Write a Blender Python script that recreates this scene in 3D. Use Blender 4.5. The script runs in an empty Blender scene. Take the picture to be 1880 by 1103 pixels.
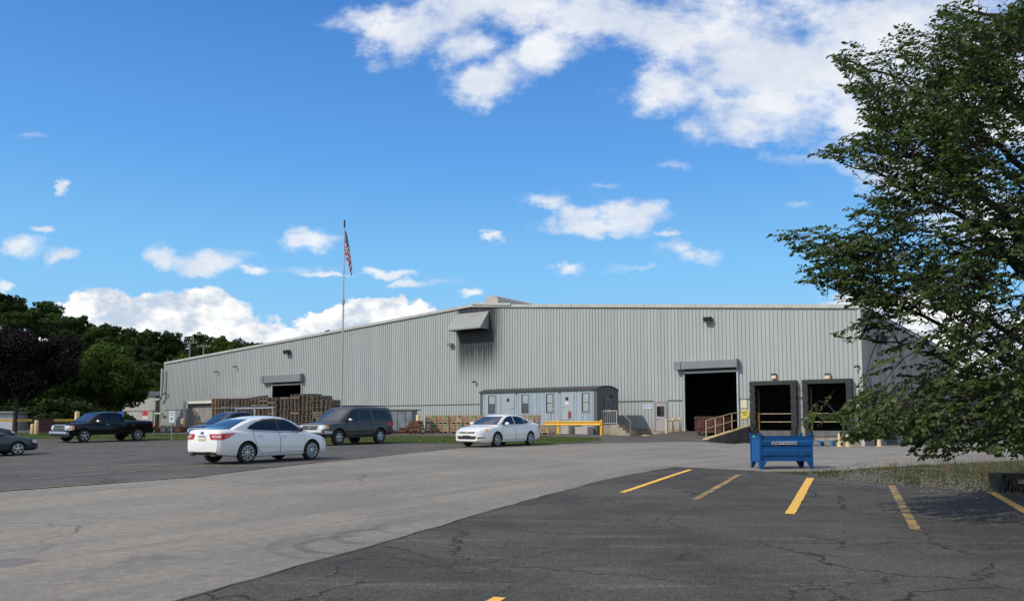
import bpy, bmesh, math, random
import numpy as np
from mathutils import Vector, Matrix
from mathutils.bvhtree import BVHTree
R = math.radians
rnd = random.Random(7)
S = bpy.context.scene
COL = S.collection

# ------------------------------------------------------------------ camera
EYE = 1.6
PITCH = R(4.5)
FPX = 1450.0
cam = bpy.data.cameras.new('camera'); co = bpy.data.objects.new('camera', cam); COL.objects.link(co)
co.location = (0, 0, EYE); co.rotation_euler = (R(90) + PITCH, 0, 0)
cam.sensor_width = 36; cam.lens = 36 * FPX / 1880; cam.shift_y = 112.5 / 1880
cam.clip_start = 0.1; cam.clip_end = 3000
S.camera = co

def ray(px, py):
    a = (px - 940) / FPX; b = -(py - 664) / FPX
    return Vector((a, math.cos(PITCH) - b * math.sin(PITCH), math.sin(PITCH) + b * math.cos(PITCH)))

# ------------------------------------------------------------------ sun and sky
SUN_AZ = math.atan2(-0.50, -0.87)          # horizontal direction towards the sun
SUN_EL = R(40)
sd = Vector((math.cos(SUN_EL) * math.cos(SUN_AZ), math.cos(SUN_EL) * math.sin(SUN_AZ), math.sin(SUN_EL)))
sl = bpy.data.lights.new('sun', 'SUN'); sl.energy = 3.5; sl.angle = R(0.6); sl.color = (1, 0.92, 0.81)
so = bpy.data.objects.new('sun', sl); COL.objects.link(so)
so.rotation_euler = sd.to_track_quat('Z', 'Y').to_euler(); so.location = (-20, -10, 30)
S.view_settings.view_transform = 'Standard'; S.view_settings.look = 'None'
S.view_settings.gamma = 1; S.view_settings.exposure = 0.0

class NT:
    """small node-tree writer"""
    def __init__(s, nt): s.nt = nt; s.N = nt.nodes; s.L = nt.links
    def new(s, t, **k):
        n = s.N.new(t)
        for a, b in k.items(): setattr(n, a, b)
        return n
    def set(s, inp, v):
        if hasattr(v, 'is_output') or isinstance(v, bpy.types.NodeSocket): s.L.new(v, inp)
        else: inp.default_value = v
    def math(s, op, a, b=None, c=None, clamp=False):
        n = s.new('ShaderNodeMath', operation=op, use_clamp=clamp)
        s.set(n.inputs[0], a)
        if b is not None: s.set(n.inputs[1], b)
        if c is not None: s.set(n.inputs[2], c)
        return n.outputs[0]
    def vmath(s, op, a, b=None, c=None):
        n = s.new('ShaderNodeVectorMath', operation=op)
        s.set(n.inputs[0], a)
        if b is not None: s.set(n.inputs[1], b)
        if c is not None: s.set(n.inputs[2], c)
        return n.outputs['Value'] if op in ('LENGTH', 'DOT_PRODUCT', 'DISTANCE') else n.outputs[0]
    def noise(s, vec, scale, detail=4, rough=0.55, out='Fac', dist=0):
        n = s.new('ShaderNodeTexNoise'); n.inputs['Scale'].default_value = scale
        n.inputs['Detail'].default_value = detail; n.inputs['Roughness'].default_value = rough
        n.inputs['Distortion'].default_value = dist
        s.L.new(vec, n.inputs['Vector']); return n.outputs[out]
    def ramp(s, v, lo, hi, a=0.0, b=1.0, smooth=True):
        n = s.new('ShaderNodeMapRange', interpolation_type='SMOOTHSTEP' if smooth else 'LINEAR')
        s.set(n.inputs[0], v); n.inputs[1].default_value = lo; n.inputs[2].default_value = hi
        n.inputs[3].default_value = a; n.inputs[4].default_value = b; return n.outputs[0]
    def mix(s, f, a, b, mode='MIX'):
        n = s.new('ShaderNodeMix', data_type='RGBA', blend_type=mode)
        s.set(n.inputs[0], f)
        for i, v in ((6, a), (7, b)):
            if isinstance(v, (tuple, list)): v = (*v[:3], 1)
            s.set(n.inputs[i], v)
        return n.outputs[2]
    def comb(s, x, y, z):
        n = s.new('ShaderNodeCombineXYZ')
        for i, v in enumerate((x, y, z)): s.set(n.inputs[i], v)
        return n.outputs[0]
    def sep(s, v):
        n = s.new('ShaderNodeSeparateXYZ'); s.L.new(v, n.inputs[0]); return n.outputs

W = bpy.data.worlds.new('World'); S.world = W; W.use_nodes = True
def build_sky():
    t = NT(W.node_tree); t.N.clear()
    out = t.new('ShaderNodeOutputWorld'); bg = t.new('ShaderNodeBackground'); t.L.new(bg.outputs[0], out.inputs[0])
    sky = t.new('ShaderNodeTexSky', sky_type='NISHITA'); sky.sun_disc = False
    sky.sun_elevation = SUN_EL; sky.sun_rotation = math.atan2(sd.x, sd.y)
    sky.air_density = 1.0; sky.dust_density = 0.25; sky.ozone_density = 3.0; sky.altitude = 300
    tc = t.new('ShaderNodeTexCoord').outputs['Generated']
    x, y, z = t.sep(tc)
    ys = t.math('MAXIMUM', t.math('ABSOLUTE', y), 0.12)
    u = t.math('DIVIDE', x, ys); v = t.math('DIVIDE', z, ys)
    p = t.comb(u, v, t.math('MULTIPLY', t.math('LESS_THAN', y, 0.0), 5.0))
    ps = t.comb(u, t.math('MULTIPLY', v, 1.5), t.math('MULTIPLY', t.math('LESS_THAN', y, 0.0), 5.0))
    n1 = t.noise(ps, 5.5, 5, 0.60, 'Color')
    w1 = t.vmath('MULTIPLY', t.vmath('SUBTRACT', n1, (0.5, 0.5, 0.5)), (0.075, 0.06, 0.0))
    n2 = t.noise(ps, 26, 4, 0.62, 'Color')
    w2 = t.vmath('MULTIPLY', t.vmath('SUBTRACT', n2, (0.5, 0.5, 0.5)), (0.035, 0.03, 0.0))
    q = t.vmath('ADD', t.vmath('ADD', p, w1), w2)
    fb = t.noise(ps, 11, 7, 0.66)
    # pixel position, radii, thickness of every cloud seen in the photograph
    solid = [(1010,370,42,16),(1060,390,50,20),(1150,395,75,32),(1080,418,95,20),(1195,380,28,18),(1228,428,34,10),(1264,468,60,26),(1252,458,40,24),
             (1036,492,30,16),(906,434,20,10),(115,341,12,16),(36,455,36,22),(116,466,33,19),(300,474,36,24),
             (380,485,56,20),(565,440,56,24),(710,503,46,9),(740,523,40,8),(868,539,20,8),(5,522,18,12),
             (470,496,26,8),(600,505,50,6),(70,420,18,6)]
    bank = [(180,560,70,26),(260,575,70,28),(370,575,95,34),(330,590,80,30),(460,603,60,22),(520,620,60,22),(610,590,60,14),
            (700,580,90,24),(640,600,90,20),(250,620,250,36),(560,640,160,30),(440,650,300,24),(1650,580,160,36),(1800,640,200,50)]
    high = [(740,50,110,48),(900,15,190,60),(890,150,72,34),(990,95,70,40),(1050,25,190,55),(1210,160,80,45),(1250,60,140,60),
            (1330,60,120,70),(1420,200,135,66),(1470,110,120,90),(1380,120,110,70),(1500,130,180,100),(1650,60,280,130),(1800,180,220,110),(1560,210,110,62),
            (860,90,60,40),(700,60,60,30),(1700,330,120,60),(1850,420,150,60)]
    thin = [(690,120,30,10),(430,470,60,12),(560,500,70,10),(800,520,60,8),(1180,490,60,8),(1110,340,30,8),(1240,300,40,8),(60,250,40,8),(1480,290,60,10),(1465,371,26,8)]
    def uv(px, py):
        r = ray(px, py); return r.x / r.y, r.z / r.y
    q2 = t.vmath('ADD', t.vmath('ADD', p, t.vmath('MULTIPLY', w1, (.30, .35, 0))), w2)
    def field(lst, grow=1.0, q=q):
        acc = None
        for (px, py, rx, ry) in lst:
            cu, cv = uv(px, py)
            du = rx * grow / FPX * 1.25; dv = ry * grow / FPX * 1.25
            d = t.vmath('LENGTH', t.vmath('MULTIPLY', t.vmath('SUBTRACT', q, (cu, cv, 0)), (1 / du, 1 / dv, 1)))
            e = t.math('SUBTRACT', 1.0, d)
            acc = e if acc is None else t.math('SMOOTH_MAX', acc, e, 0.25)
        return acc
    fS = field(solid, 1.18, q2); fB = field(bank); fH = field(high, 0.95); fT = field(thin, 1.2, q2)
    nz = t.math('SUBTRACT', fb, 0.5)
    aS = t.ramp(t.math('ADD', fS, t.math('MULTIPLY', nz, 2.3)), 0.12, 0.85, 0, 0.90)
    aB = t.ramp(t.math('ADD', fB, t.math('MULTIPLY', nz, 1.5)), 0.04, 0.26, 0, 1.0)
    aH = t.ramp(t.math('ADD', fH, t.math('MULTIPLY', nz, 2.5)), -0.20, 0.85, 0, 0.97)
    aT = t.ramp(t.math('ADD', fT, t.math('MULTIPLY', nz, 2.0)), 0.2, 1.2, 0, 0.35)
    # unseen clouds behind and overhead, cover raised to whiten the ambient light
    gen = t.noise(ps, 1.6, 7, 0.62)
    aG = t.math('MULTIPLY', t.ramp(gen, 0.36, 0.56), t.math('MAXIMUM', t.ramp(y, -0.05, 0.05, 1.0, 0.0), t.ramp(z, 0.58, 0.72)))
    a = t.math('MAXIMUM', t.math('MAXIMUM', t.math('MAXIMUM', aS, aB), t.math('MAXIMUM', aH, aT)), aG, clamp=True)
    # self shading of the clouds: thicker and lower parts greyer
    sh = t.noise(t.vmath('ADD', ps, (0.02, -0.03, 3.0)), 8, 5, 0.6)
    k = t.ramp(sh, 0.38, 0.66)
    kh = t.ramp(t.math('ADD', fH, t.math('MULTIPLY', nz, 1.0)), 0.35, 1.1)
    white = t.mix(k, (0.72, 0.78, 0.88), (0.97, 0.98, 1.0))
    white = t.mix(t.math('MULTIPLY', kh, 0.28), white, (0.72, 0.76, 0.83))
    white = t.mix(t.ramp(aB, 0.2, 1.0, 0, 0.9), white, t.mix(t.ramp(t.noise(t.vmath('ADD', ps, (0.4, 0.2, 1.0)), 13, 5, 0.62), 0.40, 0.60), (0.52, 0.62, 0.76), (1.10, 1.09, 1.05)))
    skyc = t.vmath('MULTIPLY', sky.outputs[0], (SKY_K, SKY_K, SKY_K))
    cr = t.new('ShaderNodeValToRGB'); t.L.new(z, cr.inputs[0]); el = cr.color_ramp.elements
    stops = [(0.0, (.36, .68, .93)), (.10, (.29, .63, .94)), (.187, (.225, .575, .97)), (.313, (.120, .395, .88)), (.475, (.066, .245, .69)), (.8, (.035, .14, .45))]
    el[0].position, el[1].position = stops[0][0], stops[-1][0]; el[0].color = (*stops[0][1], 1); el[1].color = (*stops[-1][1], 1)
    for p_, c_ in stops[1:-1]: e_ = el.new(p_); e_.color = (*c_, 1)
    skyc = t.mix(0.88, skyc, cr.outputs[0])
    c = t.mix(a, skyc, white)
    # below the horizon: dull ground colour
    c = t.mix(t.ramp(z, -0.03, -0.005), (0.12, 0.13, 0.12), c)
    t.L.new(c, bg.inputs[0]); bg.inputs[1].default_value = 1.0
SKY_K = 0.115
build_sky()
W.cycles.sampling_method = 'MANUAL'; W.cycles.sample_map_resolution = 512
S.cycles.max_bounces = 8; S.cycles.diffuse_bounces = 3; S.cycles.transparent_max_bounces = 12

# ------------------------------------------------------------------ helpers
def link(o, parent=None):
    COL.objects.link(o)
    if parent is not None: o.parent = parent
    return o
def tag(o, label=None, cat=None, group=None, kind=None):
    if label: o['label'] = label
    if cat: o['category'] = cat
    if group: o['group'] = group
    if kind: o['kind'] = kind
    return o
def thing(name, label, cat, loc=(0, 0, 0), rz=0.0, group=None):
    o = bpy.data.objects.new(name, None); link(o); o.location = loc; o.rotation_euler = (0, 0, rz)
    o.empty_display_size = 0.2
    return tag(o, label, cat, group)
def copy_tree(o, parent=None):
    c = o.copy(); COL.objects.link(c)
    if parent is not None: c.parent = parent
    for ch in list(o.children): copy_tree(ch, c)
    return c
def simplemesh(name, V, F, m, parent=None, smooth=False, sharp=None):
    me = bpy.data.meshes.new(name); me.from_pydata([tuple(v) for v in V], [], [tuple(f) for f in F]); me.validate()
    for q in (m if isinstance(m, (list, tuple)) else [m]): me.materials.append(q)
    if smooth:
        me.polygons.foreach_set('use_smooth', [True] * len(me.polygons))
        if sharp: me.set_sharp_from_angle(angle=R(sharp))
    return link(bpy.data.objects.new(name, me), parent)
def npmesh(name, V, F, m, parent=None, smooth=False):
    """V (n,3), F (k,c) numpy, c constant"""
    me = bpy.data.meshes.new(name); c = F.shape[1]
    me.vertices.add(len(V)); me.vertices.foreach_set('co', V.astype(np.float32).ravel())
    me.loops.add(F.size); me.loops.foreach_set('vertex_index', F.astype(np.int32).ravel())
    me.polygons.add(len(F)); me.polygons.foreach_set('loop_start', np.arange(0, F.size, c, dtype=np.int32))
    me.polygons.foreach_set('loop_total', np.full(len(F), c, dtype=np.int32))
    if smooth: me.polygons.foreach_set('use_smooth', np.ones(len(F), dtype=bool))
    me.update(calc_edges=True); me.materials.append(m)
    return link(bpy.data.objects.new(name, me), parent)
class MB:
    def __init__(s): s.V = []; s.F = []; s.M = []
    def add(s, vs, fs, mi=0):
        b = len(s.V); s.V += [tuple(v) for v in vs]; s.F += [tuple(b + i for i in f) for f in fs]; s.M += [mi] * len(fs); return s
    def box(s, x0, x1, y0, y1, z0, z1, mi=0, rot=0.0, about=None):
        vs = [Vector((x, y, z)) for z in (z0, z1) for y in (y0, y1) for x in (x0, x1)]
        if rot:
            c = Vector(about) if about else Vector(((x0 + x1) / 2, (y0 + y1) / 2, 0)); m = Matrix.Rotation(rot, 3, 'Z')
            vs = [m @ (v - c) + c for v in vs]
        return s.add(vs, [(0, 2, 3, 1), (4, 5, 7, 6), (0, 1, 5, 4), (2, 6, 7, 3), (0, 4, 6, 2), (1, 3, 7, 5)], mi)
    def tube(s, pts, r, n=8, mi=0, cap=True):
        pts = [Vector(p) for p in pts]; rs = r if isinstance(r, (list, tuple)) else [r] * len(pts)
        ring = []; V = []
        for i, p in enumerate(pts):
            a = pts[max(i - 1, 0)]; b = pts[min(i + 1, len(pts) - 1)]
            t = (b - a).normalized() if (b - a).length > 1e-9 else Vector((0, 0, 1))
            up = Vector((0, 0, 1)) if abs(t.z) < 0.95 else Vector((1, 0, 0))
            e1 = t.cross(up).normalized(); e2 = t.cross(e1)
            for k in range(n):
                th = 2 * math.pi * k / n; V.append(p + (e1 * math.cos(th) + e2 * math.sin(th)) * rs[i])
        F = []
        for i in range(len(pts) - 1):
            for k in range(n):
                F.append((i * n + k, i * n + (k + 1) % n, (i + 1) * n + (k + 1) % n, (i + 1) * n + k))
        if cap: F.append(tuple(range(n))[::-1]); F.append(tuple((len(pts) - 1) * n + k for k in range(n)))
        return s.add(V, F, mi)
    def prism(s, poly, axis, a, b, mi=0):
        """poly 2-D extruded along axis ('x','y','z') from a to b"""
        n = len(poly); f = {'x': lambda p, t: (t, p[0], p[1]), 'y': lambda p, t: (p[0], t, p[1]), 'z': lambda p, t: (p[0], p[1], t)}[axis]
        V = [f(p, a) for p in poly] + [f(p, b) for p in poly]
        F = [tuple(range(n))[::-1], tuple(range(n, 2 * n))] + [(i, (i + 1) % n, n + (i + 1) % n, n + i) for i in range(n)]
        return s.add(V, F, mi)
    def lathe(s, prof, axis='z', n=24, c=(0, 0, 0), mi=0):
        V = []; 
        for (r, h) in prof:
            for k in range(n):
                th = 2 * math.pi * k / n; x = r * math.cos(th); y = r * math.sin(th)
                v = {'z': (x, y, h), 'y': (x, h, y), 'x': (h, x, y)}[axis]
                V.append((v[0] + c[0], v[1] + c[1], v[2] + c[2]))
        F = []
        for i in range(len(prof) - 1):
            for k in range(n): F.append((i * n + k, i * n + (k + 1) % n, (i + 1) * n + (k + 1) % n, (i + 1) * n + k))
        return s.add(V, F, mi)
    def build(s, name, m, parent=None, smooth=False, sharp=40, fix=True):
        ms = m if isinstance(m, (list, tuple)) else [m]
        me = bpy.data.meshes.new(name); me.from_pydata(s.V, [], s.F)
        for q in ms: me.materials.append(q)
        if len(ms) > 1: me.polygons.foreach_set('material_index', s.M)
        if fix:
            bm = bmesh.new(); bm.from_mesh(me); bmesh.ops.recalc_face_normals(bm, faces=bm.faces); bm.to_mesh(me); bm.free()
        if smooth:
            me.polygons.foreach_set('use_smooth', [True] * len(me.polygons)); me.set_sharp_from_angle(angle=R(sharp))
        return link(bpy.data.objects.new(name, me), parent)

def mat(name, col, rough=0.6, metal=0.0, var=0.0, scale=3.0, bump=0.0, bscale=40.0, spec=0.5, col2=None, stretch=None, coat=0.0, trans=0.0):
    m = bpy.data.materials.new(name); m.use_nodes = True; t = NT(m.node_tree); b = t.N['Principled BSDF']
    b.inputs['Base Color'].default_value = (*col, 1); b.inputs['Roughness'].default_value = rough
    b.inputs['Metallic'].default_value = metal; b.inputs['Specular IOR Level'].default_value = spec
    b.inputs['Coat Weight'].default_value = coat; b.inputs['Coat Roughness'].default_value = 0.03
    tc = t.new('ShaderNodeTexCoord').outputs['Object']
    if stretch: tc = t.vmath('MULTIPLY', tc, stretch)
    if var or col2:
        f = t.noise(tc, scale, 6, 0.6); f = t.ramp(f, 0.3, 0.7)
        c2 = col2 if col2 else tuple(min(1, c * (1 - var)) for c in col)
        t.L.new(t.mix(f, c2, col), b.inputs['Base Color'])
    if bump:
        bp = t.new('ShaderNodeBump'); bp.inputs['Strength'].default_value = bump; bp.inputs['Distance'].default_value = 0.02
        t.L.new(t.noise(tc, bscale, 4), bp.inputs['Height']); t.L.new(bp.outputs[0], b.inputs['Normal'])
    return m

# ------------------------------------------------------------------ ground height
CP = np.array([(0,0,0),(-10,0,0),(10,0,0),(0,8,0.0),(-12,10,0),(8,9,0),(14,10,.05),(-8.5,25.5,.33),(-7,28,.33),(-24,26,.12),(-23.7,38,.08),(-32,36,.05),
   (-.7,36.6,.54),(1,39,.54),(-8.7,39.5,.54),(-7,42,.54),(-26.5,49,.46),(-24.5,52,.46),(7,21,.41),(12,22,.40),(4,24,.40),(-6,43,.58),(8,18,.30),(3,15,.17),
   (0,55,.74),(5,59,.82),(-15,60,.80),(-12,52,.74),(12,53.5,.50),(9,56,.66),(-40,100,1.0),(-50,110,1.05),(18,52,.12),(15.5,48,.25),(24,54,.08),(20,58,.08),(40,60,.1),(30,30,.35),(10,40,.42),(10,30,.45),
   (60,100,.3),(-60,60,.7),(-40,57,.75),(-25,60,.78),(0,-20,0),(-100,50,.7),(-30,10,0),(30,10,.15),(70,40,.2),(40,85,.1),(-20,80,.9)], dtype=float)
def _tps():
    P = CP[:, :2] / 50; n = len(P)
    d = np.linalg.norm(P[:, None] - P[None], axis=2); K = np.where(d > 0, d * d * np.log(d + 1e-12), 0) + np.eye(n) * 0.0012
    A = np.zeros((n + 3, n + 3)); A[:n, :n] = K; A[:n, n] = 1; A[:n, n + 1:] = P; A[n, :n] = 1; A[n + 1:, :n] = P.T
    return P, np.linalg.solve(A, np.concatenate([CP[:, 2], np.zeros(3)]))
_P, _w = _tps()
def G(x, y):
    x = np.asarray(x, float); y = np.asarray(y, float); shp = x.shape
    q = np.stack([x.ravel(), y.ravel()], 1) / 50
    d = np.linalg.norm(q[:, None] - _P[None], axis=2); k = np.where(d > 0, d * d * np.log(d + 1e-12), 0)
    z = k @ _w[:-3] + _w[-3] + q @ _w[-2:]
    z = np.clip(z, -0.1, 1.15)
    # fade to a constant far away
    far = np.clip((np.maximum(np.abs(q[:, 0] * 50) - 70, 0) + np.maximum(q[:, 1] * 50 - 110, 0) + np.maximum(-15 - q[:, 1] * 50, 0)) / 60, 0, 1)
    z = z * (1 - far) + 0.6 * far
    return z.reshape(shp)
def g(x, y): return float(G(np.array([x]), np.array([y]))[0])
def onground(px, py):
    r = ray(px, py); z = 0.4
    for _ in range(40):
        t = min((z - EYE) / r.z if r.z < -1e-4 else 400, 400); x, y = r.x * t, r.y * t
        z = 0.5 * z + 0.5 * g(x, y)
    return (x, y)

def drape(name, poly, m, dz, cell=1.0, mb=None):
    bm = bmesh.new(); bm.faces.new([bm.verts.new((x, y, 0)) for x, y in poly]); bmesh.ops.triangulate(bm, faces=bm.faces[:])
    xs = [p[0] for p in poly]; ys = [p[1] for p in poly]
    for ax, lo, hi in ((0, min(xs), max(xs)), (1, min(ys), max(ys))):
        k = math.floor(lo / cell) + 1
        while k * cell < hi:
            no = (1, 0, 0) if ax == 0 else (0, 1, 0); c = (k * cell, 0, 0) if ax == 0 else (0, k * cell, 0)
            bmesh.ops.bisect_plane(bm, geom=bm.verts[:] + bm.edges[:] + bm.faces[:], plane_co=c, plane_no=no); k += 1
    V = np.array([v.co for v in bm.verts]); z = G(V[:, 0], V[:, 1]) + dz
    for v, zz in zip(bm.verts, z): v.co.z = zz
    bmesh.ops.recalc_face_normals(bm, faces=bm.faces[:])
    if sum(f.normal.z for f in bm.faces) < 0: bmesh.ops.reverse_faces(bm, faces=bm.faces[:])
    me = bpy.data.meshes.new(name); bm.to_mesh(me); bm.free(); me.materials.append(m)
    me.polygons.foreach_set('use_smooth', [True] * len(me.polygons))
    o = link(bpy.data.objects.new(name, me)); o['kind'] = 'structure'; return o

# ------------------------------------------------------------------ ground materials
def cracks(t, tc, scale, width, warp=0.6, wscale=1.2, seed=0.0):
    w = t.vmath('MULTIPLY', t.vmath('SUBTRACT', t.noise(tc, wscale, 5, 0.65, 'Color'), (.5, .5, .5)), (warp * 2, warp * 2, 0))
    v = t.new('ShaderNodeTexVoronoi', feature='DISTANCE_TO_EDGE'); v.inputs['Scale'].default_value = scale
    t.L.new(t.vmath('ADD', t.vmath('ADD', tc, w), (seed, seed * 1.7, 0)), v.inputs['Vector'])
    return t.ramp(v.outputs['Distance'], 0.0, width, 1.0, 0.0)
def flatco(t):
    tc = t.new('ShaderNodeTexCoord').outputs['Object']; return t.vmath('MULTIPLY', tc, (1, 1, 0))
def asphalt(name, base, old, crack_scale, crack_amt, speck=0.5, worn=(0.13, 0.125, 0.115)):
    m = bpy.data.materials.new(name); m.use_nodes = True; t = NT(m.node_tree); b = t.N['Principled BSDF']; tc = flatco(t)
    c = t.mix(t.ramp(t.noise(tc, 0.35, 6, 0.6), 0.35, 0.65), base, old)
    st = t.vmath('MULTIPLY', tc, (0.35, 2.2, 1))
    c = t.mix(t.math('MULTIPLY', t.ramp(t.noise(st, 0.9, 6, 0.72), 0.50, 0.70), 0.7), c, worn)
    c = t.mix(t.math('MULTIPLY', t.ramp(t.noise(t.vmath('MULTIPLY', tc, (1.2, 5.0, 1)), 1.6, 6, 0.75), 0.60, 0.72), 0.65), c, tuple(v * 1.45 for v in worn))
    c = t.mix(t.math('MULTIPLY', t.ramp(t.noise(tc, 0.8, 4, 0.6, dist=1.2), 0.60, 0.72), 0.35), c, tuple(v * 0.5 for v in base))
    fine = t.math('ADD', t.math('MULTIPLY', t.noise(tc, 70, 3, 0.7), .5), t.math('MULTIPLY', t.noise(tc, 27, 4, 0.75), .5)); mid = t.noise(tc, 9, 5, 0.7)
    c = t.mix(1.0, c, t.mix(t.ramp(fine, 0.38, 0.62), (1 - speck,) * 3, (1 + speck,) * 3), 'MULTIPLY')
    c = t.mix(1.0, c, t.mix(t.ramp(mid, 0.3, 0.7), (0.8,) * 3, (1.2,) * 3), 'MULTIPLY')
    v = t.new('ShaderNodeTexVoronoi'); v.inputs['Scale'].default_value = 38; t.L.new(tc, v.inputs['Vector'])
    c = t.mix(t.math('MULTIPLY', t.ramp(v.outputs['Distance'], 0.10, 0.2, 1, 0), 0.35), c, (0.32, 0.31, 0.29))
    ca = t.math('MULTIPLY', cracks(t, tc, crack_scale, 0.010, 0.8, 0.7), t.ramp(t.noise(tc, 0.35, 3), 0.42, 0.52))
    cb = t.math('MULTIPLY', cracks(t, tc, crack_scale * 3.2, 0.022, 0.30, 2.2, 4.0), t.ramp(t.noise(tc, 0.45, 3, dist=0.5), 0.50, 0.62))
    cr = t.math('MULTIPLY', t.math('MAXIMUM', ca, cb), crack_amt)
    c = t.mix(cr, c, (0.012, 0.012, 0.012))
    t.L.new(c, b.inputs['Base Color']); b.inputs['Roughness'].default_value = 0.9; b.inputs['Specular IOR Level'].default_value = 0.25
    bp = t.new('ShaderNodeBump'); bp.inputs['Strength'].default_value = 0.5; bp.inputs['Distance'].default_value = 0.012
    h = t.math('SUBTRACT', t.math('ADD', fine, mid), t.math('MULTIPLY', cr, 2.0)); t.L.new(h, bp.inputs['Height']); t.L.new(bp.outputs[0], b.inputs['Normal'])
    return m
def concrete(name):
    m = bpy.data.materials.new(name); m.use_nodes = True; t = NT(m.node_tree); b = t.N['Principled BSDF']; tc = flatco(t)
    c = t.mix(t.ramp(t.noise(tc, 0.22, 6, 0.6), 0.35, 0.65), (0.172, 0.163, 0.148), (0.232, 0.213, 0.182))
    rot = t.new('ShaderNodeVectorRotate'); rot.inputs['Angle'].default_value = R(-52); t.L.new(tc, rot.inputs['Vector'])
    st = t.vmath('MULTIPLY', rot.outputs[0], (0.10, 1.0, 1))
    c = t.mix(t.math('MULTIPLY', t.ramp(t.noise(st, 0.8, 7, 0.7), 0.44, 0.66), 0.6), c, (0.27, 0.237, 0.185))
    c = t.mix(t.math('MULTIPLY', t.ramp(t.noise(t.vmath('ADD', st, (9, 4, 0)), 1.5, 5, 0.65), 0.47, 0.72), 0.55), c, (0.128, 0.124, 0.116))
    c = t.mix(t.math('MULTIPLY', t.ramp(t.noise(tc, 0.5, 5, 0.7), 0.58, 0.78), 0.5), c, (0.34, 0.32, 0.28))
    fine = t.noise(tc, 45, 3, 0.7); mid = t.noise(tc, 6, 6, 0.7)
    c = t.mix(1.0, c, t.mix(t.ramp(fine, 0.38, 0.62), (0.80,) * 3, (1.20,) * 3), 'MULTIPLY')
    c = t.mix(1.0, c, t.mix(t.ramp(mid, 0.3, 0.7), (0.84,) * 3, (1.16,) * 3), 'MULTIPLY')
    # slab joints and a few hairline cracks
    br = t.new('ShaderNodeTexBrick'); br.offset = 0.0
    for k, v in (('Scale', 1.0), ('Mortar Size', 0.012), ('Mortar Smooth', 0.0), ('Brick Width', 6.1), ('Row Height', 4.4)): br.inputs[k].default_value = v
    t.L.new(rot.outputs[0], br.inputs['Vector'])
    j = t.math('MULTIPLY', br.outputs['Fac'], t.ramp(t.noise(tc, 0.6, 3), 0.35, 0.6, 0.1, 0.5))
    c = t.mix(j, c, (0.08, 0.08, 0.075))
    ca = t.math('MULTIPLY', cracks(t, tc, 0.16, 0.006, 0.8, 0.5, 2.0), t.ramp(t.noise(tc, 0.2, 3), 0.48, 0.6, 0, 0.75))
    c = t.mix(ca, c, (0.06, 0.06, 0.055))
    # oil stains and turning tyre marks, soft edged
    wob = t.vmath('MULTIPLY', t.vmath('SUBTRACT', t.noise(tc, 1.3, 6, 0.7, 'Color'), (.5, .5, .5)), (.9, .9, 0))
    qn = t.vmath('ADD', tc, wob); grain = t.ramp(t.noise(tc, 7, 5, 0.7), .3, .65, .45, 1.0)
    for (px, py, rx, ry, col, am) in ((278, 1026, 46, 6, (.13, .12, .115), .75), (232, 1034, 26, 5, (.13, .12, .115), .7), (8, 1034, 60, 10, (.12, .105, .135), .75), (168, 1062, 34, 4, (.15, .14, .13), .6), (60, 1100, 60, 8, (.16, .15, .15), .6), (500, 960, 70, 14, (.20, .185, .17), .4)):
        c0 = onground(px, py); ex = abs(onground(px + rx, py)[0] - c0[0]); ey = abs(onground(px, py - ry)[1] - c0[1])
        d = t.vmath('LENGTH', t.vmath('MULTIPLY', t.vmath('SUBTRACT', qn, (*c0, 0)), (1 / ex, 1 / ey, 0)))
        c = t.mix(t.math('MULTIPLY', t.math('MULTIPLY', t.ramp(d, .80, 1.05, 1, 0), am), grain), c, col)
    for (px, py, rr, am) in ((650, 1000, .70, .85), (702, 985, .66, .75), (762, 968, .6, .45), (650, 1000, 1.05, .45)):
        c0 = onground(px, py); dv = t.vmath('SUBTRACT', tc, (*c0, 0)); dd = t.vmath('LENGTH', t.vmath('ADD', dv, t.vmath('MULTIPLY', wob, (.15, .15, 0))))
        ringm = t.math('MULTIPLY', t.ramp(dd, rr - .13, rr - .06), t.ramp(dd, rr + .02, rr + .09, 1, 0)); dx_, dy_, _z = t.sep(dv)
        ringm = t.math('MULTIPLY', ringm, t.ramp(dx_, -.3, .1, 1, 0)); c = t.mix(t.math('MULTIPLY', t.math('MULTIPLY', ringm, am), grain), c, (.095, .09, .085))
    sp = t.new('ShaderNodeTexVoronoi'); sp.inputs['Scale'].default_value = 1.6; t.L.new(tc, sp.inputs['Vector'])
    c = t.mix(t.ramp(sp.outputs['Distance'], 0.03, 0.05, 0.8, 0), c, (0.05, 0.05, 0.05))
    t.L.new(c, b.inputs['Base Color']); b.inputs['Roughness'].default_value = 0.88; b.inputs['Specular IOR Level'].default_value = 0.25
    bp = t.new('ShaderNodeBump'); bp.inputs['Strength'].default_value = 0.3; bp.inputs['Distance'].default_value = 0.008
    t.L.new(t.math('ADD', fine, mid), bp.inputs['Height']); t.L.new(bp.outputs[0], b.inputs['Normal'])
    return m
def paint(name, col, under, cover, scale=7.0):
    m = bpy.data.materials.new(name); m.use_nodes = True; t = NT(m.node_tree); b = t.N['Principled BSDF']; tc = flatco(t)
    n = t.noise(tc, scale, 7, 0.75); n2 = t.noise(tc, 40, 3, 0.7)
    f = t.ramp(t.math('ADD', n, t.math('MULTIPLY', t.math('SUBTRACT', n2, 0.5), 0.3)), cover - 0.05, cover + 0.05)
    t.L.new(t.mix(f, col, under), b.inputs['Base Color']); b.inputs['Roughness'].default_value = 0.75
    bp = t.new('ShaderNodeBump'); bp.inputs['Strength'].default_value = 0.4; bp.inputs['Distance'].default_value = 0.01
    t.L.new(n2, bp.inputs['Height']); t.L.new(bp.outputs[0], b.inputs['Normal'])
    return m
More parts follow.
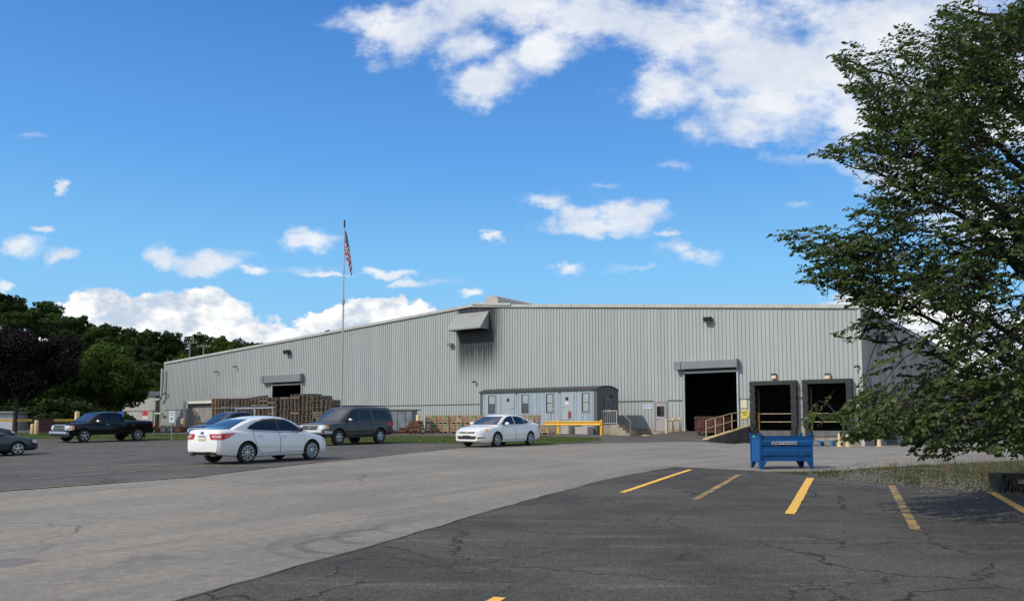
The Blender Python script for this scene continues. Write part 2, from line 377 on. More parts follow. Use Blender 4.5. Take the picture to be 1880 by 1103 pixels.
def grassmat(name, a, bcol, c3, amt):
    m = bpy.data.materials.new(name); m.use_nodes = True; t = NT(m.node_tree); b = t.N['Principled BSDF']; tc = flatco(t)
    c = t.mix(t.ramp(t.noise(tc, 0.5, 6, 0.65), 0.35, 0.65), a, bcol)
    c = t.mix(t.math('MULTIPLY', t.ramp(t.noise(tc, 0.9, 5, 0.7), 0.5, 0.62), amt), c, c3)
    c = t.mix(1.0, c, t.mix(t.ramp(t.noise(tc, 25, 4, 0.7), 0.3, 0.7), (0.6,) * 3, (1.4,) * 3), 'MULTIPLY')
    t.L.new(c, b.inputs['Base Color']); b.inputs['Roughness'].default_value = 0.95; b.inputs['Specular IOR Level'].default_value = 0.1
    bp = t.new('ShaderNodeBump'); bp.inputs['Strength'].default_value = 0.8; bp.inputs['Distance'].default_value = 0.05
    t.L.new(t.noise(tc, 18, 5, 0.7), bp.inputs['Height']); t.L.new(bp.outputs[0], b.inputs['Normal'])
    return m
M_near = asphalt('near_asphalt', (0.048, 0.044, 0.039), (0.082, 0.075, 0.066), 0.34, .85, 0.65, worn=(0.125, 0.115, 0.10))
M_far = asphalt('lot_asphalt', (0.072, 0.068, 0.063), (0.100, 0.094, 0.086), 0.20, 0.6, 0.3, worn=(0.13, 0.123, 0.112))
M_conc = concrete('concrete_paving')
M_grass = grassmat('grass_ground', (0.050, 0.080, 0.020), (0.075, 0.100, 0.030), (0.13, 0.105, 0.06), 0.7)
M_ground = grassmat('rough_ground', (0.060, 0.085, 0.030), (0.085, 0.09, 0.045), (0.12, 0.10, 0.07), 0.8)
M_patch = grassmat('weedy_gravel', (0.055, 0.055, 0.040), (0.035, 0.052, 0.016), (0.11, 0.10, 0.085), 0.6)
M_yel = paint('yellow_line_paint', (0.76, 0.44, 0.07), (0.09, 0.085, 0.075), 0.66)
M_yelw = paint('worn_yellow_paint', (0.42, 0.26, 0.06), (0.085, 0.08, 0.07), 0.50, 5)
M_yelf = paint('faded_yellow_paint', (0.36, 0.29, 0.15), (0.125, 0.12, 0.11), 0.52, 3)

# ------------------------------------------------------------------ ground sheets
def grid_ground():
    xs = np.unique(np.concatenate([[-1500, -900, -600, -400, -300, -240, -200, -170], np.arange(-140, 120, 4), [140, 180, 240, 320, 500, 900, 1500]]))
    ys = np.unique(np.concatenate([[-600, -300, -150, -80, -40], np.arange(-24, 150, 4), [165, 190, 230, 300, 400, 600, 900, 1500]]))
    X, Y = np.meshgrid(xs, ys); Z = G(X, Y) - 0.06
    # the building's own floor lies above, keep ground just under it
    V = np.stack([X.ravel(), Y.ravel(), Z.ravel()], 1); nx = len(xs); F = []
    for j in range(len(ys) - 1):
        for i in range(nx - 1): a = j * nx + i; F.append((a, a + 1, a + nx + 1, a + nx))
    o = npmesh('ground', V, np.array(F), M_ground, smooth=True); o['kind'] = 'structure'
grid_ground()
def jag(pts, step=.3, amp=.03, seed=1):
    r_ = random.Random(seed); out = [pts[0]]
    for a, b in zip(pts, pts[1:]):
        a, b = Vector(a), Vector(b); L = (b - a).length; n = min(int(L / step), 60)
        nn_ = Vector((-(b - a).y, (b - a).x)).normalized() if L > 0 else Vector((0, 0))
        for k in range(1, n): out.append(tuple(a.lerp(b, k / n) + nn_ * r_.uniform(-amp, amp)))
        out.append(tuple(b))
    return out
N1 = onground(340, 1103); N0 = (N1[0] - (onground(750, 985)[0] - N1[0]) * 4.2, -10)
near_edge = [onground(*p) for p in ((1240, 858), (1170, 870), (1100, 885), (930, 931), (750, 985), (540, 1044), (340, 1103))] + [N0]
far_edge = [onground(*p) for p in ((0, 903), (350, 877), (600, 848), (730, 834), (840, 823), (960, 817), (1140, 813), (1297, 811))]
near_edge = jag(near_edge, .3, .03, 2)
far_edge0 = far_edge
A0 = (far_edge[0][0] - 12 * (far_edge[1][0] - far_edge[0][0]) / 4, far_edge[0][1] - 12 * (far_edge[1][1] - far_edge[0][1]) / 4)
patch_top = [onground(*p) for p in ((1400, 866), (1500, 866), (1570, 862), (1640, 857), (1760, 851), (1880, 845))]
patch_bot = [onground(*p) for p in ((1450, 871), (1540, 880), (1633, 890), (1700, 895), (1790, 903), (1880, 909), (2000, 922))]
PT_END = (patch_top[-1][0] + 14, patch_top[-1][1] + 3)
concrete_poly = [A0] + far_edge + [(14.0, 50.0), (17.6, 60), (23.5, 57.5), (34, 62), (75, 110), (90, 100), (90, 28), PT_END] + patch_top[::-1] + near_edge + [(-60, -10)]
drape('concrete_road', concrete_poly, M_conc, 0.012, 1.5)
drape('asphalt_parking', near_edge[::-1] + [patch_top[0]] + patch_bot + [(30, patch_bot[-1][1] - 3), (40, 12), (40, -10)], M_near, 0.022, 1.0)
drape('gravel_verge', patch_top + [PT_END, (30, 24), (30, patch_bot[-1][1] - 3)] + patch_bot[::-1], M_patch, 0.006, 0.8)
grass_bot = [onground(*p) for p in ((-60, 806), (100, 806), (200, 807), (345, 808), (480, 812), (620, 815), (740, 813.5), (860, 815), (990, 817), (1060, 813), (1107, 808))]
grass_top = [onground(*p) for p in ((1095, 803.5), (1000, 802.5), (860, 801.5), (740, 801), (620, 801), (480, 799.5), (345, 797.5), (200, 796), (100, 796), (-60, 796))]
lot_poly = [A0] + far_edge + [(13.0, 50.5), (13.8, 60.5), (5, 60.5), (2, 58.5)] + [grass_bot[-1]] + grass_bot[-2::-1] + [(-90, 58), (-90, 20)]
drape('left_parking_lot', lot_poly, M_far, 0.018, 1.5)
drape('grass_verge', grass_bot + grass_top, M_grass, 0.03, 1.2)
yard = grass_top[::-1] + [(2, 58.5), (14, 60.5), (14, 63), (-45, 104), (-62, 112), (-62, 96)]
drape('service_yard', yard, M_far, 0.015, 2.5)

def band(name, pts, w, m, dz):
    V, F = [], []; fine_ = [pts[0]]
    for a, b in zip(pts, pts[1:]):
        n = max(1, int((Vector(b) - Vector(a)).length / .8))
        fine_ += [tuple(Vector(a).lerp(Vector(b), k / n)) for k in range(1, n + 1)]
    for i, p in enumerate(fine_):
        a = Vector(fine_[max(i - 2, 0)]); b = Vector(fine_[min(i + 2, len(fine_) - 1)]); n = Vector((-(b - a).y, (b - a).x)).normalized() * w / 2
        for q in (Vector(p) - n * (1 + .6 * math.sin(i * 1.7)), Vector(p) + n): V.append((q.x, q.y, g(q.x, q.y) + dz))
        if i: F.append((2 * i - 2, 2 * i - 1, 2 * i + 1, 2 * i))
    o = simplemesh(name, V, F, m); o['kind'] = 'structure'; return o
def line(name, a, b, w, m, dz, cell=1.0):
    a = Vector(a); b = Vector(b); n = Vector((-(b - a).y, (b - a).x)).normalized() * w / 2
    if w > .12: return drape(name, jag([tuple(a - n), tuple(b - n)], .10, .009, 1) + jag([tuple(b + n), tuple(a + n)], .10, .009, 2), m, dz, cell)
    return drape(name, [tuple(a - n), tuple(b - n), tuple(b + n), tuple(a + n)], m, dz, cell)
for (p, q, m, w) in (((1268, 863.5), (1142, 906), M_yel, .13), ((1357, 873), (1277, 919), M_yelw, .13), ((1488, 879), (1450, 946), M_yel, .16),
                  ((1637, 893), (1682, 976), M_yelw, .14), ((1820, 905), (1960, 984), M_yel, .16), ((918, 1101.5), (830, 1150), M_yel, .12)):
    line('parking_line', onground(*p), onground(*q), w, m, 0.030)
band('edge_line', [(a_[0], a_[1] + .13) for a_ in jag(far_edge[:6], 1.0, .012, 4)], .10, M_yelf, 0.026)
line('edge_line', (A0[0], A0[1] + .12), (far_edge[0][0], far_edge[0][1] + .12), .10, M_yelf, 0.026)
M_joint = mat('tar_joint', (0.02, 0.02, 0.02), 0.8)
band('tar_joint', near_edge, .035, M_joint, 0.029); band('tar_joint', jag(far_edge[:5], .5, .012, 9), .045, M_joint, 0.029)
hd = Vector((math.cos(R(57)), math.sin(R(57))))
for (x, y, L) in ((-30, 28.5, 6), (-26.5, 29.5, 6), (-23, 30.5, 6), (-19.5, 30.5, 5.5), (-16, 30.0, 5.5), (-12.6, 28.8, 5.5), (-33, 34, 5.5), (-13.5, 37.5, 5), (-5.6, 34.6, 5.2), (-2.4, 33.5, 5.2), (0.8, 34.0, 4), (-17, 40.5, 5), (-20.5, 42, 5)):
    line('stall_line', (x, y), (x + hd.x * L, y + hd.y * L), .10, M_yelf, 0.028)
for (p, q) in (((-40, 852), (500, 858)), ((0, 868), (330, 851)), ((60, 880), (430, 853)), ((620, 822), (760, 817)), ((0, 842), (260, 838))):
    line('stall_line', onground(*p), onground(*q), .09, M_yelf, 0.027)

# ================================================================== warehouse
CX, CY = 24.4, 55.0
BROT = math.atan2(-.5884, .8086)
DV = Vector((-.8086, .5884)); NV = Vector((-.5884, -.8086))
def Bw(s, off, z=None):
    v = Vector((CX, CY)) + DV * s + NV * off
    return Vector((v.x, v.y, g(v.x, v.y) if z is None else z))
def on_wall(px, py, off=0.0):
    r = ray(px, py); c = Vector((CX, CY)) + NV * off
    det = r.x * -DV.y + DV.x * r.y; t = (c.x * -DV.y + DV.x * c.y) / det; s = (r.x * c.y - r.y * c.x) / det
    return s, EYE + r.z * t
def metal_wall(name, col, soot=False, dark=0.0):
    m = bpy.data.materials.new(name); m.use_nodes = True; t = NT(m.node_tree); b = t.N['Principled BSDF']
    tc = t.new('ShaderNodeTexCoord').outputs['Object']; X, Y, Z = t.sep(tc)
    # each pressed sheet weathers a little differently
    wn = t.new('ShaderNodeTexWhiteNoise', noise_dimensions='1D')
    t.L.new(t.math('FLOOR', t.math('DIVIDE', t.math('ADD', X, t.math('MULTIPLY', Y, 1.0)), 0.915)), wn.inputs['W'])
    c = t.mix(wn.outputs[0], tuple(v * 0.95 for v in col), tuple(v * 1.05 for v in col))
    st = t.noise(t.vmath('MULTIPLY', tc, (3.0, 3.0, 0.16)), 1.0, 6, 0.65)
    c = t.mix(t.math('MULTIPLY', t.ramp(st, 0.45, 0.75), 0.30), c, tuple(v * 0.68 for v in col))
    st2 = t.noise(t.vmath('MULTIPLY', tc, (0.5, 0.5, 0.25)), 1.0, 5, 0.6)
    c = t.mix(t.math('MULTIPLY', t.ramp(st2, 0.4, 0.7), 0.25), c, tuple(v * a for v, a in zip(col, (1.06, 1.03, 0.95))))
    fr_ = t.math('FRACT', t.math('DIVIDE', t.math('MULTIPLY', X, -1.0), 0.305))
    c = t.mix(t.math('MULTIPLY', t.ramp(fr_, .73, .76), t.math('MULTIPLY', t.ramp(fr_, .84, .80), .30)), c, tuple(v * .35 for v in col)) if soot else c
    lowd = t.math('MULTIPLY', t.ramp(Z, 3.6, 1.1), t.ramp(st, 0.35, 0.7, 0.05, 0.4))
    c = t.mix(lowd, c, (0.22, 0.215, 0.19))
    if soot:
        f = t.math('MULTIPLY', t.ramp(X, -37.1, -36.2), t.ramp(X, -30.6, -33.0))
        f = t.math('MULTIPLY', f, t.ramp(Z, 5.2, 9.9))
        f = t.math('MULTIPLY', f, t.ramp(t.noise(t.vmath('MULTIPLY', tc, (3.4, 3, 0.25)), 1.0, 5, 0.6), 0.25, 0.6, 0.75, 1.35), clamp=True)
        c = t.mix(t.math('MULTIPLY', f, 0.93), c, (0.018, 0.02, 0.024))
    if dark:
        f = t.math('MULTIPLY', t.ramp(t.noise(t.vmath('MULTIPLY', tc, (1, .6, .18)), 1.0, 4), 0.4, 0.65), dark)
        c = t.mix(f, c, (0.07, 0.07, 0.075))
    t.L.new(c, b.inputs['Base Color']); b.inputs['Roughness'].default_value = 0.5; b.inputs['Metallic'].default_value = 0.0; b.inputs['Specular IOR Level'].default_value = 0.35
    bp = t.new('ShaderNodeBump'); bp.inputs['Strength'].default_value = 0.25; bp.inputs['Distance'].default_value = 0.03
    t.L.new(t.noise(t.vmath('MULTIPLY', tc, (1.5, 1.5, 0.4)), 1.2, 3), bp.inputs['Height']); t.L.new(bp.outputs[0], b.inputs['Normal'])
    return m
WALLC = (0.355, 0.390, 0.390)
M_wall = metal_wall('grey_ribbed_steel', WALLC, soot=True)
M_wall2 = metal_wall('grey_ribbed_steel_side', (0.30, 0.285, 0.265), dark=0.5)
M_trim = mat('pale_trim_steel', (0.46, 0.46, 0.43), 0.5, var=0.2, scale=1.5)
M_darktrim = mat('dark_seam', (0.09, 0.09, 0.09), 0.6)
M_found = mat('foundation_concrete', (0.34, 0.30, 0.235), 0.9, var=0.45, scale=1.3, bump=0.4, bscale=14)
M_black = mat('black_rubber', (0.014, 0.014, 0.015), 0.6)
M_seal = mat('dock_seal_vinyl', (0.020, 0.021, 0.022), 0.5, var=0.5, scale=2.0, bump=1.0, bscale=5)
M_shut = mat('shutter_box_steel', (0.20, 0.215, 0.235), 0.5, var=0.15, scale=1.0)
M_rail = mat('white_blue_rail', (0.42, 0.48, 0.52), 0.5, var=0.2)
M_white = mat('white_painted_steel', (0.68, 0.67, 0.62), 0.5, var=0.15, scale=4)
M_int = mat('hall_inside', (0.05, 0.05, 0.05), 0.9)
M_roof = mat('roof_sheet', (0.25, 0.26, 0.26), 0.6)
M_ypaint = mat('yellow_safety_paint', (0.62, 0.36, 0.05), 0.55, var=0.25, scale=5)
M_ypale = mat('pale_yellow_paint', (0.62, 0.47, 0.25), 0.6, var=0.3, scale=5)
M_blk = mat('black_metal', (0.02, 0.02, 0.022), 0.45)
M_steel = mat('galvanised_steel', (0.38, 0.40, 0.42), 0.45, metal=0.3, var=0.3, scale=3)
M_rust = mat('rusty_steel', (0.16, 0.065, 0.035), 0.85, var=0.6, scale=5, bump=0.3)
M_glass = mat('dark_window_glass', (0.012, 0.014, 0.018), 0.06, spec=0.6)
M_lamp_lens = mat('lamp_lens', (0.45, 0.42, 0.35), 0.3)

RIDGE_S, RIDGE_Z, EAVE_Z, WL = 35.0, 13.0, 9.85, 88.5
def roof_z(s):
    return EAVE_Z + (RIDGE_Z - EAVE_Z) * (s / RIDGE_S if s < RIDGE_S else (WL - s) / (WL - RIDGE_S))
OPEN = [(8.9, 13.15, 1.0, 5.72), (59.85, 65.1, 1.0, 6.3), (4.78, 7.44, 1.0, 4.50), (.96, 3.60, 1.0, 4.50), (14.78, 15.80, 1.0, 3.36)]
wh = thing('warehouse', 'long pale grey ribbed metal warehouse with low gabled roof and dark door openings', 'warehouse', (CX, CY, 0), BROT)
def ribbed(name, length, top, openings, m, parent, z0=1.22, pitch=0.305, along='x', depth=0.050, wid=0.080, flip=False):
    """vertical pressed ribs; a wall strip per facet, cut round the openings"""
    prof = []; s = 0.0
    while s < length - pitch:
        prof += [(s, 0.0), (s + pitch - wid, 0.0), (s + pitch - wid * .72, depth), (s + pitch - wid * .28, depth)]; s += pitch
    prof += [(s, 0.0), (length, 0.0)]
    cuts = sorted({o[0] for o in openings} | {o[1] for o in openings} | ({RIDGE_S} if along == 'x' else set()))
    pts = []
    for a, b in zip(prof, prof[1:]):
        pts.append(a)
        for c in cuts:
            if a[0] < c < b[0]: pts.append((c, a[1] + (b[1] - a[1]) * (c - a[0]) / (b[0] - a[0])))
    pts.append(prof[-1]); V = []; F = []
    for a, b in zip(pts, pts[1:]):
        if b[0] - a[0] < 1e-6: continue
        mid = (a[0] + b[0]) / 2; segs = [(z0, None)]
        for (o0, o1, q0, q1) in openings:
            if o0 - 1e-4 <= mid <= o1 + 1e-4:
                segs = [(q1, None)] if q0 <= z0 else [(z0, q0), (q1, None)]
        for (lo, hi) in segs:
            h0 = top(a[0]) if hi is None else hi; h1 = top(b[0]) if hi is None else hi
            k = len(V)
            for (s_, d_, z_) in ((a[0], a[1], lo), (b[0], b[1], lo), (b[0], b[1], h1), (a[0], a[1], h0)):
                V.append((-s_, -d_, z_) if along == 'x' else (d_, s_, z_))
            F.append((k, k + 3, k + 2, k + 1) if along == 'x' else (k, k + 1, k + 2, k + 3))
    o = simplemesh(name, V, F, m, parent); return o
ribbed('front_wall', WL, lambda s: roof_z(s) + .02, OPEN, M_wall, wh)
DEPTH = 46.0
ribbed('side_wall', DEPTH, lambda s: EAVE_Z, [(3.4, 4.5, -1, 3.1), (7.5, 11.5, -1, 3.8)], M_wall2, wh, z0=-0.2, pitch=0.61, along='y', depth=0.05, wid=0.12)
# closed shell of the hall: back, far side, roof, floor
mb = MB()
mb.add([(-WL, DEPTH, -.2), (0, DEPTH, -.2), (0, DEPTH, EAVE_Z), (-RIDGE_S, DEPTH, RIDGE_Z), (-WL, DEPTH, EAVE_Z)], [(0, 1, 2, 3, 4)])
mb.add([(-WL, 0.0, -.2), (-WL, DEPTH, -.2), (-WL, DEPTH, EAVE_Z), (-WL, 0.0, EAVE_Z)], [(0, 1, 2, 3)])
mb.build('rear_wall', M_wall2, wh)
mb = MB(); e = .25
mb.add([(e, -.10, EAVE_Z + .03), (-RIDGE_S, -.10, RIDGE_Z + .06), (-RIDGE_S, DEPTH + e, RIDGE_Z + .06), (e, DEPTH + e, EAVE_Z + .03)], [(0, 1, 2, 3)])
mb.add([(-WL - e, -.10, EAVE_Z + .03), (-RIDGE_S, -.10, RIDGE_Z + .06), (-RIDGE_S, DEPTH + e, RIDGE_Z + .06), (-WL - e, DEPTH + e, EAVE_Z + .03)], [(0, 3, 2, 1)])
roof = mb.build('roof', M_roof, wh, fix=False)
mb = MB()
for i in range(44): 
    s0 = WL * i / 44; s1 = WL * (i + 1) / 44
    for (q0, q1) in ((s0, s1),):
        a, b = roof_z(q0), roof_z(q1)
        if q0 < RIDGE_S < q1: continue
        mb.prism([(-q0, a - .16), (-q1 + .008, b - .16), (-q1 + .008, b + .10), (-q0, a + .10)], 'y', -.16, -.05)
mb.prism([(-34.19, roof_z(34.19) - .16), (-RIDGE_S, RIDGE_Z - .16), (-36.21, roof_z(36.21) - .16), (-36.21, roof_z(36.21) + .1), (-RIDGE_S, RIDGE_Z + .1), (-34.19, roof_z(34.19) + .1)], 'y', -.16, -.05)
mb.prism([(-30.2, roof_z(30.2) + .0), (-34.8, RIDGE_Z + .02), (-34.8, RIDGE_Z + .22), (-30.2, roof_z(30.2) + .22)], 'y', -.26, -.17)
mb.box(.055, .14, -.02, DEPTH, EAVE_Z - .22, EAVE_Z + .02)
mb.build('eave_trim', M_trim, wh)
mb = MB(); mb.box(-.14, .06, -.07, -.034, -.2, EAVE_Z - .17); mb.build('corner_trim', M_trim, wh); mb = MB(); mb.box(-WL - .05, -WL + .12, -.07, -.034, .6, EAVE_Z - .17); mb.build('corner_trim', M_trim, wh)
mb = MB()
def strip(s0, s1, z0, z1, mbb=None, y0=-.068, y1=-.052): (mbb or mb).box(-s1, -s0, y0, y1, z0, z1)
for a, b in ((.1, .6), (3.98, 4.4), (7.83, 8.82), (13.28, 14.7), (15.9, 59.7), (65.3, WL - .1)): strip(a, b, 3.46, 3.52)
for s in (53.05,): strip(s - .04, s + .04, 1.2, roof_z(s) - .17, y0=-.08)
mb.build('panel_seam', M_darktrim, wh)
mb = MB()
for a, b in ((3.60, 4.78), (7.44, 8.9), (13.15, 14.78), (15.8, 59.85), (65.1, WL)): mb.box(-b, -a, -.03, .25, -.3 if b < 9 else .5, 1.215)
mb.box(-.96, 0.0, -.03, .25, -.3, 1.215)
for a, b in ((8.9, 13.15), (14.78, 15.8), (59.85, 65.1)): mb.box(-b, -a, -.03, .25, .3, 1.035)
for a, b in ((.96, 3.60), (4.78, 7.44)): mb.box(-b, -a, -.03, .25, -.3, .70)
mb.build('foundation', M_found, wh)
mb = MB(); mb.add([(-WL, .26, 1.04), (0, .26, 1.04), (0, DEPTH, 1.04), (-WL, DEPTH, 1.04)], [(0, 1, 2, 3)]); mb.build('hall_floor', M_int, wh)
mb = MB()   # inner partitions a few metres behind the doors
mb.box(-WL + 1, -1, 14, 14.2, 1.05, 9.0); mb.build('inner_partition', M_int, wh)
# hood on the gable with soot under it
mb = MB(); mb.prism([(-.06, 12.28), (-1.35, 10.68), (-1.35, 10.55), (-.06, 10.55)], 'x', -36.95, -32.85)
hood = mb.build('ventilation_hood', mat('hood_sheet', (0.27, 0.28, 0.28), 0.5, var=0.12, scale=1), wh)
mb = MB(); mb.box(-36.8, -33.0, -1.25, -.07, 10.52, 10.545); mb.build('hood_underside', M_blk, hood)
# ridge ventilator
mb = MB(); rz0 = RIDGE_Z - .05; o = 1.35
prof = [(-.85, 0), (-.95, .45), (-.80, .85), (-.5, 1.05), (.5, 1.05), (.80, .85), (.95, .45), (.85, 0)]
mb.prism([(-33.5 + a * .85, rz0 + .05 + b * .92) for a, b in prof], 'y', 1.2, 30); mb.build('ridge_ventilator', mat('ventilator_sheet', (0.42, 0.40, 0.37), 0.6, var=0.2), wh)
mb = MB(); mb.box(.0, 12, DEPTH + 2, DEPTH + 30, -.2, 6.2); mb.box(-WL, 0, DEPTH + .1, DEPTH + 18, -.2, 7.0); mb.build('rear_annex', M_wall2, wh)
mb = MB(); mb.box(-.3, 12.3, DEPTH + 1.8, DEPTH + 30, 6.2, 6.45); mb.build('annex_roof', M_trim, wh)
# side wall details
mb = MB(); mb.box(.02, .07, 3.4, 4.5, .0, 3.1); mb.build('side_door', mat('dark_grey_door', (0.05, 0.055, 0.065), 0.6), wh)
mb = MB(); mb.box(.02, .06, 7.5, 11.5, -.1, 3.8); mb.build('side_roller_door', mat('brown_roller_door', (0.06, 0.045, 0.04), 0.7, var=0.3), wh)
# roller doors
def roller(s0, s1, zt, box0, box1, boxz0, boxz1, barz):
    mb = MB(); mb.box(-box1 + .55, -box0, -.55, -.035, boxz0, boxz1); b = mb.build('shutter_box', M_shut, wh)
    mb = MB(); mb.box(-box1, -box1 + .54, -.62, -.04, boxz0 - .03, boxz1 + .03); mb.build('shutter_bracket', M_shut, b); mb = MB(); mb.box(-box0 + .01, -box0 + .09, -.60, -.04, boxz0 - .05, boxz1 + .04); mb.build('shutter_bracket', M_shut, b)
    mb = MB(); mb.box(-s1 + .02, -s0 - .02, -.12, -.06, barz + .15, boxz0 - .01); c = mb.build('shutter_curtain', M_blk, wh)
    mb = MB(); mb.box(-s1 + .02, -s0 - .02, -.16, -.05, barz, barz + .14); mb.build('bottom_bar', M_white, c)
    for s in (s0 - .06, s1 + .06):
        mb = MB(); mb.box(-s - .06, -s + .06, -.16, -.036, 1.05, boxz0 - .04); mb.build('guide_rail', M_rail, wh)
roller(8.9, 13.15, 5.72, 8.80, 13.82, 5.92, 6.50, 5.58)
roller(59.85, 65.1, 6.3, 59.6, 66.75, 6.46, 7.28, 6.10)
# docks
for (a, b, oa, ob) in ((4.40, 7.83, 4.76, 7.46), (.60, 3.98, .94, 3.62)):
    mb = MB(); prof = []
    mb.box(-b, -a, -.45, -.052, 4.48, 4.78)
    for (q0, q1) in ((a, oa + .04), (ob - .04, b)):
        n = 18
        for k in range(n):
            zz0 = 1.30 + (4.475 - 1.30) * k / n; zz1 = 1.30 + (4.475 - 1.30) * (k + 1) / n - .006
            w = .018 * math.sin(k * 1.9 + q0 * 3); mb.prism([(-q1 + w, -.036), (-q1 - w * .5, -.43 - w), (-q0 + w, -.45 + w), (-q0 - w, -.036)], 'z', zz0, zz1)
    sl_ = mb.build('dock_seal', M_seal, wh)
    mb = MB(); mb.box(-ob, -oa, -.10, .05, .72, 1.13); mb.build('dock_leveller', mat('leveller_plate', (0.13, 0.13, 0.13), 0.55, var=0.4, scale=2), wh)
    for q in (-b + .12, -a - .5):
        mb = MB(); mb.box(q, q + .38, -.36, -.035, .55, 1.2); mb.build('dock_bumper', M_black, wh)
    mb = MB()
    for z in (1.76, 2.36): mb.tube([(-ob + .06, .12, z), (-oa - .06, .12, z)], .026, 6)
    mb.build('barrier_rail', M_ypale, wh)
    mb = MB(); mb.tube([(-ob + .12, .06, 1.15), (-ob + .12, .06, 2.45)], .075, 8); mb.build('barrier_post', M_ypaint, wh)
    mb = MB(); mb.box(-ob + .02, -ob + .10, .30, .36, 2.4, 4.3); mb.build('door_track', mat('worn_wood_jamb', (0.16, 0.10, 0.05), 0.7), wh)
# dark inside walls of the dock pits keep their own orange guard at the corner
mb = MB(); mb.box(-.42, .06, -.10, -.071, 2.2, 2.78); mb.build('corner_guard', mat('orange_guard', (0.50, 0.20, 0.06), 0.6, var=0.3), wh)
# man door
mb = MB(); mb.box(-15.86, -15.74, -.07, -.02, 1.04, 3.42); mb.box(-14.84, -14.72, -.07, -.02, 1.04, 3.42); mb.box(-15.735, -14.845, -.068, -.02, 3.32, 3.42)
fr = mb.build('door_frame', mat('door_frame_grey', (0.24, 0.225, 0.24), 0.5), wh)
mb = MB(); mb.box(-15.73, -14.85, -.045, .0, 1.05, 3.31); dr = mb.build('personnel_door', mat('mauve_grey_door', (0.36, 0.32, 0.34), 0.5, var=0.12), wh)
mb = MB(); mb.box(-15.57, -15.01, -.052, -.046, 2.27, 2.98); mb.build('door_window', M_glass, dr)
mb = MB(); mb.box(-15.62, -14.96, -.058, -.053, 2.98, 3.03); mb.box(-15.62, -14.96, -.058, -.053, 2.22, 2.27); mb.box(-15.62, -15.575, -.058, -.053, 2.275, 2.975); mb.box(-15.005, -14.96, -.058, -.053, 2.275, 2.975); mb.build('window_frame', M_blk, dr)
mb = MB(); mb.tube([(-15.62, -.10, 2.03), (-15.50, -.10, 2.03)], .025, 6); mb.box(-15.66, -15.57, -.08, -.046, 1.95, 2.1); mb.build('door_handle', M_steel, dr)
# louvre low on the left
mb = MB(); mb.box(-80.75, -78.75, -.06, -.036, 1.55, 2.95)
lv = mb.build('louvre', M_darktrim, wh)
mb = MB()
for k in range(10): mb.box(-80.7, -78.8, -.12, -.065, 1.60 + k * .135, 1.66 + k * .135)
mb.box(-79.8, -79.72, -.14, -.121, 1.57, 2.93); mb.build('louvre_slats', M_trim, lv)

# lean-to porch beside the far roller door (a thing of its own)
lt = thing('lean_to_shed', 'low lean-to shed with grey sloping roof and white front frame left of far roller door', 'shed', Bw(0, 0, 0), BROT)
mb = MB(); mb.add([(-75.4, -.06, 5.05), (-66.0, -.06, 5.05), (-66.0, -5.0, 4.25), (-75.4, -5.0, 4.25), (-75.4, -.06, 4.93), (-66.0, -.06, 4.93), (-66.0, -5.0, 4.13), (-75.4, -5.0, 4.13)],
    [(0, 1, 2, 3), (4, 7, 6, 5), (0, 4, 5, 1), (2, 6, 7, 3), (1, 5, 6, 2), (0, 3, 7, 4)]); mb.build('roof', mat('lean_to_roof', (0.22, 0.22, 0.215), 0.6), lt)
mb = MB(); mb.box(-75.4, -66.0, -5.12, -5.01, 4.02, 4.30); mb.box(-75.4, -75.2, -5.10, -4.95, .8, 4.01); mb.box(-66.2, -66.0, -5.10, -4.95, .8, 4.01); mb.build('front_frame', M_white, lt)
mb = MB(); mb.add([(-66.05, -.06, 1), (-66.05, -4.9, 1), (-66.05, -4.9, 4.14), (-66.05, -.06, 4.92)], [(0, 1, 2, 3)]); mb.add([(-75.3, -4.6, 1), (-66.1, -4.6, 1), (-66.1, -4.6, 4.2), (-75.3, -4.6, 4.2)], [(0, 1, 2, 3)]); mb.build('side_panel', M_wall2, lt)

# wall lamps and cameras, each a thing
def flood(px, py, w=.55, h=.36, out=.42, label='', body=M_blk):
    s, z = on_wall(px, py, .3); p = Bw(s, 0, z); t_ = thing('wall_lamp', label, 'lamp', p, BROT, 'floodlights on the warehouse wall')
    mb = MB(); mb.prism([(-.12, h / 2), (-out, h / 2 - .05), (-out + .10, -h / 2), (-.14, -h / 2 + .03)], 'x', -w / 2, w / 2); mb.build('housing', body, t_)
    mb = MB(); mb.box(-.06, .06, -.12, -.034, -.06, .06); mb.build('bracket', M_blk, t_)
    mb = MB(); mb.box(-w / 2 + .04, w / 2 - .04, -out + .03, -.18, -h / 2 - .012, -h / 2 - .002); mb.build('lens', M_lamp_lens, t_)
flood(1299, 586, .62, .42, .5, 'black floodlight high on the wall above the large open roller door')
flood(527, 646, .75, .5, .6, 'dark twin floodlight on the wall above the far roller door')
flood(826, 632, .55, .26, .5, 'small grey floodlight on an arm below left of the sooty hood', M_steel)
for px, lab in ((1420.5, 'tan wall lamp with black cap above the left loading dock'), (1519, 'tan wall lamp with black cap above the right loading dock')):
    s, z = on_wall(px, 691, .2); t_ = thing('dock_lamp', lab, 'lamp', Bw(s, 0, z), BROT, 'lamps over the loading docks')
    mb = MB(); mb.prism([(-.036, -.20), (-.30, -.16), (-.26, .10), (-.036, .10)], 'x', -.17, .17); mb.build('lamp_glass', mat('amber_tan_lens', (0.55, 0.40, 0.26), 0.4), t_)
    mb = MB(); mb.box(-.18, .18, -.28, -.036, .105, .22); mb.build('cap', M_blk, t_)
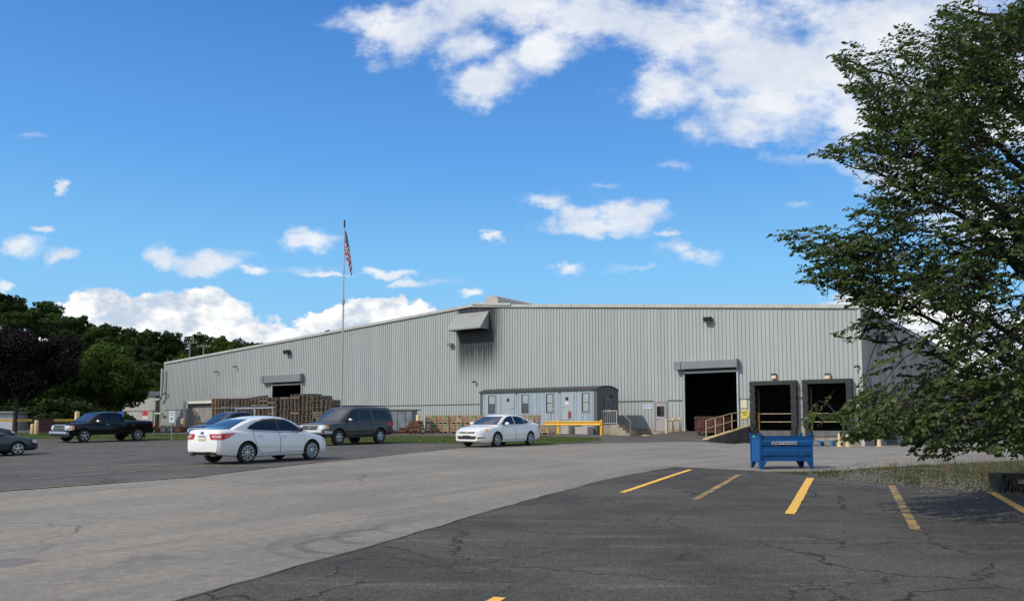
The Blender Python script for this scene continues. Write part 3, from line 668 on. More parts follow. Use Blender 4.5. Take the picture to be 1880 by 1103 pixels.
def camera_box(px, py, lab, sc=1.0):
    s, z = on_wall(px, py, .2); t_ = thing('security_camera', lab, 'camera', Bw(s, 0, z), BROT, 'small cameras and sensors on the warehouse wall')
    mb = MB(); mb.tube([(-.14 * sc, -.42 * sc, -.02), (.16 * sc, -.20 * sc, .06)], .07 * sc, 8); mb.build('body', M_blk, t_)
    mb = MB(); mb.tube([(.10, -.22 * sc, 0), (.12, -.12, -.10), (.12, -.034, -.10)], .03, 6); mb.build('bracket', M_blk, t_)
camera_box(871, 701, 'small black camera on the wall just left of the trailer roof')
camera_box(398, 682, 'small dark sensor on far part of the wall, left one of two', 1.2)
camera_box(433, 673, 'small dark sensor on far part of the wall, right one of two', 1.2)
camera_box(305, 722, 'black camera near the far left end of the warehouse wall', 1.6)
camera_box(1573, 673, 'small black camera beside the right corner of the warehouse', .9)
t_ = thing('side_floodlight', 'black floodlight on the shaded side wall behind the tree', 'lamp', Vector((CX, CY, 0)) + Vector((*(-NV * 5.6), 7.9)), BROT)
mb = MB(); mb.box(.3, .75, -.3, .3, -.15, .3); mb.build('housing', M_blk, t_); mb = MB(); mb.tube([(.3, 0, 0), (.05, 0, -.1)], .05, 6); mb.build('bracket', M_blk, t_)
t_ = thing('side_camera', 'black camera on the shaded side wall near the corner', 'camera', Vector((CX, CY, 0)) + Vector((*(-NV * 1.5), 5.5)), BROT)
mb = MB(); mb.tube([(.5, -.2, 0), (.3, .2, .05)], .08, 8); mb.build('body', M_blk, t_); mb = MB(); mb.tube([(.35, .1, 0), (.04, .1, -.15)], .03, 6); mb.build('bracket', M_blk, t_)

# signs on the wall
def wallsign(px, py, w, h, col, label, marks=None, mcol=None, off=.045):
    s, z = on_wall(px, py, 0); t_ = thing('wall_sign', label, 'sign', Bw(s, off, z), BROT)
    mb = MB(); mb.box(-w / 2, w / 2, 0, .012, -h / 2, h / 2); mb.build('plate', mat('sign_plate', col, 0.5), t_)
    if marks:
        mb = MB(); [mb.box(a, b, -.006, -.001, c, d_) for a, b, c, d_ in marks]; mb.build('lettering', mat('sign_marks', mcol, 0.5), t_)
    return t_
wallsign(1190, 746.5, .80, .34, (0.62, 0.64, 0.62), 'small white sign with blue lettering left of the grey personnel door',
    [(-.34, -.22, .02, .10), (-.20, -.06, .03, .10), (.06, .20, .03, .12), (.22, .34, .02, .10), (-.30, -.04, -.05, -.02), (.06, .32, -.05, -.02)], (0.10, 0.26, 0.60))
def roundsign():
    s, z = on_wall(1365, 757, 0); t_ = thing('round_sign', 'round yellow sign on the wall right of the large open door', 'sign', Bw(8.35, .05, 2.35), BROT)
    mb = MB(); mb.lathe([(0, -.01), (.36, -.01), (.36, 0), (0, 0)], 'y', 24); mb.build('disc', mat('yellow_sign', (0.60, 0.50, 0.08), 0.5), t_)
    mb = MB(); mb.box(-.2, .2, -.02, -.012, .06, .10); mb.box(-.16, .16, -.02, -.012, -.08, -.04); mb.build('marking', M_blk, t_)
roundsign()
wallsign(1366, 740, .45, .7, (0.60, 0.58, 0.40), 'pale blank panel on the wall above the round yellow sign')

# ------------------------------------------------------------------ ramp, rails, bollards
rp = thing('loading_ramp', 'asphalt ramp rising to the large open door with stained concrete retaining wall', 'ramp', Bw(0, 0, 0), BROT)
def ramp_z(s, off):
    base = 1.035 - max(0, off - .9) * .079 - max(0, s - 13.6) * .13
    w = Bw(s, off); return max(base, w.z + .024)
V = []; F = []; ns, no = 26, 26
for j in range(no + 1):
    for i in range(ns + 1):
        s = 8.26 + (18.0 - 8.26) * i / ns; off = -.02 + 9.4 * j / no
        V.append((-s, -off, ramp_z(s, off)))
for j in range(no):
    for i in range(ns): a = j * (ns + 1) + i; F.append((a, a + 1, a + ns + 2, a + ns + 1))
simplemesh('ramp_surface', V, F, M_far, rp, smooth=True)
mb = MB(); mb.prism([(.03, -.3), (.03 - 8.3, -.3), (.03 - 8.3, .55), (-7.9, .60), (-1.2, 1.33), (.03 - .1, 1.40)], 'x', -8.24, -7.98); mb.build('retaining_wall', mat('stained_concrete', (0.11, 0.105, 0.095), 0.9, var=0.65, scale=1.2, stretch=(1, 1.6, .35), bump=.4), rp)
mb = MB(); mb.prism([(-8.35, .556), (-7.9, .605), (-1.2, 1.335), (-.08, 1.405), (-.08, 1.47), (-1.2, 1.40), (-7.9, .67), (-8.35, .62)], 'x', -8.30, -7.94); mb.build('coping', M_ypale, rp)
hr = thing('handrail', 'pale yellow sloping handrail along the ramp beside the open door', 'handrail', Bw(0, 0, 0), BROT)
pp = [(8.2, .62), (6.55, .80), (5.0, .97), (3.4, 1.15), (1.6, 1.34), (.35, 1.43)]
for off, z in pp:
    mb = MB(); mb.tube([(-8.12, -off, z), (-8.12, -off, z + 1.22 - (.1 if off < 2 else 0))], .032, 8); mb.build('post', M_ypale, hr)
for h in (1.22, .66):
    mb = MB(); mb.tube([(-8.12, -o_, z_ + h - (.1 if o_ < 2 else 0)) for o_, z_ in pp], .027, 8); mb.build('rail', M_ypale, hr)
# bollard rail beside the man door
bl = thing('bollard_barrier', 'three short cream yellow bollards joined by a rail before the personnel door', 'barrier', Bw(0, 0, 0), BROT)
tops = []
for (px, o_) in ((1223.5, 2.6), (1236, 1.9), (1249, 1.2)):
    s, _ = on_wall(px, 790, o_); z0 = ramp_z(s, o_); mb = MB()
    mb.lathe([(0, z0 - .05), (.095, z0 - .05), (.095, z0 + 1.05), (.06, z0 + 1.11), (0, z0 + 1.12)], 'z', 14, (-s, -o_, 0)); mb.build('bollard', M_ypale, bl, smooth=True); tops.append((-s, -o_, z0 + .93))
mb = MB(); mb.tube(tops, .05, 8); mb.build('rail', M_ypale, bl)
s0, _ = on_wall(1172, 795, 1.6); s1, _ = on_wall(1216, 795, 1.6)
kb = thing('yellow_kerb', 'low yellow painted wheel stop beside the door', 'kerb', Bw((s0 + s1) / 2, 1.6), BROT)
mb = MB(); mb.prism([(-.12, -.05), (-.09, .16), (.09, .16), (.12, -.05)], 'x', -(s0 - s1) / 2, (s0 - s1) / 2); mb.build('block', M_ypale, kb)
# dumpster on the ramp
dz = ramp_z(9.6, 3.2)
dp = thing('dumpster', 'dark red steel skip bin standing on the ramp behind the handrail', 'dumpster', Bw(9.55, 3.2, dz - .03), BROT)
M_red = mat('dull_red_paint', (0.075, 0.018, 0.013), 0.6, var=0.5, scale=3)
mb = MB(); mb.prism([(-1.1, .16), (.8, .16), (1.15, 1.25), (-1.1, 1.25)], 'x', -1.0, 1.0); mb.build('bin_body', M_red, dp)
mb = MB(); [mb.box(-1.06, 1.06, -1.16, -1.105, z, z + .08) for z in (.45, 1.18)]; [mb.box(x, x + .08, -1.15, -1.105, .54, 1.17) for x in (-1.0, -.35, .3, .92)]; mb.build('stiffener', M_red, dp)
mb = MB(); mb.box(-1.02, 1.02, -1.12, 1.16, 1.26, 1.33); mb.build('lid', M_black, dp)
for x in (-.8, .8):
    mb = MB(); mb.lathe([(0, -.05), (.09, -.05), (.09, .05), (0, .05)], 'x', 12, (x, -.8, .10)); mb.build('caster', M_black, dp)

# ================================================================== vehicles
def carpaint(name, col, rough=0.28, coat=0.8, metal=0.0):
    return mat(name, col, rough, metal=metal, coat=coat, var=0.05, scale=0.8)
M_tyre = mat('tyre_rubber', (0.018, 0.018, 0.019), 0.8)
M_alloy = mat('alloy_wheel', (0.50, 0.51, 0.53), 0.3, metal=0.75)
M_chrome = mat('chrome', (0.58, 0.57, 0.56), 0.30, metal=0.9)
M_trimblk = mat('black_plastic', (0.02, 0.02, 0.021), 0.55)
M_arch = mat('wheel_arch_lining', (0.008, 0.008, 0.008), 0.9)
M_cglass = mat('tinted_car_glass', (0.010, 0.013, 0.014), 0.04, spec=0.45)
M_wglass = mat('windscreen_glass', (0.018, 0.028, 0.040), 0.04, spec=0.7, coat=0.5)
M_redl = mat('red_lamp', (0.50, 0.02, 0.02), 0.15, coat=1)
M_clearl = mat('clear_lamp', (0.62, 0.64, 0.66), 0.12, metal=0.3, coat=1)
M_amber = mat('amber_lamp', (0.75, 0.28, 0.05), 0.2, coat=1)
M_plate = mat('licence_plate', (0.62, 0.63, 0.60), 0.5)

def smoothcurve(pts, w=0.10):
    xs = np.array([p[0] for p in pts]); ys = np.array([p[1] for p in pts])
    def f(x):
        x = np.asarray(x, float); acc = 0
        ks = np.linspace(-1, 1, 9); wt = 1 - np.abs(ks) * .8
        for k, q in zip(ks, wt): acc = acc + q * np.interp(x + k * w, xs, ys)
        return acc / wt.sum()
    return f
SECT = [(0, 0), (.80, 0), (.93, .03), (.975, .12), (.995, .30), (1.0, .48), (.995, .62), (.985, .74), (.965, .86), (.925, .94), (.86, .985), (.70, 1.0), (.45, 1.0), (.2, 1.0), (0, 1.0)]
class Car:
    def __init__(s, sp, root, paint):
        s.sp = sp; s.root = root
        x0, x1 = sp['x']; top = smoothcurve(sp['top'], .05); bot = smoothcurve(sp['bot'], .08); hw = smoothcurve(sp['hw'], .07)
        t = (1 - np.cos(np.linspace(0, math.pi, 15))) / 2
        xs = np.unique(np.concatenate([x0 + .25 * t, np.linspace(x0 + .25, x1 - .25, 60), x1 - .25 + .25 * t]))
        half = sp.get('sect', SECT); ring = half + [(-y, z) for y, z in half[-2:0:-1]]; n = len(ring); V = []; crown = sp.get('crown', .035)
        s.hwf = hw; s.topf = top
        for x in xs:
            w, a, b = float(hw(x)), float(bot(x)), float(top(x))
            for (fy, fz) in ring: V.append((x, w * fy, a + (b - a) * fz + (crown * (1 - fy * fy) if fz > .9 else 0) * (1 if fz >= 1 else (fz - .9) * 10)))
        F = [tuple(range(n))[::-1], tuple((len(xs) - 1) * n + k for k in range(n))]
        for i in range(len(xs) - 1):
            for k in range(n): F.append((i * n + k, i * n + (k + 1) % n, (i + 1) * n + (k + 1) % n, (i + 1) * n + k))
        body = simplemesh('body', V, F, [paint, M_arch], root)
        bm = bmesh.new(); bm.from_mesh(body.data); bmesh.ops.recalc_face_normals(bm, faces=bm.faces); bm.to_mesh(body.data); bm.free()
        r = sp['wr']; ra = sp.get('ra', r + .055); cut = MB(); W_ = sp['W'] / 2
        for wx in sp['wx']:
            for sg in (-1, 1):
                prof = [(ra * math.cos(2 * math.pi * k / 40) + wx, ra * math.sin(2 * math.pi * k / 40) + r + .01) for k in range(40)]
                cut.prism(prof, 'y', *sorted((sg * (W_ - .30), sg * (W_ + .2))), mi=0)
        for b_ in sp.get('cutbox', []): cut.box(*b_)
        co_ = cut.build('cutter', M_arch)
        md = body.modifiers.new('b', 'BOOLEAN'); md.operation = 'DIFFERENCE'; md.object = co_; md.solver = 'EXACT'
        bpy.context.view_layer.update()
        me = bpy.data.meshes.new_from_object(body.evaluated_get(bpy.context.evaluated_depsgraph_get()))
        body.modifiers.clear(); body.data = me; me.materials.clear(); me.materials.append(paint); me.materials.append(M_arch)
        mi = []
        for p in me.polygons:
            vs = [me.vertices[i].co for i in p.vertices]; k = 0
            for wx in sp['wx']:
                if all((v.x - wx) ** 2 + (v.z - r - .01) ** 2 <= (ra + .002) ** 2 and abs(v.y) > W_ - .32 for v in vs): k = 1
            if sp.get('cutbox') and k == 0:
                q = sp['cutbox'][0]
                if all(q[0] - .01 <= v.x <= q[1] + .01 and q[2] - .01 <= v.y <= q[3] + .01 and v.z >= q[4] - .01 for v in vs) and abs(p.normal.z) < 2: k = 1
            mi.append(k)
        me.polygons.foreach_set('material_index', mi)
        bpy.data.objects.remove(co_)
        me.polygons.foreach_set('use_smooth', [True] * len(me.polygons)); me.set_sharp_from_angle(angle=R(32))
        # glasshouse, its own mesh joined into the body shell
        gh = smoothcurve(sp['roof'], sp.get('rs', .10)); zb = sp['zb']; H = max(p[1] for p in sp['roof']); wb = sp['wb']; wt = sp['wt']
        g0, g1 = sp['roof'][0][0], sp['roof'][-1][0]; gx = np.unique(np.concatenate([np.linspace(g0, g1, 56), np.linspace(g0, g0 + .3, 12)])); V = []
        tw = sp.get('wtaper', [(g0, .9), (g0 + .7, 1), (g1 - .9, 1), (g1, .9)]); twf = smoothcurve(tw, .2)
        def hwz(z): q = min(max((z - zb) / (H - zb), 0), 1); return wb - (wb - wt) * q ** 1.25
        m = 11
        for x in gx:
            zr = max(float(gh(x)), zb - .12); c = float(twf(x)); ring = []
            lo = zb - .15
            for k in range(6):
                z = lo + (zr - .045 - lo) * k / 5; ring.append((hwz(z) * c, z))
            wtop = hwz(zr) * c
            ring += [(wtop - .03, zr - .015), (wtop - .09, zr + .002), (wtop * .66, zr + .018), (wtop * .33, zr + .028), (0, zr + .032)]
            V += [(x, y, z) for y, z in ring] + [(x, -y, z) for y, z in ring[-2::-1]]
        n = 2 * m - 1; F = []
        for i in range(len(gx) - 1):
            for k in range(n - 1): F.append((i * n + k, i * n + k + 1, (i + 1) * n + k + 1, (i + 1) * n + k))
        F.append(tuple(range(n))); F.append(tuple((len(gx) - 1) * n + k for k in range(n))[::-1])
        ghm = bmesh.new(); ghm.from_mesh(me); base = len(ghm.verts)
        vs = [ghm.verts.new(v) for v in V]
        nf = []
        for f in F: 
            fc = ghm.faces.new([vs[i] for i in f]); fc.smooth = True; nf.append(fc)
        bmesh.ops.recalc_face_normals(ghm, faces=nf); ghm.to_mesh(me); ghm.free()
        me.set_sharp_from_angle(angle=R(34)); s.body = body
        s.bvh = BVHTree.FromPolygons([v.co[:] for v in me.vertices], [p.vertices[:] for p in me.polygons])
        s.wheels(sp)
    def decal(s, name, views, m, off=.004, parent=None, cell=.09):
        """views: list of (axis, sign, polygon); polygons are laid onto the body shell"""
        V = []; F = []
        for (ax, sg, poly) in views:
            bm = bmesh.new(); bm.faces.new([bm.verts.new((a, b, 0)) for a, b in poly]); bmesh.ops.triangulate(bm, faces=bm.faces[:])
            for i in (0, 1):
                lo = min(p[i] for p in poly); hi = max(p[i] for p in poly); k = math.floor(lo / cell) + 1
                while k * cell < hi:
                    c = (k * cell, 0, 0) if i == 0 else (0, k * cell, 0)
                    bmesh.ops.bisect_plane(bm, geom=bm.verts[:] + bm.edges[:] + bm.faces[:], plane_co=c, plane_no=(1 - i, i, 0)); k += 1
            idx = {}
            for v in bm.verts:
                a, b = v.co.x, v.co.y
                if ax == 'y': o_, d_ = Vector((a, 3 * sg, b)), Vector((0, -sg, 0))
                elif ax == 'x': o_, d_ = Vector((6 * sg, a, b)), Vector((-sg, 0, 0))
                else: o_, d_ = Vector((a, b, 4)), Vector((0, 0, -1))
                h = s.bvh.ray_cast(o_, d_)
                if h[0] is None: continue
                nn = h[1] if h[1].dot(d_) < 0 else -h[1]
                idx[v] = len(V); V.append(h[0] + nn * off - d_ * off * .4)
            for f in bm.faces:
                if all(v in idx for v in f.verts): F.append(tuple(idx[v] for v in f.verts))
            bm.free()
        if not F: return None
        me = bpy.data.meshes.new(name); me.from_pydata(V, [], F); me.materials.append(m)
        me.polygons.foreach_set('use_smooth', [True] * len(me.polygons))
        return link(bpy.data.objects.new(name, me), parent or s.root)
    def sides(s, name, poly, m, off=.004, parent=None, which=(1, -1)):
        return [s.decal(name, [('y', sg, poly)], m, off, parent) for sg in which]
    def strip(s, name, pts, w, m, off=.01):
        views = []
        for (a, b), (c_, d_) in zip(pts, pts[1:]):
            l = math.hypot(c_ - a, d_ - b); nx, nz = -(d_ - b) / l * w / 2, (c_ - a) / l * w / 2
            for sg in (1, -1): views.append(('y', sg, [(a - nx, b - nz), (c_ - nx, d_ - nz), (c_ + nx, d_ + nz), (a + nx, b + nz)]))
        return s.decal(name, views, m, off)
    def wheels(s, sp):
        r = sp['wr']; W_ = sp['W'] / 2; rr = sp.get('rim', r * .66); n = sp.get('spokes', 5)
        for wx in sp['wx']:
            for sg in (1, -1):
                t_ = bpy.data.objects.new('wheel', None); link(t_, s.root); t_.location = (wx, sg * (W_ - .115), r); t_.empty_display_size = .1
                if sg < 0: t_.rotation_euler = (0, 0, math.pi)
                mb = MB(); w = .105
                mb.lathe([(rr, -w), (r * .93, -w), (r * .985, -w * .8), (r, -w * .4), (r, w * .4), (r * .985, w * .8), (r * .93, w), (rr, w * .98), (rr - .012, w * .7), (rr - .012, -w * .9)], 'y', 32)
                mb.build('tyre', M_tyre, t_, smooth=True)
                mb = MB(); mb.lathe([(0, .02), (rr - .03, .02), (rr - .03, -.0), (0, -.0)], 'y', 20); mb.build('brake_disc', M_arch, t_)
                mb = MB(); mb.lathe([(rr + .002, .07), (rr, w + .003), (rr - .022, w + .004), (rr - .035, .05)], 'y', 32)
                mb.lathe([(0, .102), (.05, .10), (.075, .085), (.075, .05)], 'y', 16)
                for k in range(n):
                    a = 2 * math.pi * k / n + .3; ca, sa = math.cos(a), math.sin(a); ws = sp.get('spw', .05); vs = []
                    for (q, hw_, y) in ((.055, ws * .55, .092), (rr - .015, ws, .088)):
                        for s2 in (-1, 1):
                            for yy in (y, y - .03): vs.append((q * ca - s2 * hw_ * sa, yy, q * sa + s2 * hw_ * ca))
                    mb.add(vs, [(0, 2, 6, 4), (1, 5, 7, 3), (0, 4, 5, 1), (2, 3, 7, 6), (4, 6, 7, 5), (0, 1, 3, 2)])
                mb.build('rim', M_alloy, t_, smooth=True, sharp=30)
    def mirror(s, x, z, m, y=None, size=1.0):
        for sg in (1, -1):
            yy = (y or s.sp['W'] / 2 - .04) * sg; mb = MB()
            prof = [(.02, .0), (.075, .03), (.085, .09), (.06, .14), (.02, .155)]
            q = [(x + .09 * size, yy), (x - .09 * size, yy)]
            vs = []
            for k in range(9):
                a = math.pi * k / 8; 
            c = Vector((x, yy + sg * .14, z + .07))
            bm = bmesh.new(); bmesh.ops.create_uvsphere(bm, u_segments=14, v_segments=8, radius=1)
            for v in bm.verts: v.co = Vector((v.co.x * .07 * size + c.x, v.co.y * .125 * size + c.y, v.co.z * .08 * size + c.z)); v.co.x = max(v.co.x, x - .045)
            me = bpy.data.meshes.new('mirror'); 
            bm.to_mesh(me); bm.free(); me.materials.append(m); me.polygons.foreach_set('use_smooth', [True] * len(me.polygons))
            o = link(bpy.data.objects.new('mirror', me), s.root)
            mb = MB(); mb.tube([(x + .02, yy - sg * .04, z - .02), (x, yy + sg * .08, z + .03)], .02, 6); mb.build('mirror_arm', M_trimblk, o)
    def door(s, poly, paint, handle=None, m_h=None):
        cx = sum(p[0] for p in poly) / len(poly); cz = sum(p[1] for p in poly) / len(poly)
        for sg in (1, -1):
            o = s.decal('door', [('y', sg, poly)], M_trimblk, .002)
            if o is None: continue
            inn = [(p[0] + (.012 if p[0] < cx else -.012), p[1] + (.012 if p[1] < cz else -.012)) for p in poly]
            q = s.decal('door_skin', [('y', sg, inn)], paint, .005, parent=o)
            if handle:
                hx, hz = handle; h = s.bvh.ray_cast(Vector((hx, 3 * sg, hz)), Vector((0, -sg, 0)))[0]
                mb = MB(); y = h.y; mb.tube([(hx - .11, y + .008 * sg, hz), (hx - .08, y + .04 * sg, hz + .004), (hx + .08, y + .04 * sg, hz + .004), (hx + .11, y + .008 * sg, hz)], .014, 6)
                mb.build('door_handle', m_h or paint, o)
def place(root, x, y, ang, sink=0.0):
    """stand a vehicle on the sloping ground"""
    c, s_ = math.cos(ang), math.sin(ang); pts = [(a * c - b * s_ + x, a * s_ + b * c + y) for a in (1.4, -1.4) for b in (.75, -.75)]
    z = [g(*p) for p in pts]; pitch = -math.atan2((z[0] + z[1] - z[2] - z[3]) / 2, 2.8); roll = math.atan2((z[0] + z[2] - z[1] - z[3]) / 2, 1.5)
    root.location = (x, y, sum(z) / 4 + .02 - sink); root.rotation_euler = (roll, pitch, ang)
def sideto(px_x, px_y, off, ang, wx, W, near):
    """vehicle centre from the spot where one near-side wheel stands"""
    c, s_ = math.cos(ang), math.sin(ang); b = near * (W / 2 - .1)
    return px_x - (wx * c - b * s_), px_y - (wx * s_ + b * c)

# ---- white saloon seen from behind
P_white = carpaint('white_pearl_paint', (0.74, 0.75, 0.75), 0.25)
sp = dict(x=(-2.42, 2.38), W=1.84, wr=.335, wx=(-1.375, 1.375), spokes=10, spw=.022, rim=.235,
    top=[(-2.42, .92), (-2.38, 1.03), (-2.30, 1.075), (-2.0, 1.09), (-1.6, 1.06), (-1.0, .99), (0, .965), (.8, .98), (1.0, .985), (1.5, .92), (1.95, .82), (2.22, .70), (2.38, .55)],
    bot=[(-2.42, .40), (-2.34, .30), (-2.0, .25), (-1, .20), (1, .20), (2.1, .20), (2.3, .24), (2.38, .30)],
    hw=[(-2.42, .70), (-2.36, .80), (-2.2, .86), (-1.8, .90), (-1.2, .92), (1.2, .92), (1.8, .885), (2.1, .80), (2.28, .66), (2.38, .48)],
    roof=[(-2.05, 1.02), (-1.85, 1.13), (-1.45, 1.30), (-1.05, 1.42), (-.6, 1.49), (-.1, 1.505), (.3, 1.47), (.65, 1.36), (1.0, 1.17), (1.4, .93)], zb=.96, wb=.85, wt=.60)
rt = thing('parked_car', 'white four-door saloon seen from behind with red tail lamps and ten-spoke wheels', 'car', group='cars standing in the car park')
c = Car(sp, rt, P_white)
c.door([(-.05, .32), (.98, .32), (1.02, .92), (.93, .99), (-.05, .98)], P_white, (.12, .86)); c.door([(-1.0, .50), (-.86, .32), (-.07, .32), (-.07, .98), (-1.15, 1.03), (-1.14, .85)], P_white, (-.86, .89))
c.sides('window', [(-.04, 1.03), (.83, 1.02), (.92, 1.06), (.56, 1.29), (.30, 1.395), (-.04, 1.425)], M_cglass, .008)
c.sides('window', [(-1.12, 1.07), (-.14, 1.03), (-.14, 1.43), (-.60, 1.405), (-.95, 1.31), (-1.32, 1.16), (-1.32, 1.11)], M_cglass, .008)
c.sides('pillar_trim', [(-.135, 1.02), (-.045, 1.02), (-.045, 1.43), (-.135, 1.435)], M_trimblk, .007)
c.strip('window_chrome', [(-1.35, 1.10), (-1.12, 1.045), (.0, 1.005), (.86, 1.0)], .018, M_chrome, .011)
c.strip('window_chrome', [(-1.36, 1.12), (-1.22, 1.215), (-.97, 1.33), (-.60, 1.425), (-.1, 1.45), (.3, 1.415), (.56, 1.31), (.93, 1.07)], .018, M_chrome, .011)
c.sides('side_moulding', [(-1.0, .53), (.95, .49), (.95, .515), (-1.0, .56)], P_white, .016)
c.decal('rear_window', [('x', -1, [(-.66, 1.10), (.66, 1.10), (.60, 1.27), (.50, 1.415), (-.50, 1.415), (-.60, 1.27)])], M_wglass, .006)
c.decal('windscreen', [('x', 1, [(-.70, 1.02), (.70, 1.02), (.56, 1.40), (-.56, 1.40)])], M_wglass, .006)
for sg in (-1, 1):
    tl = c.decal('tail_lamp', [('x', -1, [(sg * a, b) for a, b in ((.42, .79), (.80, .77), (.80, .965), (.36, .95))]), ('y', sg, [(-2.33, .77), (-2.12, .82), (-1.82, .978), (-2.33, .965)])], M_redl, .008)
    c.decal('lamp_lens', [('x', -1, [(sg * a, b) for a, b in ((.50, .85), (.80, .84), (.80, .89), (.48, .90))])], M_clearl, .012, parent=tl)
    c.decal('headlamp', [('x', 1, [(sg * a, b) for a, b in ((.48, .62), (.80, .66), (.84, .76), (.50, .70))]), ('y', sg, [(1.95, .70), (2.25, .64), (2.26, .69), (1.9, .80)])], M_clearl, .007)
pl = c.decal('licence_plate', [('x', -1, [(-.17, .75), (.17, .75), (.17, .90), (-.17, .90)])], M_plate, .012)
c.decal('plate_marks', [('x', -1, [(-.165, .755), (.165, .755), (.165, .79), (-.165, .79)])], mat('plate_yellow', (.70, .50, .06), .5), .015, parent=pl)
c.decal('plate_band', [('x', -1, [(-.165, .865), (.165, .865), (.165, .895), (-.165, .895)])], mat('plate_blue', (.05, .08, .16), .5), .015, parent=pl)
c.decal('emblem', [('x', -1, [(.075 * math.cos(k * .5236), .985 + .037 * math.sin(k * .5236)) for k in range(12)])], mat('blue_chrome_badge', (.10, .13, .20), .25, metal=.6), .012)
c.decal('rear_apron', [('x', -1, [(-.66, .30), (.66, .30), (.60, .40), (-.60, .40)])], M_trimblk, .006)
for y in (-.52, .52):
    mb = MB(); mb.lathe([(.04, -2.46), (.047, -2.46), (.047, -2.30), (.04, -2.30)], 'x', 14, (0, y, .30)); mb.build('exhaust', M_chrome, rt)
c.mirror(.72, 1.0, M_trimblk)
a = R(57.7); x, y = sideto(-8.53, 25.5, 0, a, -1.375, 1.84, -1); place(rt, x, y, a)

# ---- white saloon facing the camera
P_white2 = carpaint('white_paint', (0.76, 0.755, 0.73), 0.3)
sp = dict(x=(-2.56, 2.53), W=1.85, wr=.33, wx=(-1.44, 1.37), spokes=6, spw=.03, rim=.225,
    top=[(-2.56, .80), (-2.52, .98), (-2.40, 1.06), (-1.9, 1.10), (-1.3, 1.02), (0, .97), (.95, .97), (1.3, .96), (1.9, .88), (2.3, .77), (2.45, .70), (2.53, .60)],
    bot=[(-2.56, .38), (-2.4, .28), (-1, .20), (1, .20), (2.3, .20), (2.53, .28)],
    hw=[(-2.56, .72), (-2.45, .80), (-2.0, .88), (-1.2, .92), (1.2, .925), (1.9, .90), (2.25, .84), (2.42, .74), (2.53, .60)],
    roof=[(-1.95, 1.03), (-1.6, 1.22), (-1.2, 1.38), (-.8, 1.46), (-.2, 1.49), (.25, 1.45), (.6, 1.34), (1.0, 1.13), (1.35, .93)], zb=.96, wb=.85, wt=.60)
rt = thing('parked_car', 'white four-door saloon facing the camera by the grass verge, black plate on its nose', 'car', group='cars standing in the car park')
c = Car(sp, rt, P_white2)
c.door([(-.1, .32), (.98, .32), (1.0, .92), (-.1, .97)], P_white2, (.06, .86)); c.door([(-1.0, .55), (-.9, .32), (-.12, .32), (-.12, .97), (-1.2, 1.02)], P_white2, (-.95, .90))
c.sides('window', [(-.10, 1.03), (.85, 1.02), (.88, 1.05), (.52, 1.30), (.28, 1.385), (-.10, 1.42)], M_cglass, .008)
c.sides('window', [(-.95, 1.05), (-.18, 1.03), (-.18, 1.42), (-.62, 1.40), (-.95, 1.32)], M_cglass, .008)
c.sides('quarter_window', [(-1.0, 1.05), (-1.0, 1.30), (-1.42, 1.12)], M_cglass, .008)
c.sides('side_moulding', [(-1.0, .58), (.98, .56), (.98, .60), (-1.0, .62)], P_white2, .014)
c.decal('windscreen', [('x', 1, [(-.74, 1.01), (.74, 1.01), (.57, 1.39), (-.57, 1.39)])], M_wglass, .006)
c.decal('rear_window', [('x', -1, [(-.66, 1.12), (.66, 1.12), (.52, 1.38), (-.52, 1.38)])], M_wglass, .006)
gr = c.decal('grille', [('x', 1, [(-.42, .625), (.42, .625), (.46, .70), (-.46, .70)])], M_trimblk, .008)
c.decal('grille_bar', [('x', 1, [(-.40, .655), (.40, .655), (.40, .67), (-.40, .67)])], M_chrome, .014, parent=gr)
c.decal('emblem', [('x', 1, [(-.09, .650), (-.035, .650), (-.035, .632), (.035, .632), (.035, .650), (.09, .650), (.09, .678), (.035, .678), (.035, .696), (-.035, .696), (-.035, .678), (-.09, .678)])], mat('gold_badge', (.6, .42, .12), .3, metal=.6), .018)
c.decal('lower_grille', [('x', 1, [(-.48, .36), (.48, .36), (.55, .50), (-.55, .50)])], M_trimblk, .008)
c.decal('front_plate', [('x', 1, [(-.20, .40), (.20, .40), (.20, .53), (-.20, .53)])], M_blk, .02)
for sg in (-1, 1):
    hl = c.decal('headlamp', [('x', 1, [(sg * a, b) for a, b in ((.50, .62), (.76, .60), (.82, .68), (.80, .78), (.50, .71))]), ('y', sg, [(2.05, .72), (2.36, .62), (2.40, .66), (2.34, .76), (2.0, .83)])], M_clearl, .008)
    c.decal('turn_signal', [('y', sg, [(2.05, .73), (2.17, .69), (2.17, .80), (2.03, .83)])], M_amber, .013, parent=hl)
    c.decal('tail_lamp', [('x', -1, [(sg * a, b) for a, b in ((.45, .80), (.80, .80), (.80, .95), (.45, .95))]), ('y', sg, [(-2.5, .82), (-2.3, .82), (-2.25, .97), (-2.45, .97)])], M_redl, .008)
    c.decal('fog_slot', [('x', 1, [(sg * a, b) for a, b in ((.60, .40), (.84, .42), (.84, .46), (.60, .45))])], M_trimblk, .008)
c.mirror(.78, .99, P_white2)
a = R(235.5); x, y = sideto(-.73, 36.6, 0, a, 1.37, 1.85, 1); place(rt, x, y, a)

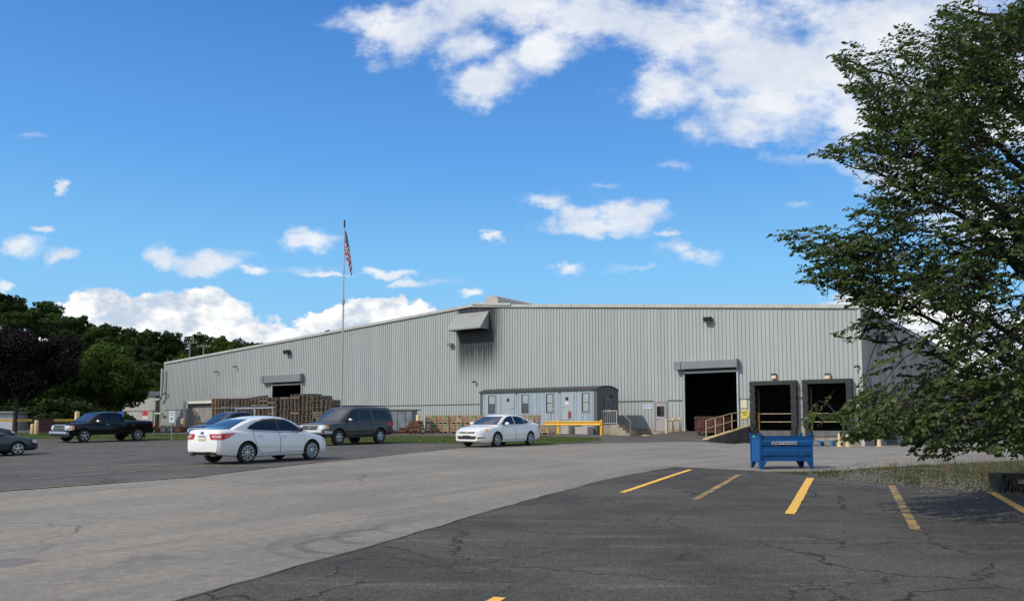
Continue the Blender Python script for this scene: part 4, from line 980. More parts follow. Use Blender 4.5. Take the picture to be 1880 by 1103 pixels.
# ---- grey-green large SUV
P_suv = carpaint('grey_green_paint', (0.046, 0.043, 0.034), 0.38, .35)
SBOX = [(0, 0), (.84, 0), (.95, .03), (.985, .10), (1.0, .25), (1.0, .45), (.995, .62), (.985, .78), (.97, .90), (.93, .965), (.86, .99), (.70, 1.0), (.45, 1.0), (.2, 1.0), (0, 1.0)]
sp = dict(x=(-2.60, 2.55), W=2.0, wr=.39, wx=(-1.50, 1.52), spokes=5, spw=.06, rim=.22, ra=.47, sect=SBOX,
    top=[(-2.60, 1.05), (-2.55, 1.12), (0, 1.14), (1.0, 1.16), (1.5, 1.14), (2.1, 1.08), (2.4, 1.02), (2.52, .92), (2.55, .80)],
    bot=[(-2.60, .50), (-2.5, .45), (-1, .40), (1, .40), (2.3, .42), (2.55, .55)],
    hw=[(-2.60, .88), (-2.5, .95), (-2.0, .99), (-1, 1.0), (1.6, 1.0), (2.2, .97), (2.42, .92), (2.55, .82)],
    roof=[(-2.58, 1.10), (-2.52, 1.45), (-2.42, 1.84), (-2.28, 1.90), (-1.2, 1.92), (0, 1.92), (.42, 1.87), (.85, 1.58), (1.25, 1.28), (1.45, 1.10)], rs=.035, zb=1.14, wb=.94, wt=.80, wtaper=[(-2.6, .97), (-2.3, 1), (.5, 1), (1.45, .93)])
rt = thing('parked_suv', 'dusty grey-green sport utility vehicle with chrome bumper, facing the camera', 'car', group='cars standing in the car park')
c = Car(sp, rt, P_suv)
c.door([(.02, .48), (1.0, .48), (1.05, 1.12), (.02, 1.15)], P_suv, (.15, 1.04), M_trimblk); c.door([(-1.0, .80), (-.75, .48), (0, .48), (0, 1.15), (-1.05, 1.15)], P_suv, (-.88, 1.04), M_trimblk)
c.sides('window', [(.05, 1.20), (.98, 1.18), (1.0, 1.22), (.52, 1.73), (.05, 1.77)], M_cglass, .008)
c.sides('window', [(-1.0, 1.20), (-.03, 1.20), (-.03, 1.77), (-.78, 1.77)], M_cglass, .008)
c.sides('rear_side_window', [(-1.12, 1.20), (-.98, 1.78), (-2.10, 1.76), (-2.38, 1.45), (-2.42, 1.22)], M_cglass, .008)
c.decal('windscreen', [('x', 1, [(-.80, 1.22), (.80, 1.22), (.66, 1.78), (-.66, 1.78)])], M_wglass, .006)
c.decal('rear_window', [('x', -1, [(-.68, 1.25), (.68, 1.25), (.60, 1.72), (-.60, 1.72)])], M_wglass, .006)
fs = c.decal('front_fascia', [('x', 1, [(-.86, .76), (.86, .76), (.86, 1.01), (-.86, 1.01)])], mat('beige_grille_surround', (.52, .48, .38), .4), .006)
gr = c.decal('grille', [('x', 1, [(-.50, .79), (.50, .79), (.54, .98), (-.54, .98)])], M_trimblk, .014)
c.decal('emblem', [('x', 1, [(.11 * math.cos(k * .5236), .885 + .045 * math.sin(k * .5236)) for k in range(12)])], mat('blue_oval_badge', (.12, .16, .28), .3, metal=.3), .024)
mb = MB(); 
for k in range(14):
    pass
mb.prism([(2.42, .56), (2.62, .58), (2.66, .66), (2.62, .75), (2.42, .75)], 'y', -.86, .86)
mb.prism([(2.0, .58), (2.45, .58), (2.45, .74), (2.0, .70)], 'y', .86, 1.0); mb.prism([(2.0, .58), (2.45, .58), (2.45, .74), (2.0, .70)], 'y', -1.0, -.86)
mb.build('front_bumper', M_chrome, rt)
mb = MB(); mb.box(2.36, 2.56, -.82, .82, .38, .555); mb.build('bumper_valance', M_trimblk, rt)
mb = MB(); mb.box(-2.72, -2.55, -.9, .9, .50, .68); mb.build('rear_bumper', M_trimblk, rt)
for sg in (-1, 1):
    hl = c.decal('headlamp', [('x', 1, [(sg * a, b) for a, b in ((.56, .79), (.86, .80), (.88, 1.0), (.56, .99))]), ('y', sg, [(2.30, .84), (2.50, .80), (2.50, .97), (2.30, .99)])], M_clearl, .012)
    c.decal('turn_signal', [('y', sg, [(2.22, .83), (2.36, .82), (2.36, .99), (2.22, .99)])], M_amber, .018, parent=hl)
    c.decal('tail_lamp', [('x', -1, [(sg * a, b) for a, b in ((.82, .85), (.96, .85), (.94, 1.12), (.82, 1.12))]), ('y', sg, [(-2.57, .85), (-2.45, .85), (-2.45, 1.12), (-2.57, 1.12)])], M_redl, .01)
    mb = MB(); mb.tube([(.3, sg * .66, 1.96), (-.2, sg * .66, 1.99), (-2.0, sg * .66, 1.99), (-2.2, sg * .66, 1.94)], .022, 6); mb.build('roof_rail', M_trimblk, rt)
    mb = MB(); mb.box(-1.05, 1.05, sg * .93 - .07, sg * .93 + .07, .36, .41); mb.build('running_board', M_trimblk, rt)
for x in (-.1, -1.6):
    mb = MB(); mb.box(x - .03, x + .03, -.66, .66, 1.985, 2.01); mb.build('rack_bar', M_trimblk, rt)
c.sides('side_moulding', [(-1.0, .66), (1.0, .66), (1.0, .72), (-1.0, .72)], M_trimblk, .012)
c.mirror(.88, 1.18, M_chrome, size=1.15)
a = R(237.4); x, y = sideto(-8.66, 39.5, 0, a, 1.52, 2.0, 1); place(rt, x, y, a)

# ---- black pickup
P_blk = mat('black_paint', (0.004, 0.004, 0.005), 0.10, spec=.32)
sp = dict(x=(-2.92, 2.88), W=2.03, wr=.40, wx=(-1.78, 1.86), spokes=5, spw=.055, rim=.26, ra=.47, sect=SBOX,
    top=[(-2.92, 1.22), (-2.88, 1.30), (-.85, 1.30), (-.8, 1.20), (0, 1.19), (1.0, 1.20), (1.5, 1.21), (2.2, 1.17), (2.6, 1.12), (2.82, 1.04), (2.88, .92)],
    bot=[(-2.92, .56), (-2.7, .50), (-1, .45), (1, .45), (2.5, .40), (2.88, .48)],
    hw=[(-2.92, .94), (-2.85, .98), (-2.0, 1.0), (2.0, 1.01), (2.5, .99), (2.75, .94), (2.88, .86)],
    roof=[(-.86, 1.16), (-.82, 1.40), (-.72, 1.78), (-.5, 1.85), (.1, 1.87), (.6, 1.84), (.85, 1.76), (1.25, 1.48), (1.75, 1.14)], rs=.03, zb=1.18, wb=.93, wt=.72, wtaper=[(-.9, .98), (.8, 1), (1.7, .93)],
    cutbox=[(-2.80, -.95, -.82, .82, .80, 1.6)])
rt = thing('pickup_truck', 'glossy black extended-cab pickup truck with chrome grille on the left of the lot', 'truck', group='cars standing in the car park')
c = Car(sp, rt, P_blk)
c.door([(.25, .52), (1.30, .52), (1.38, 1.15), (.25, 1.19)], P_blk, (.38, 1.08), M_chrome); c.door([(-.62, .55), (.23, .55), (.23, 1.19), (-.62, 1.19)], P_blk)
c.sides('window', [(.27, 1.25), (1.22, 1.24), (1.25, 1.28), (.78, 1.70), (.27, 1.74)], M_cglass, .008)
c.sides('window', [(-.55, 1.25), (.20, 1.25), (.20, 1.74), (-.48, 1.72)], M_cglass, .008)
c.decal('windscreen', [('x', 1, [(-.80, 1.27), (.80, 1.27), (.66, 1.76), (-.66, 1.76)])], M_wglass, .006)
c.decal('cab_seam', [('y', 1, [(-.865, .55), (-.85, .55), (-.85, 1.28), (-.865, 1.28)]), ('y', -1, [(-.865, .55), (-.85, .55), (-.85, 1.28), (-.865, 1.28)])], M_arch, .004)
gr = c.decal('grille', [('x', 1, [(-.52, .70), (.52, .70), (.56, 1.06), (-.56, 1.06)])], M_trimblk, .008)
for (z0, z1) in ((.70, .745), (.85, .90), (1.03, 1.075)): c.decal('grille_bar', [('x', 1, [(-.55, z0), (.55, z0), (.55, z1), (-.55, z1)])], M_chrome, .02, parent=gr)
for s2 in (-1, 1): c.decal('grille_bar', [('x', 1, [(s2 * .50, .70), (s2 * .56, .70), (s2 * .58, 1.06), (s2 * .52, 1.06)])], M_chrome, .02, parent=gr)
c.decal('emblem', [('x', 1, [(-.13, .860), (-.05, .860), (-.05, .84), (.05, .84), (.05, .860), (.13, .860), (.13, .892), (.05, .892), (.05, .912), (-.05, .912), (-.05, .892), (-.13, .892)])], mat('gold_badge', (.6, .42, .12), .3, metal=.6), .03)
mb = MB(); mb.prism([(2.78, .46), (2.96, .48), (3.0, .56), (2.96, .66), (2.78, .66)], 'y', -.90, .90); mb.build('front_bumper', M_chrome, rt)
mb = MB(); mb.box(2.6, 2.90, -.88, .88, .34, .455); mb.build('bumper_valance', M_trimblk, rt)
mb = MB(); mb.box(-3.05, -2.90, -.92, .92, .50, .70); mb.build('rear_bumper', M_chrome, rt)
for sg in (-1, 1):
    hl = c.decal('headlamp', [('x', 1, [(sg * a, b) for a, b in ((.60, .74), (.90, .74), (.92, 1.03), (.60, 1.03))]), ('y', sg, [(2.55, .78), (2.84, .74), (2.84, 1.0), (2.60, 1.05)])], M_clearl, .014)
    c.decal('turn_signal', [('y', sg, [(2.52, .78), (2.66, .77), (2.66, 1.04), (2.54, 1.05)])], M_amber, .02, parent=hl)
    c.decal('tail_lamp', [('x', -1, [(sg * a, b) for a, b in ((.84, .88), (.97, .88), (.96, 1.24), (.84, 1.24))]), ('y', sg, [(-2.90, .88), (-2.78, .88), (-2.78, 1.24), (-2.90, 1.24)])], M_redl, .012)
    mb = MB(); mb.box(-2.32, -2.22, sg * .90 - .1, sg * .90 + .1, .22, .56); mb.build('mud_flap', M_trimblk, rt)
c.mirror(1.12, 1.22, M_chrome, size=1.3)
mb = MB(); mb.box(-2.3, -1.5, -.6, .3, 1.0, 1.36); mb.build('toolbox', M_trimblk, rt)
a = R(240); x, y = sideto(-26.45, 49.0, 0, a, 1.86, 2.03, 1); place(rt, x, y, a)

# ---- dark blue-black truck with a ladder rack, behind the white saloon
P_navy = carpaint('dark_navy_paint', (0.008, 0.010, 0.018), 0.3, .4)
sp = dict(x=(-2.60, 2.45), W=1.95, wr=.37, wx=(-1.55, 1.50), spokes=5, spw=.05, rim=.24, ra=.44, sect=SBOX,
    top=[(-2.60, 1.12), (-2.5, 1.20), (-.6, 1.16), (0, 1.10), (1.0, 1.12), (1.4, 1.12), (2.0, 1.06), (2.3, .98), (2.45, .82)],
    bot=[(-2.60, .50), (-2.4, .42), (-1, .38), (1, .38), (2.2, .34), (2.45, .42)], hw=[(-2.60, .90), (-2.4, .95), (2.0, .97), (2.3, .90), (2.45, .78)],
    roof=[(-1.0, 1.10), (-.85, 1.6), (-.6, 1.76), (.1, 1.79), (.55, 1.72), (1.0, 1.42), (1.5, 1.08)], rs=.05, zb=1.10, wb=.90, wt=.68, cutbox=[(-2.45, -1.1, -.76, .76, .75, 1.5)])
rt = thing('pickup_truck', 'dark navy pickup with pale ladder rack, half hidden behind the white saloon', 'truck', group='cars standing in the car park')
c = Car(sp, rt, P_navy)
c.door([(.05, .48), (1.0, .48), (1.05, 1.06), (.05, 1.1)], P_navy, (.15, 1.0)); c.door([(-.8, .48), (.03, .48), (.03, 1.1), (-.8, 1.1)], P_navy, (-.7, 1.0))
c.sides('window', [(.05, 1.16), (.95, 1.15), (.55, 1.60), (.05, 1.66)], M_cglass, .008); c.sides('window', [(-.72, 1.17), (-.02, 1.16), (-.02, 1.66), (-.60, 1.64)], M_cglass, .008)
c.decal('windscreen', [('x', 1, [(-.78, 1.18), (.78, 1.18), (.62, 1.68), (-.62, 1.68)])], M_wglass, .006)
fs = c.decal('grille', [('x', 1, [(-.48, .60), (.48, .60), (.60, .95), (-.60, .95)])], M_chrome, .010)
c.decal('grille_mesh', [('x', 1, [(-.36, .66), (.36, .66), (.46, .89), (-.46, .89)])], M_trimblk, .018, parent=fs)
c.decal('emblem', [('x', 1, [(-.10, .71), (-.05, .71), (-.05, .77), (.05, .77), (.05, .71), (.10, .71), (.10, .85), (.05, .85), (.05, .79), (-.05, .79), (-.05, .85), (-.10, .85)])], M_chrome, .026)
for sg in (-1, 1): c.decal('headlamp', [('x', 1, [(sg * a, b) for a, b in ((.64, .68), (.84, .70), (.85, .93), (.66, .93))]), ('y', sg, [(2.15, .75), (2.38, .68), (2.38, .90), (2.10, .97)])], M_clearl, .012)
for sg in (-1, 1): c.decal('fog_lamp', [('x', 1, [(sg * .62, .46), (sg * .74, .46), (sg * .74, .53), (sg * .62, .53)])], M_clearl, .01)
c.mirror(.95, 1.14, P_navy)
for x in (-2.3, -.9):
    mb = MB()
    for sg in (-1, 1): mb.tube([(x, sg * .85, 1.18), (x, sg * .80, 1.98)], .03, 6)
    mb.tube([(x, -.9, 1.98), (x, .9, 1.98)], .03, 6); mb.build('rack_frame', M_rail, rt)
for sg in (-1, 1):
    mb = MB(); mb.tube([(-2.5, sg * .80, 2.03), (1.3, sg * .80, 2.03)], .028, 6); mb.build('rack_rail', M_rail, rt)
a = R(237); rt.location = (0, 0, 0); place(rt, -16.4, 46.6, a)

# ---- teal saloon at the left edge, and a navy one behind it
P_teal = carpaint('dark_teal_paint', (0.008, 0.022, 0.036), 0.32, .5)
spS = dict(x=(-2.40, 2.35), W=1.76, wr=.32, wx=(-1.30, 1.40), spokes=5, spw=.05, rim=.22,
    top=[(-2.40, .80), (-2.35, .98), (-2.2, 1.03), (-1.5, 1.02), (0, .93), (.8, .95), (1.0, .95), (1.6, .88), (2.1, .76), (2.28, .66), (2.35, .55)],
    bot=[(-2.40, .38), (-2.2, .26), (-1, .20), (1, .20), (2.2, .22), (2.35, .30)], hw=[(-2.40, .70), (-2.2, .80), (-1.2, .87), (1.2, .88), (1.9, .85), (2.2, .77), (2.35, .62)],
    roof=[(-1.75, 1.0), (-1.3, 1.25), (-.9, 1.38), (-.3, 1.42), (.2, 1.38), (.6, 1.22), (1.2, .92)], zb=.94, wb=.80, wt=.58)
def saloon(paint, label, x, y, a, lamp):
    rt = thing('parked_car', label, 'car', group='cars standing in the car park'); c = Car(spS, rt, paint)
    c.door([(-.05, .32), (.95, .32), (.98, .88), (-.05, .93)], paint, (.10, .83)); c.door([(-.95, .5), (-.85, .32), (-.07, .32), (-.07, .93), (-1.05, .97)], paint, (-.85, .86))
    c.sides('window', [(-.04, .99), (.75, .98), (.80, 1.02), (.42, 1.25), (.15, 1.33), (-.04, 1.34)], M_cglass, .008); c.sides('window', [(-1.15, 1.03), (-.12, .99), (-.12, 1.34), (-.55, 1.32), (-.95, 1.22)], M_cglass, .008)
    c.decal('windscreen', [('x', 1, [(-.66, .99), (.66, .99), (.54, 1.32), (-.54, 1.32)])], M_wglass, .006)
    c.decal('rear_window', [('x', -1, [(-.60, 1.06), (.60, 1.06), (.50, 1.32), (-.50, 1.32)])], M_wglass, .006)
    for sg in (-1, 1):
        hl = c.decal('headlamp', [('x', 1, [(sg * a_, b) for a_, b in ((.40, .58), (.72, .58), (.76, .68), (.42, .67))]), ('y', sg, [(2.05, .60), (2.27, .58), (2.26, .68), (2.04, .73)])], lamp, .008)
        c.decal('turn_signal', [('y', sg, [(2.02, .61), (2.12, .60), (2.12, .68), (2.02, .71)])], M_amber, .013, parent=hl)
        c.decal('tail_lamp', [('x', -1, [(sg * a_, b) for a_, b in ((.45, .75), (.76, .75), (.76, .90), (.45, .90))])], M_redl, .008)
    c.decal('grille', [('x', 1, [(-.34, .58), (.34, .58), (.36, .66), (-.36, .66)])], M_trimblk, .008)
    c.sides('side_moulding', [(-1.0, .56), (.95, .54), (.95, .57), (-1.0, .60)], M_trimblk, .008)
    c.decal('front_plate', [('x', 1, [(-.16, .36), (.16, .36), (.16, .47), (-.16, .47)])], M_plate, .012)
    c.mirror(.62, .95, paint); place(rt, x, y, a); return rt
a = R(52); x, y = sideto(-23.66, 38.0, 0, a, 1.40, 1.76, -1); saloon(P_teal, 'dark teal saloon cut off by the left edge of the photo, nose to the right', x, y, a, M_clearl)
a = R(50); saloon(P_navy, 'dark navy car behind the teal saloon at the left edge', -32.4, 47.2, a, M_clearl)

# ================================================================== site trailer
TO = 5.6
s_r, _ = on_wall(1097, 797, TO); s_l, _ = on_wall(882, 713, TO)
tb = Bw(s_r, TO); TZ = tb.z - .03; L_ = s_l - s_r
tr = thing('site_trailer', 'pale blue-grey office trailer with curved dark roof standing before the warehouse wall', 'trailer', (tb.x, tb.y, TZ), BROT)
M_tr = mat('pale_blue_siding', (0.31, 0.385, 0.445), 0.6, var=0.12, scale=1.2, stretch=(1, 1, .3))
M_trd = mat('shaded_siding_and_trim', (0.085, 0.098, 0.108), 0.6, var=0.1)  # end walls: their shade is put into the siding colour; corner boards share it
M_trroof = mat('dark_roof_sheet', (0.055, 0.053, 0.055), 0.7, var=0.3, scale=2)
EH = 3.62; WD = 3.3
# front wall with vertical grooves at uneven spacing
mb = MB(); x = -L_ + .28; r2 = random.Random(3)
while x < -.30:
    w = min(r2.choice((.20, .30, .40)), -.28 - x); mb.box(x, x + w - .028, -.02, .03, .0, EH - .14); x += w
mb.box(-L_ + .2, -.28, .0, .05, 0, EH - .14, 1); mb.build('front_siding', [M_tr, M_darktrim], tr)
mb = MB(); mb.box(-L_, -L_ + .27, -.035, .06, 0, EH - .16); mb.build('corner_board', M_trd, tr)
mb = MB(); mb.box(-.29, .0, -.035, .06, 0, EH - .16); mb.build('corner_board', M_trd, tr)
def bow(y): q = (y - WD / 2) / (WD / 2); return EH + .26 * (1 - abs(q) ** 2.4)
ys_ = [WD * k / 14 for k in range(15)]
mb = MB(); mb.prism([(.03, 0)] + [(max(.03, min(WD, y)), bow(y) - .10) for y in ys_] + [(WD, 0)], 'x', -.03, -.002); mb.build('end_wall', M_trd, tr)
mb = MB(); mb.prism([(.03, 0)] + [(max(.03, min(WD, y)), bow(y) - .10) for y in ys_] + [(WD, 0)], 'x', -L_ + .01, -L_ + .04); mb.build('end_wall', M_trd, tr)
mb = MB(); mb.box(-L_, 0, WD, WD + .03, 0, EH - .1); mb.build('back_wall', M_trd, tr)
mb = MB(); pr = [(-.10, EH - .16), (-.10, EH + .02)] + [(y, bow(y)) for y in ys_] + [(WD + .1, EH - .02), (WD + .1, EH - .12)] + [(y, bow(y) - .09) for y in ys_[::-1]]
mb.prism(pr, 'x', -L_ - .06, .06); mb.build('roof', M_trroof, tr)
M_pane = mat('blind_behind_glass', (0.36, 0.40, 0.40), 0.15, var=0.2, scale=2, coat=.5); M_paned = mat('dark_screen', (0.075, 0.085, 0.10), 0.2, coat=.3)
def tlocal(px, py): s, z = on_wall(px, py, TO); return -(s - s_r), z - TZ
for (xa, xb, ya, yb, dark) in ((897, 909.5, 726, 758.5, 1), (958, 971, 724, 758, 1), (1003, 1016, 722.5, 757, 0), (1068.5, 1082, 720.8, 756, 0)):
    x0, z1 = tlocal(xa, ya); x1, z0 = tlocal(xb, yb); mb = MB()
    mb.box(x0, x1, -.045, -.021, z0, z1); w = mb.build('window', M_blk, tr)
    m_ = (z0 + z1) / 2
    mb = MB(); mb.box(x0 + .12, x1 - .05, -.052, -.046, m_ + .03, z1 - .06); mb.build('upper_pane', M_pane, w)
    mb = MB(); mb.box(x0 + .12, x1 - .05, -.052, -.046, z0 + .06, m_ - .03); mb.build('lower_pane', M_paned if dark else M_pane, w)
    mb = MB(); mb.box(x0 - .05, x1 + .05, -.05, -.021, z1 + .002, z1 + .05); mb.box(x0 - .05, x1 + .05, -.05, -.021, z0 - .05, z0 - .002); mb.box(x0 - .05, x0 - .002, -.05, -.021, z0 - .002, z1 + .002); mb.box(x1 + .002, x1 + .05, -.05, -.021, z0 - .002, z1 + .002); mb.build('window_frame', M_tr, w)
M_tdoor = mat('trailer_door_paint', (0.31, 0.36, 0.40), 0.5)
for (xa, xb, yt, hs, wx) in ((922, 944, 724, 1, 933.5), (1031.5, 1053, 721, -1, 1041.5)):
    x0, z1 = tlocal(xa, yt); x1, _ = tlocal(xb, yt); z0 = z1 - 2.12; mb = MB(); mb.box(x0, x1, -.06, -.021, z0, z1); d_ = mb.build('door', M_tdoor, tr)
    mb = MB(); mb.box(x0 - .06, x0 - .006, -.07, -.021, z0, z1 + .06); mb.box(x1 + .006, x1 + .06, -.07, -.021, z0, z1 + .06); mb.box(x0 - .006, x1 + .006, -.07, -.021, z1 + .006, z1 + .06); mb.build('door_frame', M_tdoor, d_)
    c_, zz = tlocal(wx, yt + 10); mb = MB(); mb.box(c_ - .13, c_ + .13, -.068, -.061, z1 - .62, z1 - .34); mb.build('door_pane', M_glass, d_)
    hx = x1 - .12 if hs > 0 else x0 + .12
    mb = MB(); mb.tube([(hx, -.061, z0 + 1.0), (hx, -.12, z0 + 1.0), (hx - .14 * hs, -.12, z0 + 1.0)], .025, 6); mb.build('door_handle', M_steel, d_)
    mb = MB(); mb.prism([(-.021, -.02), (-.16, -.06), (-.16, -.1), (-.021, -.1)], 'x', hx + .28 * hs, hx + .40 * hs)
    for i, v in enumerate(mb.V): mb.V[i] = (v[0], v[1], v[2] + z1 + .18)
    mb.build('porch_lamp', M_blk, tr)
    mb = MB(); mb.box((x0 + x1) / 2 - .16, (x0 + x1) / 2 + .16, -.04, -.021, z1 + .10, z1 + .13); mb.box((x0 + x1) / 2 - .14, (x0 + x1) / 2 - .02, -.04, -.021, z1 + .135, z1 + .22); mb.box((x0 + x1) / 2 + .03, (x0 + x1) / 2 + .15, -.04, -.021, z1 + .135, z1 + .22); mb.build('number_plate', M_darktrim, tr)
cx_, cz_ = tlocal(1041.5, 739); 
pn = MB(); pn.box(cx_ - .15, cx_ + .15, -.068, -.061, cz_ - .13, cz_ + .13); o_ = pn.build('door_notice', mat('paper_notice', (.70, .68, .66), .7), tr)
pn = MB(); pn.box(cx_ - .11, cx_ + .11, -.073, -.069, cz_ + .04, cz_ + .09); pn.build('red_heading', mat('red_ink', (.55, .06, .05), .6), o_)
mb = MB(); mb.box(.0, .05, 1.15, 2.05, .85, 2.95); ed = mb.build('end_door', mat('shaded_end_door', (.11, .12, .135), .5), tr)  # door colour darkened with the shade of the end face
mb = MB(); mb.box(.051, .06, 1.62, 1.74, 2.1, 2.6); mb.build('door_pane', M_glass, ed); mb = MB(); mb.box(.051, .058, 1.6, 1.74, 1.78, 2.02); mb.build('door_notice', mat('grey_notice', (.45, .46, .46), .7), ed)
mb = MB(); mb.box(.0, .14, 2.15, 2.3, 2.95, 3.1); mb.build('end_lamp', M_blk, tr)
# sign in front of the trailer door rail, steps, railings
def stand_rail(root, x0, x1, y, z0, h, m, bars=True, n=8):
    mb = MB(); mb.tube([(x0, y, z0 + h), (x1, y, z0 + h)], .022, 6); mb.tube([(x0, y, z0 + .1), (x1, y, z0 + .1)], .018, 6); mb.build('rail', m, root)
    for x in (x0, x1): mb = MB(); mb.tube([(x, y, z0), (x, y, z0 + h)], .025, 6); mb.build('post', m, root)
    if bars:
        mb = MB()
        for k in range(1, n): xx = x0 + (x1 - x0) * k / n; mb.tube([(xx, y, z0 + .1), (xx, y, z0 + h)], .012, 4)
        mb.build('balusters', m, root)
sa, _ = on_wall(1028.5, 798, TO + 1.4); sb_, _ = on_wall(1042, 798, TO + 1.4); w0 = Bw((sa + sb_) / 2, TO + .1)
st = thing('concrete_step', 'pale concrete landing block under the trailer door with the red notice', 'step', (w0.x, w0.y, w0.z - .05), BROT)
mb = MB(); mb.box(-1.15, .55, -1.5, -.05, 0, .98); mb.build('landing', mat('pale_concrete', (.42, .41, .38), .9, var=.25, scale=1.2), st)
stand_rail(st, -1.1, .5, -1.45, .98, 1.0, M_steel, False)
mb = MB(); mb.box(.62, 1.9, -.95, -.05, 0, .62); mb.box(1.25, 1.9, -.95, -.96 + .0, 0, .3); mb.build('lower_steps', mat('pale_concrete_side', (.40, .39, .36), .9, var=.25, scale=1.2), st)
sg_s, sg_z = on_wall(1046.5, 761.5, TO + 1.5); p = Bw(sg_s, TO + 1.56, sg_z)
t_ = thing('door_sign', 'dark red upright notice hung on the landing rail before the trailer door', 'sign', p, BROT)
mb = MB(); mb.box(-.15, .15, 0, .015, -.27, .27); mb.build('plate', mat('dark_red_plate', (.16, .02, .022), .5), t_)
mb = MB(); [mb.box(-.11, .11, -.006, -.001, z, z + .03) for z in (.16, .05, -.06, -.17)]; mb.build('lettering', mat('faded_letters', (.33, .12, .11), .6), t_)
se, _ = on_wall(1131, 798, 4.2); w0 = Bw(se, 4.2)
st = thing('entrance_steps', 'concrete steps with white baluster railing at the shaded trailer end', 'steps', (w0.x, w0.y, w0.z - .05), BROT)
mb = MB(); mb.box(-.95, .75, -.9, 1.1, 0, .90); mb.build('landing', M_found, st)
for k in range(3): mb = MB(); mb.box(.752 + k * .3, 1.05 + k * .3, -.9, .6, 0, .68 - k * .22); mb.build('step', M_found, st)
stand_rail(st, -.9, .55, -.86, .90, 1.05, M_white, True, 9)
mb = MB(); mb.tube([(.75, -.86, 1.95), (1.7, -.86, 1.15)], .022, 6); mb.tube([(1.7, -.86, .1), (1.7, -.86, 1.15)], .022, 6); mb.build('stair_rail', M_steel, st)

# yellow guard rail before the trailer
gs0, _ = on_wall(1103, 797, TO + 2.6); gs1, _ = on_wall(1000, 797, TO + 2.6)
b0 = Bw(gs0, TO + 2.6); b1 = Bw(gs1, TO + 2.6); gl = gs1 - gs0; z0 = min(b0.z, b1.z) - .05
gr_ = thing('guard_rail', 'bright yellow corrugated guard rail on posts before the trailer', 'guard rail', (b0.x, b0.y, z0), BROT)
wv = [(-.06, -.16), (-.10, -.11), (-.06, -.05), (-.03, 0), (-.06, .05), (-.10, .11), (-.06, .16)]
mb = MB(); mb.prism(wv + [(a + .012, b) for a, b in wv[::-1]], 'x', -gl, 0)
for i, v in enumerate(mb.V): mb.V[i] = (v[0], v[1], v[2] + .93)
M_gy = mat('guard_rail_yellow', (0.70, 0.40, 0.035), 0.5, var=0.08); mb.build('beam', M_gy, gr_)
for x in (.0, -gl * .745): mb = MB(); mb.box(x - .06, x + .10, -.02, .14, 0, 1.20); mb.build('post', M_gy, gr_)

# ================================================================== crates and pallets
M_crate = mat('fresh_pine_slats', (0.40, 0.28, 0.165), 0.8, var=0.35, scale=3, stretch=(1, 1, .3))
M_pal = mat('weathered_pallet_wood', (0.155, 0.13, 0.105), 0.9, var=0.55, scale=4)
M_pal2 = mat('fresher_pallet_wood', (0.24, 0.15, 0.09), 0.9, var=0.45, scale=4)
M_green = mat('green_tag', (0.02, 0.20, 0.06), 0.6)
def make_crate(label):
    t_ = thing('wooden_crate', label, 'crate', group='slatted wooden crates stacked beside the grass')
    w, d_, h = 1.16, 1.0, .70; mb = MB(); n = 9
    for k in range(n):
        x = -w / 2 + (w - .06) * k / (n - 1)
        for y in (-d_ / 2, d_ / 2 - .02): mb.box(x, x + .06, y, y + .02, .10, h)
    n = 8
    for k in range(n):
        y = -d_ / 2 + .03 + (d_ - .12) * k / (n - 1)
        for x in (-w / 2 + .021, w / 2 - .041): mb.box(x, x + .02, y, y + .06, .10, h)
    mb.build('slats', M_crate, t_)
    mb = MB()
    for z in (.12, .38, h - .10):
        for y in (-d_ / 2 - .022, d_ / 2 + .002): mb.box(-w / 2, w / 2, y, y + .02, z, z + .075)
    mb.build('battens', M_crate, t_)
    mb = MB()
    for x in (-w / 2 + .02, -.05, w / 2 - .12): mb.box(x, x + .1, -d_ / 2, d_ / 2, 0, .095)
    mb.build('runner', M_crate, t_)
    mb = MB(); mb.box(-w / 2 + .03, w / 2 - .03, -d_ / 2 + .03, d_ / 2 - .03, .11, .14); mb.build('floor_board', M_crate, t_)
    return t_
proto = make_crate('x'); first = True; first_used = [False]
def place_thing(proto, flag, loc, rz, label, name=None):
    o = proto if not flag[0] else copy_tree(proto); flag[0] = True
    o.location = loc; o.rotation_euler = (0, 0, rz); o['label'] = label; return o
names = ['leftmost', 'second from left', 'third from left', 'fourth from left', 'fifth from left', 'sixth from left', 'seventh from left', 'eighth from left', 'ninth from left']
CO = 9.8
sL, _ = on_wall(786, 795, CO); sR, _ = on_wall(1016, 795, CO); nC = 9
for k in range(nC):
    s = sL + (sR - sL) * (k + .5) / nC; b = Bw(s, CO); b2 = Bw(s, CO - .4)
    z = max(b.z, b2.z) + .02
    for lv_ in range(2):
        if lv_ == 1 and k == nC - 1: continue
        lab = 'slatted pine crate, %s in the %s row' % (names[k], 'lower' if lv_ == 0 else 'upper')
        o = place_thing(proto, first_used, (b.x, b.y, z + lv_ * .715), BROT + rnd.uniform(-.03, .03), lab)
        if (k, lv_) in ((0, 0), (2, 1), (7, 0)):
            mb = MB(); mb.box(.32, .50, -.535, -.528, .48, .68); mb.build('green_tag', M_green, o)
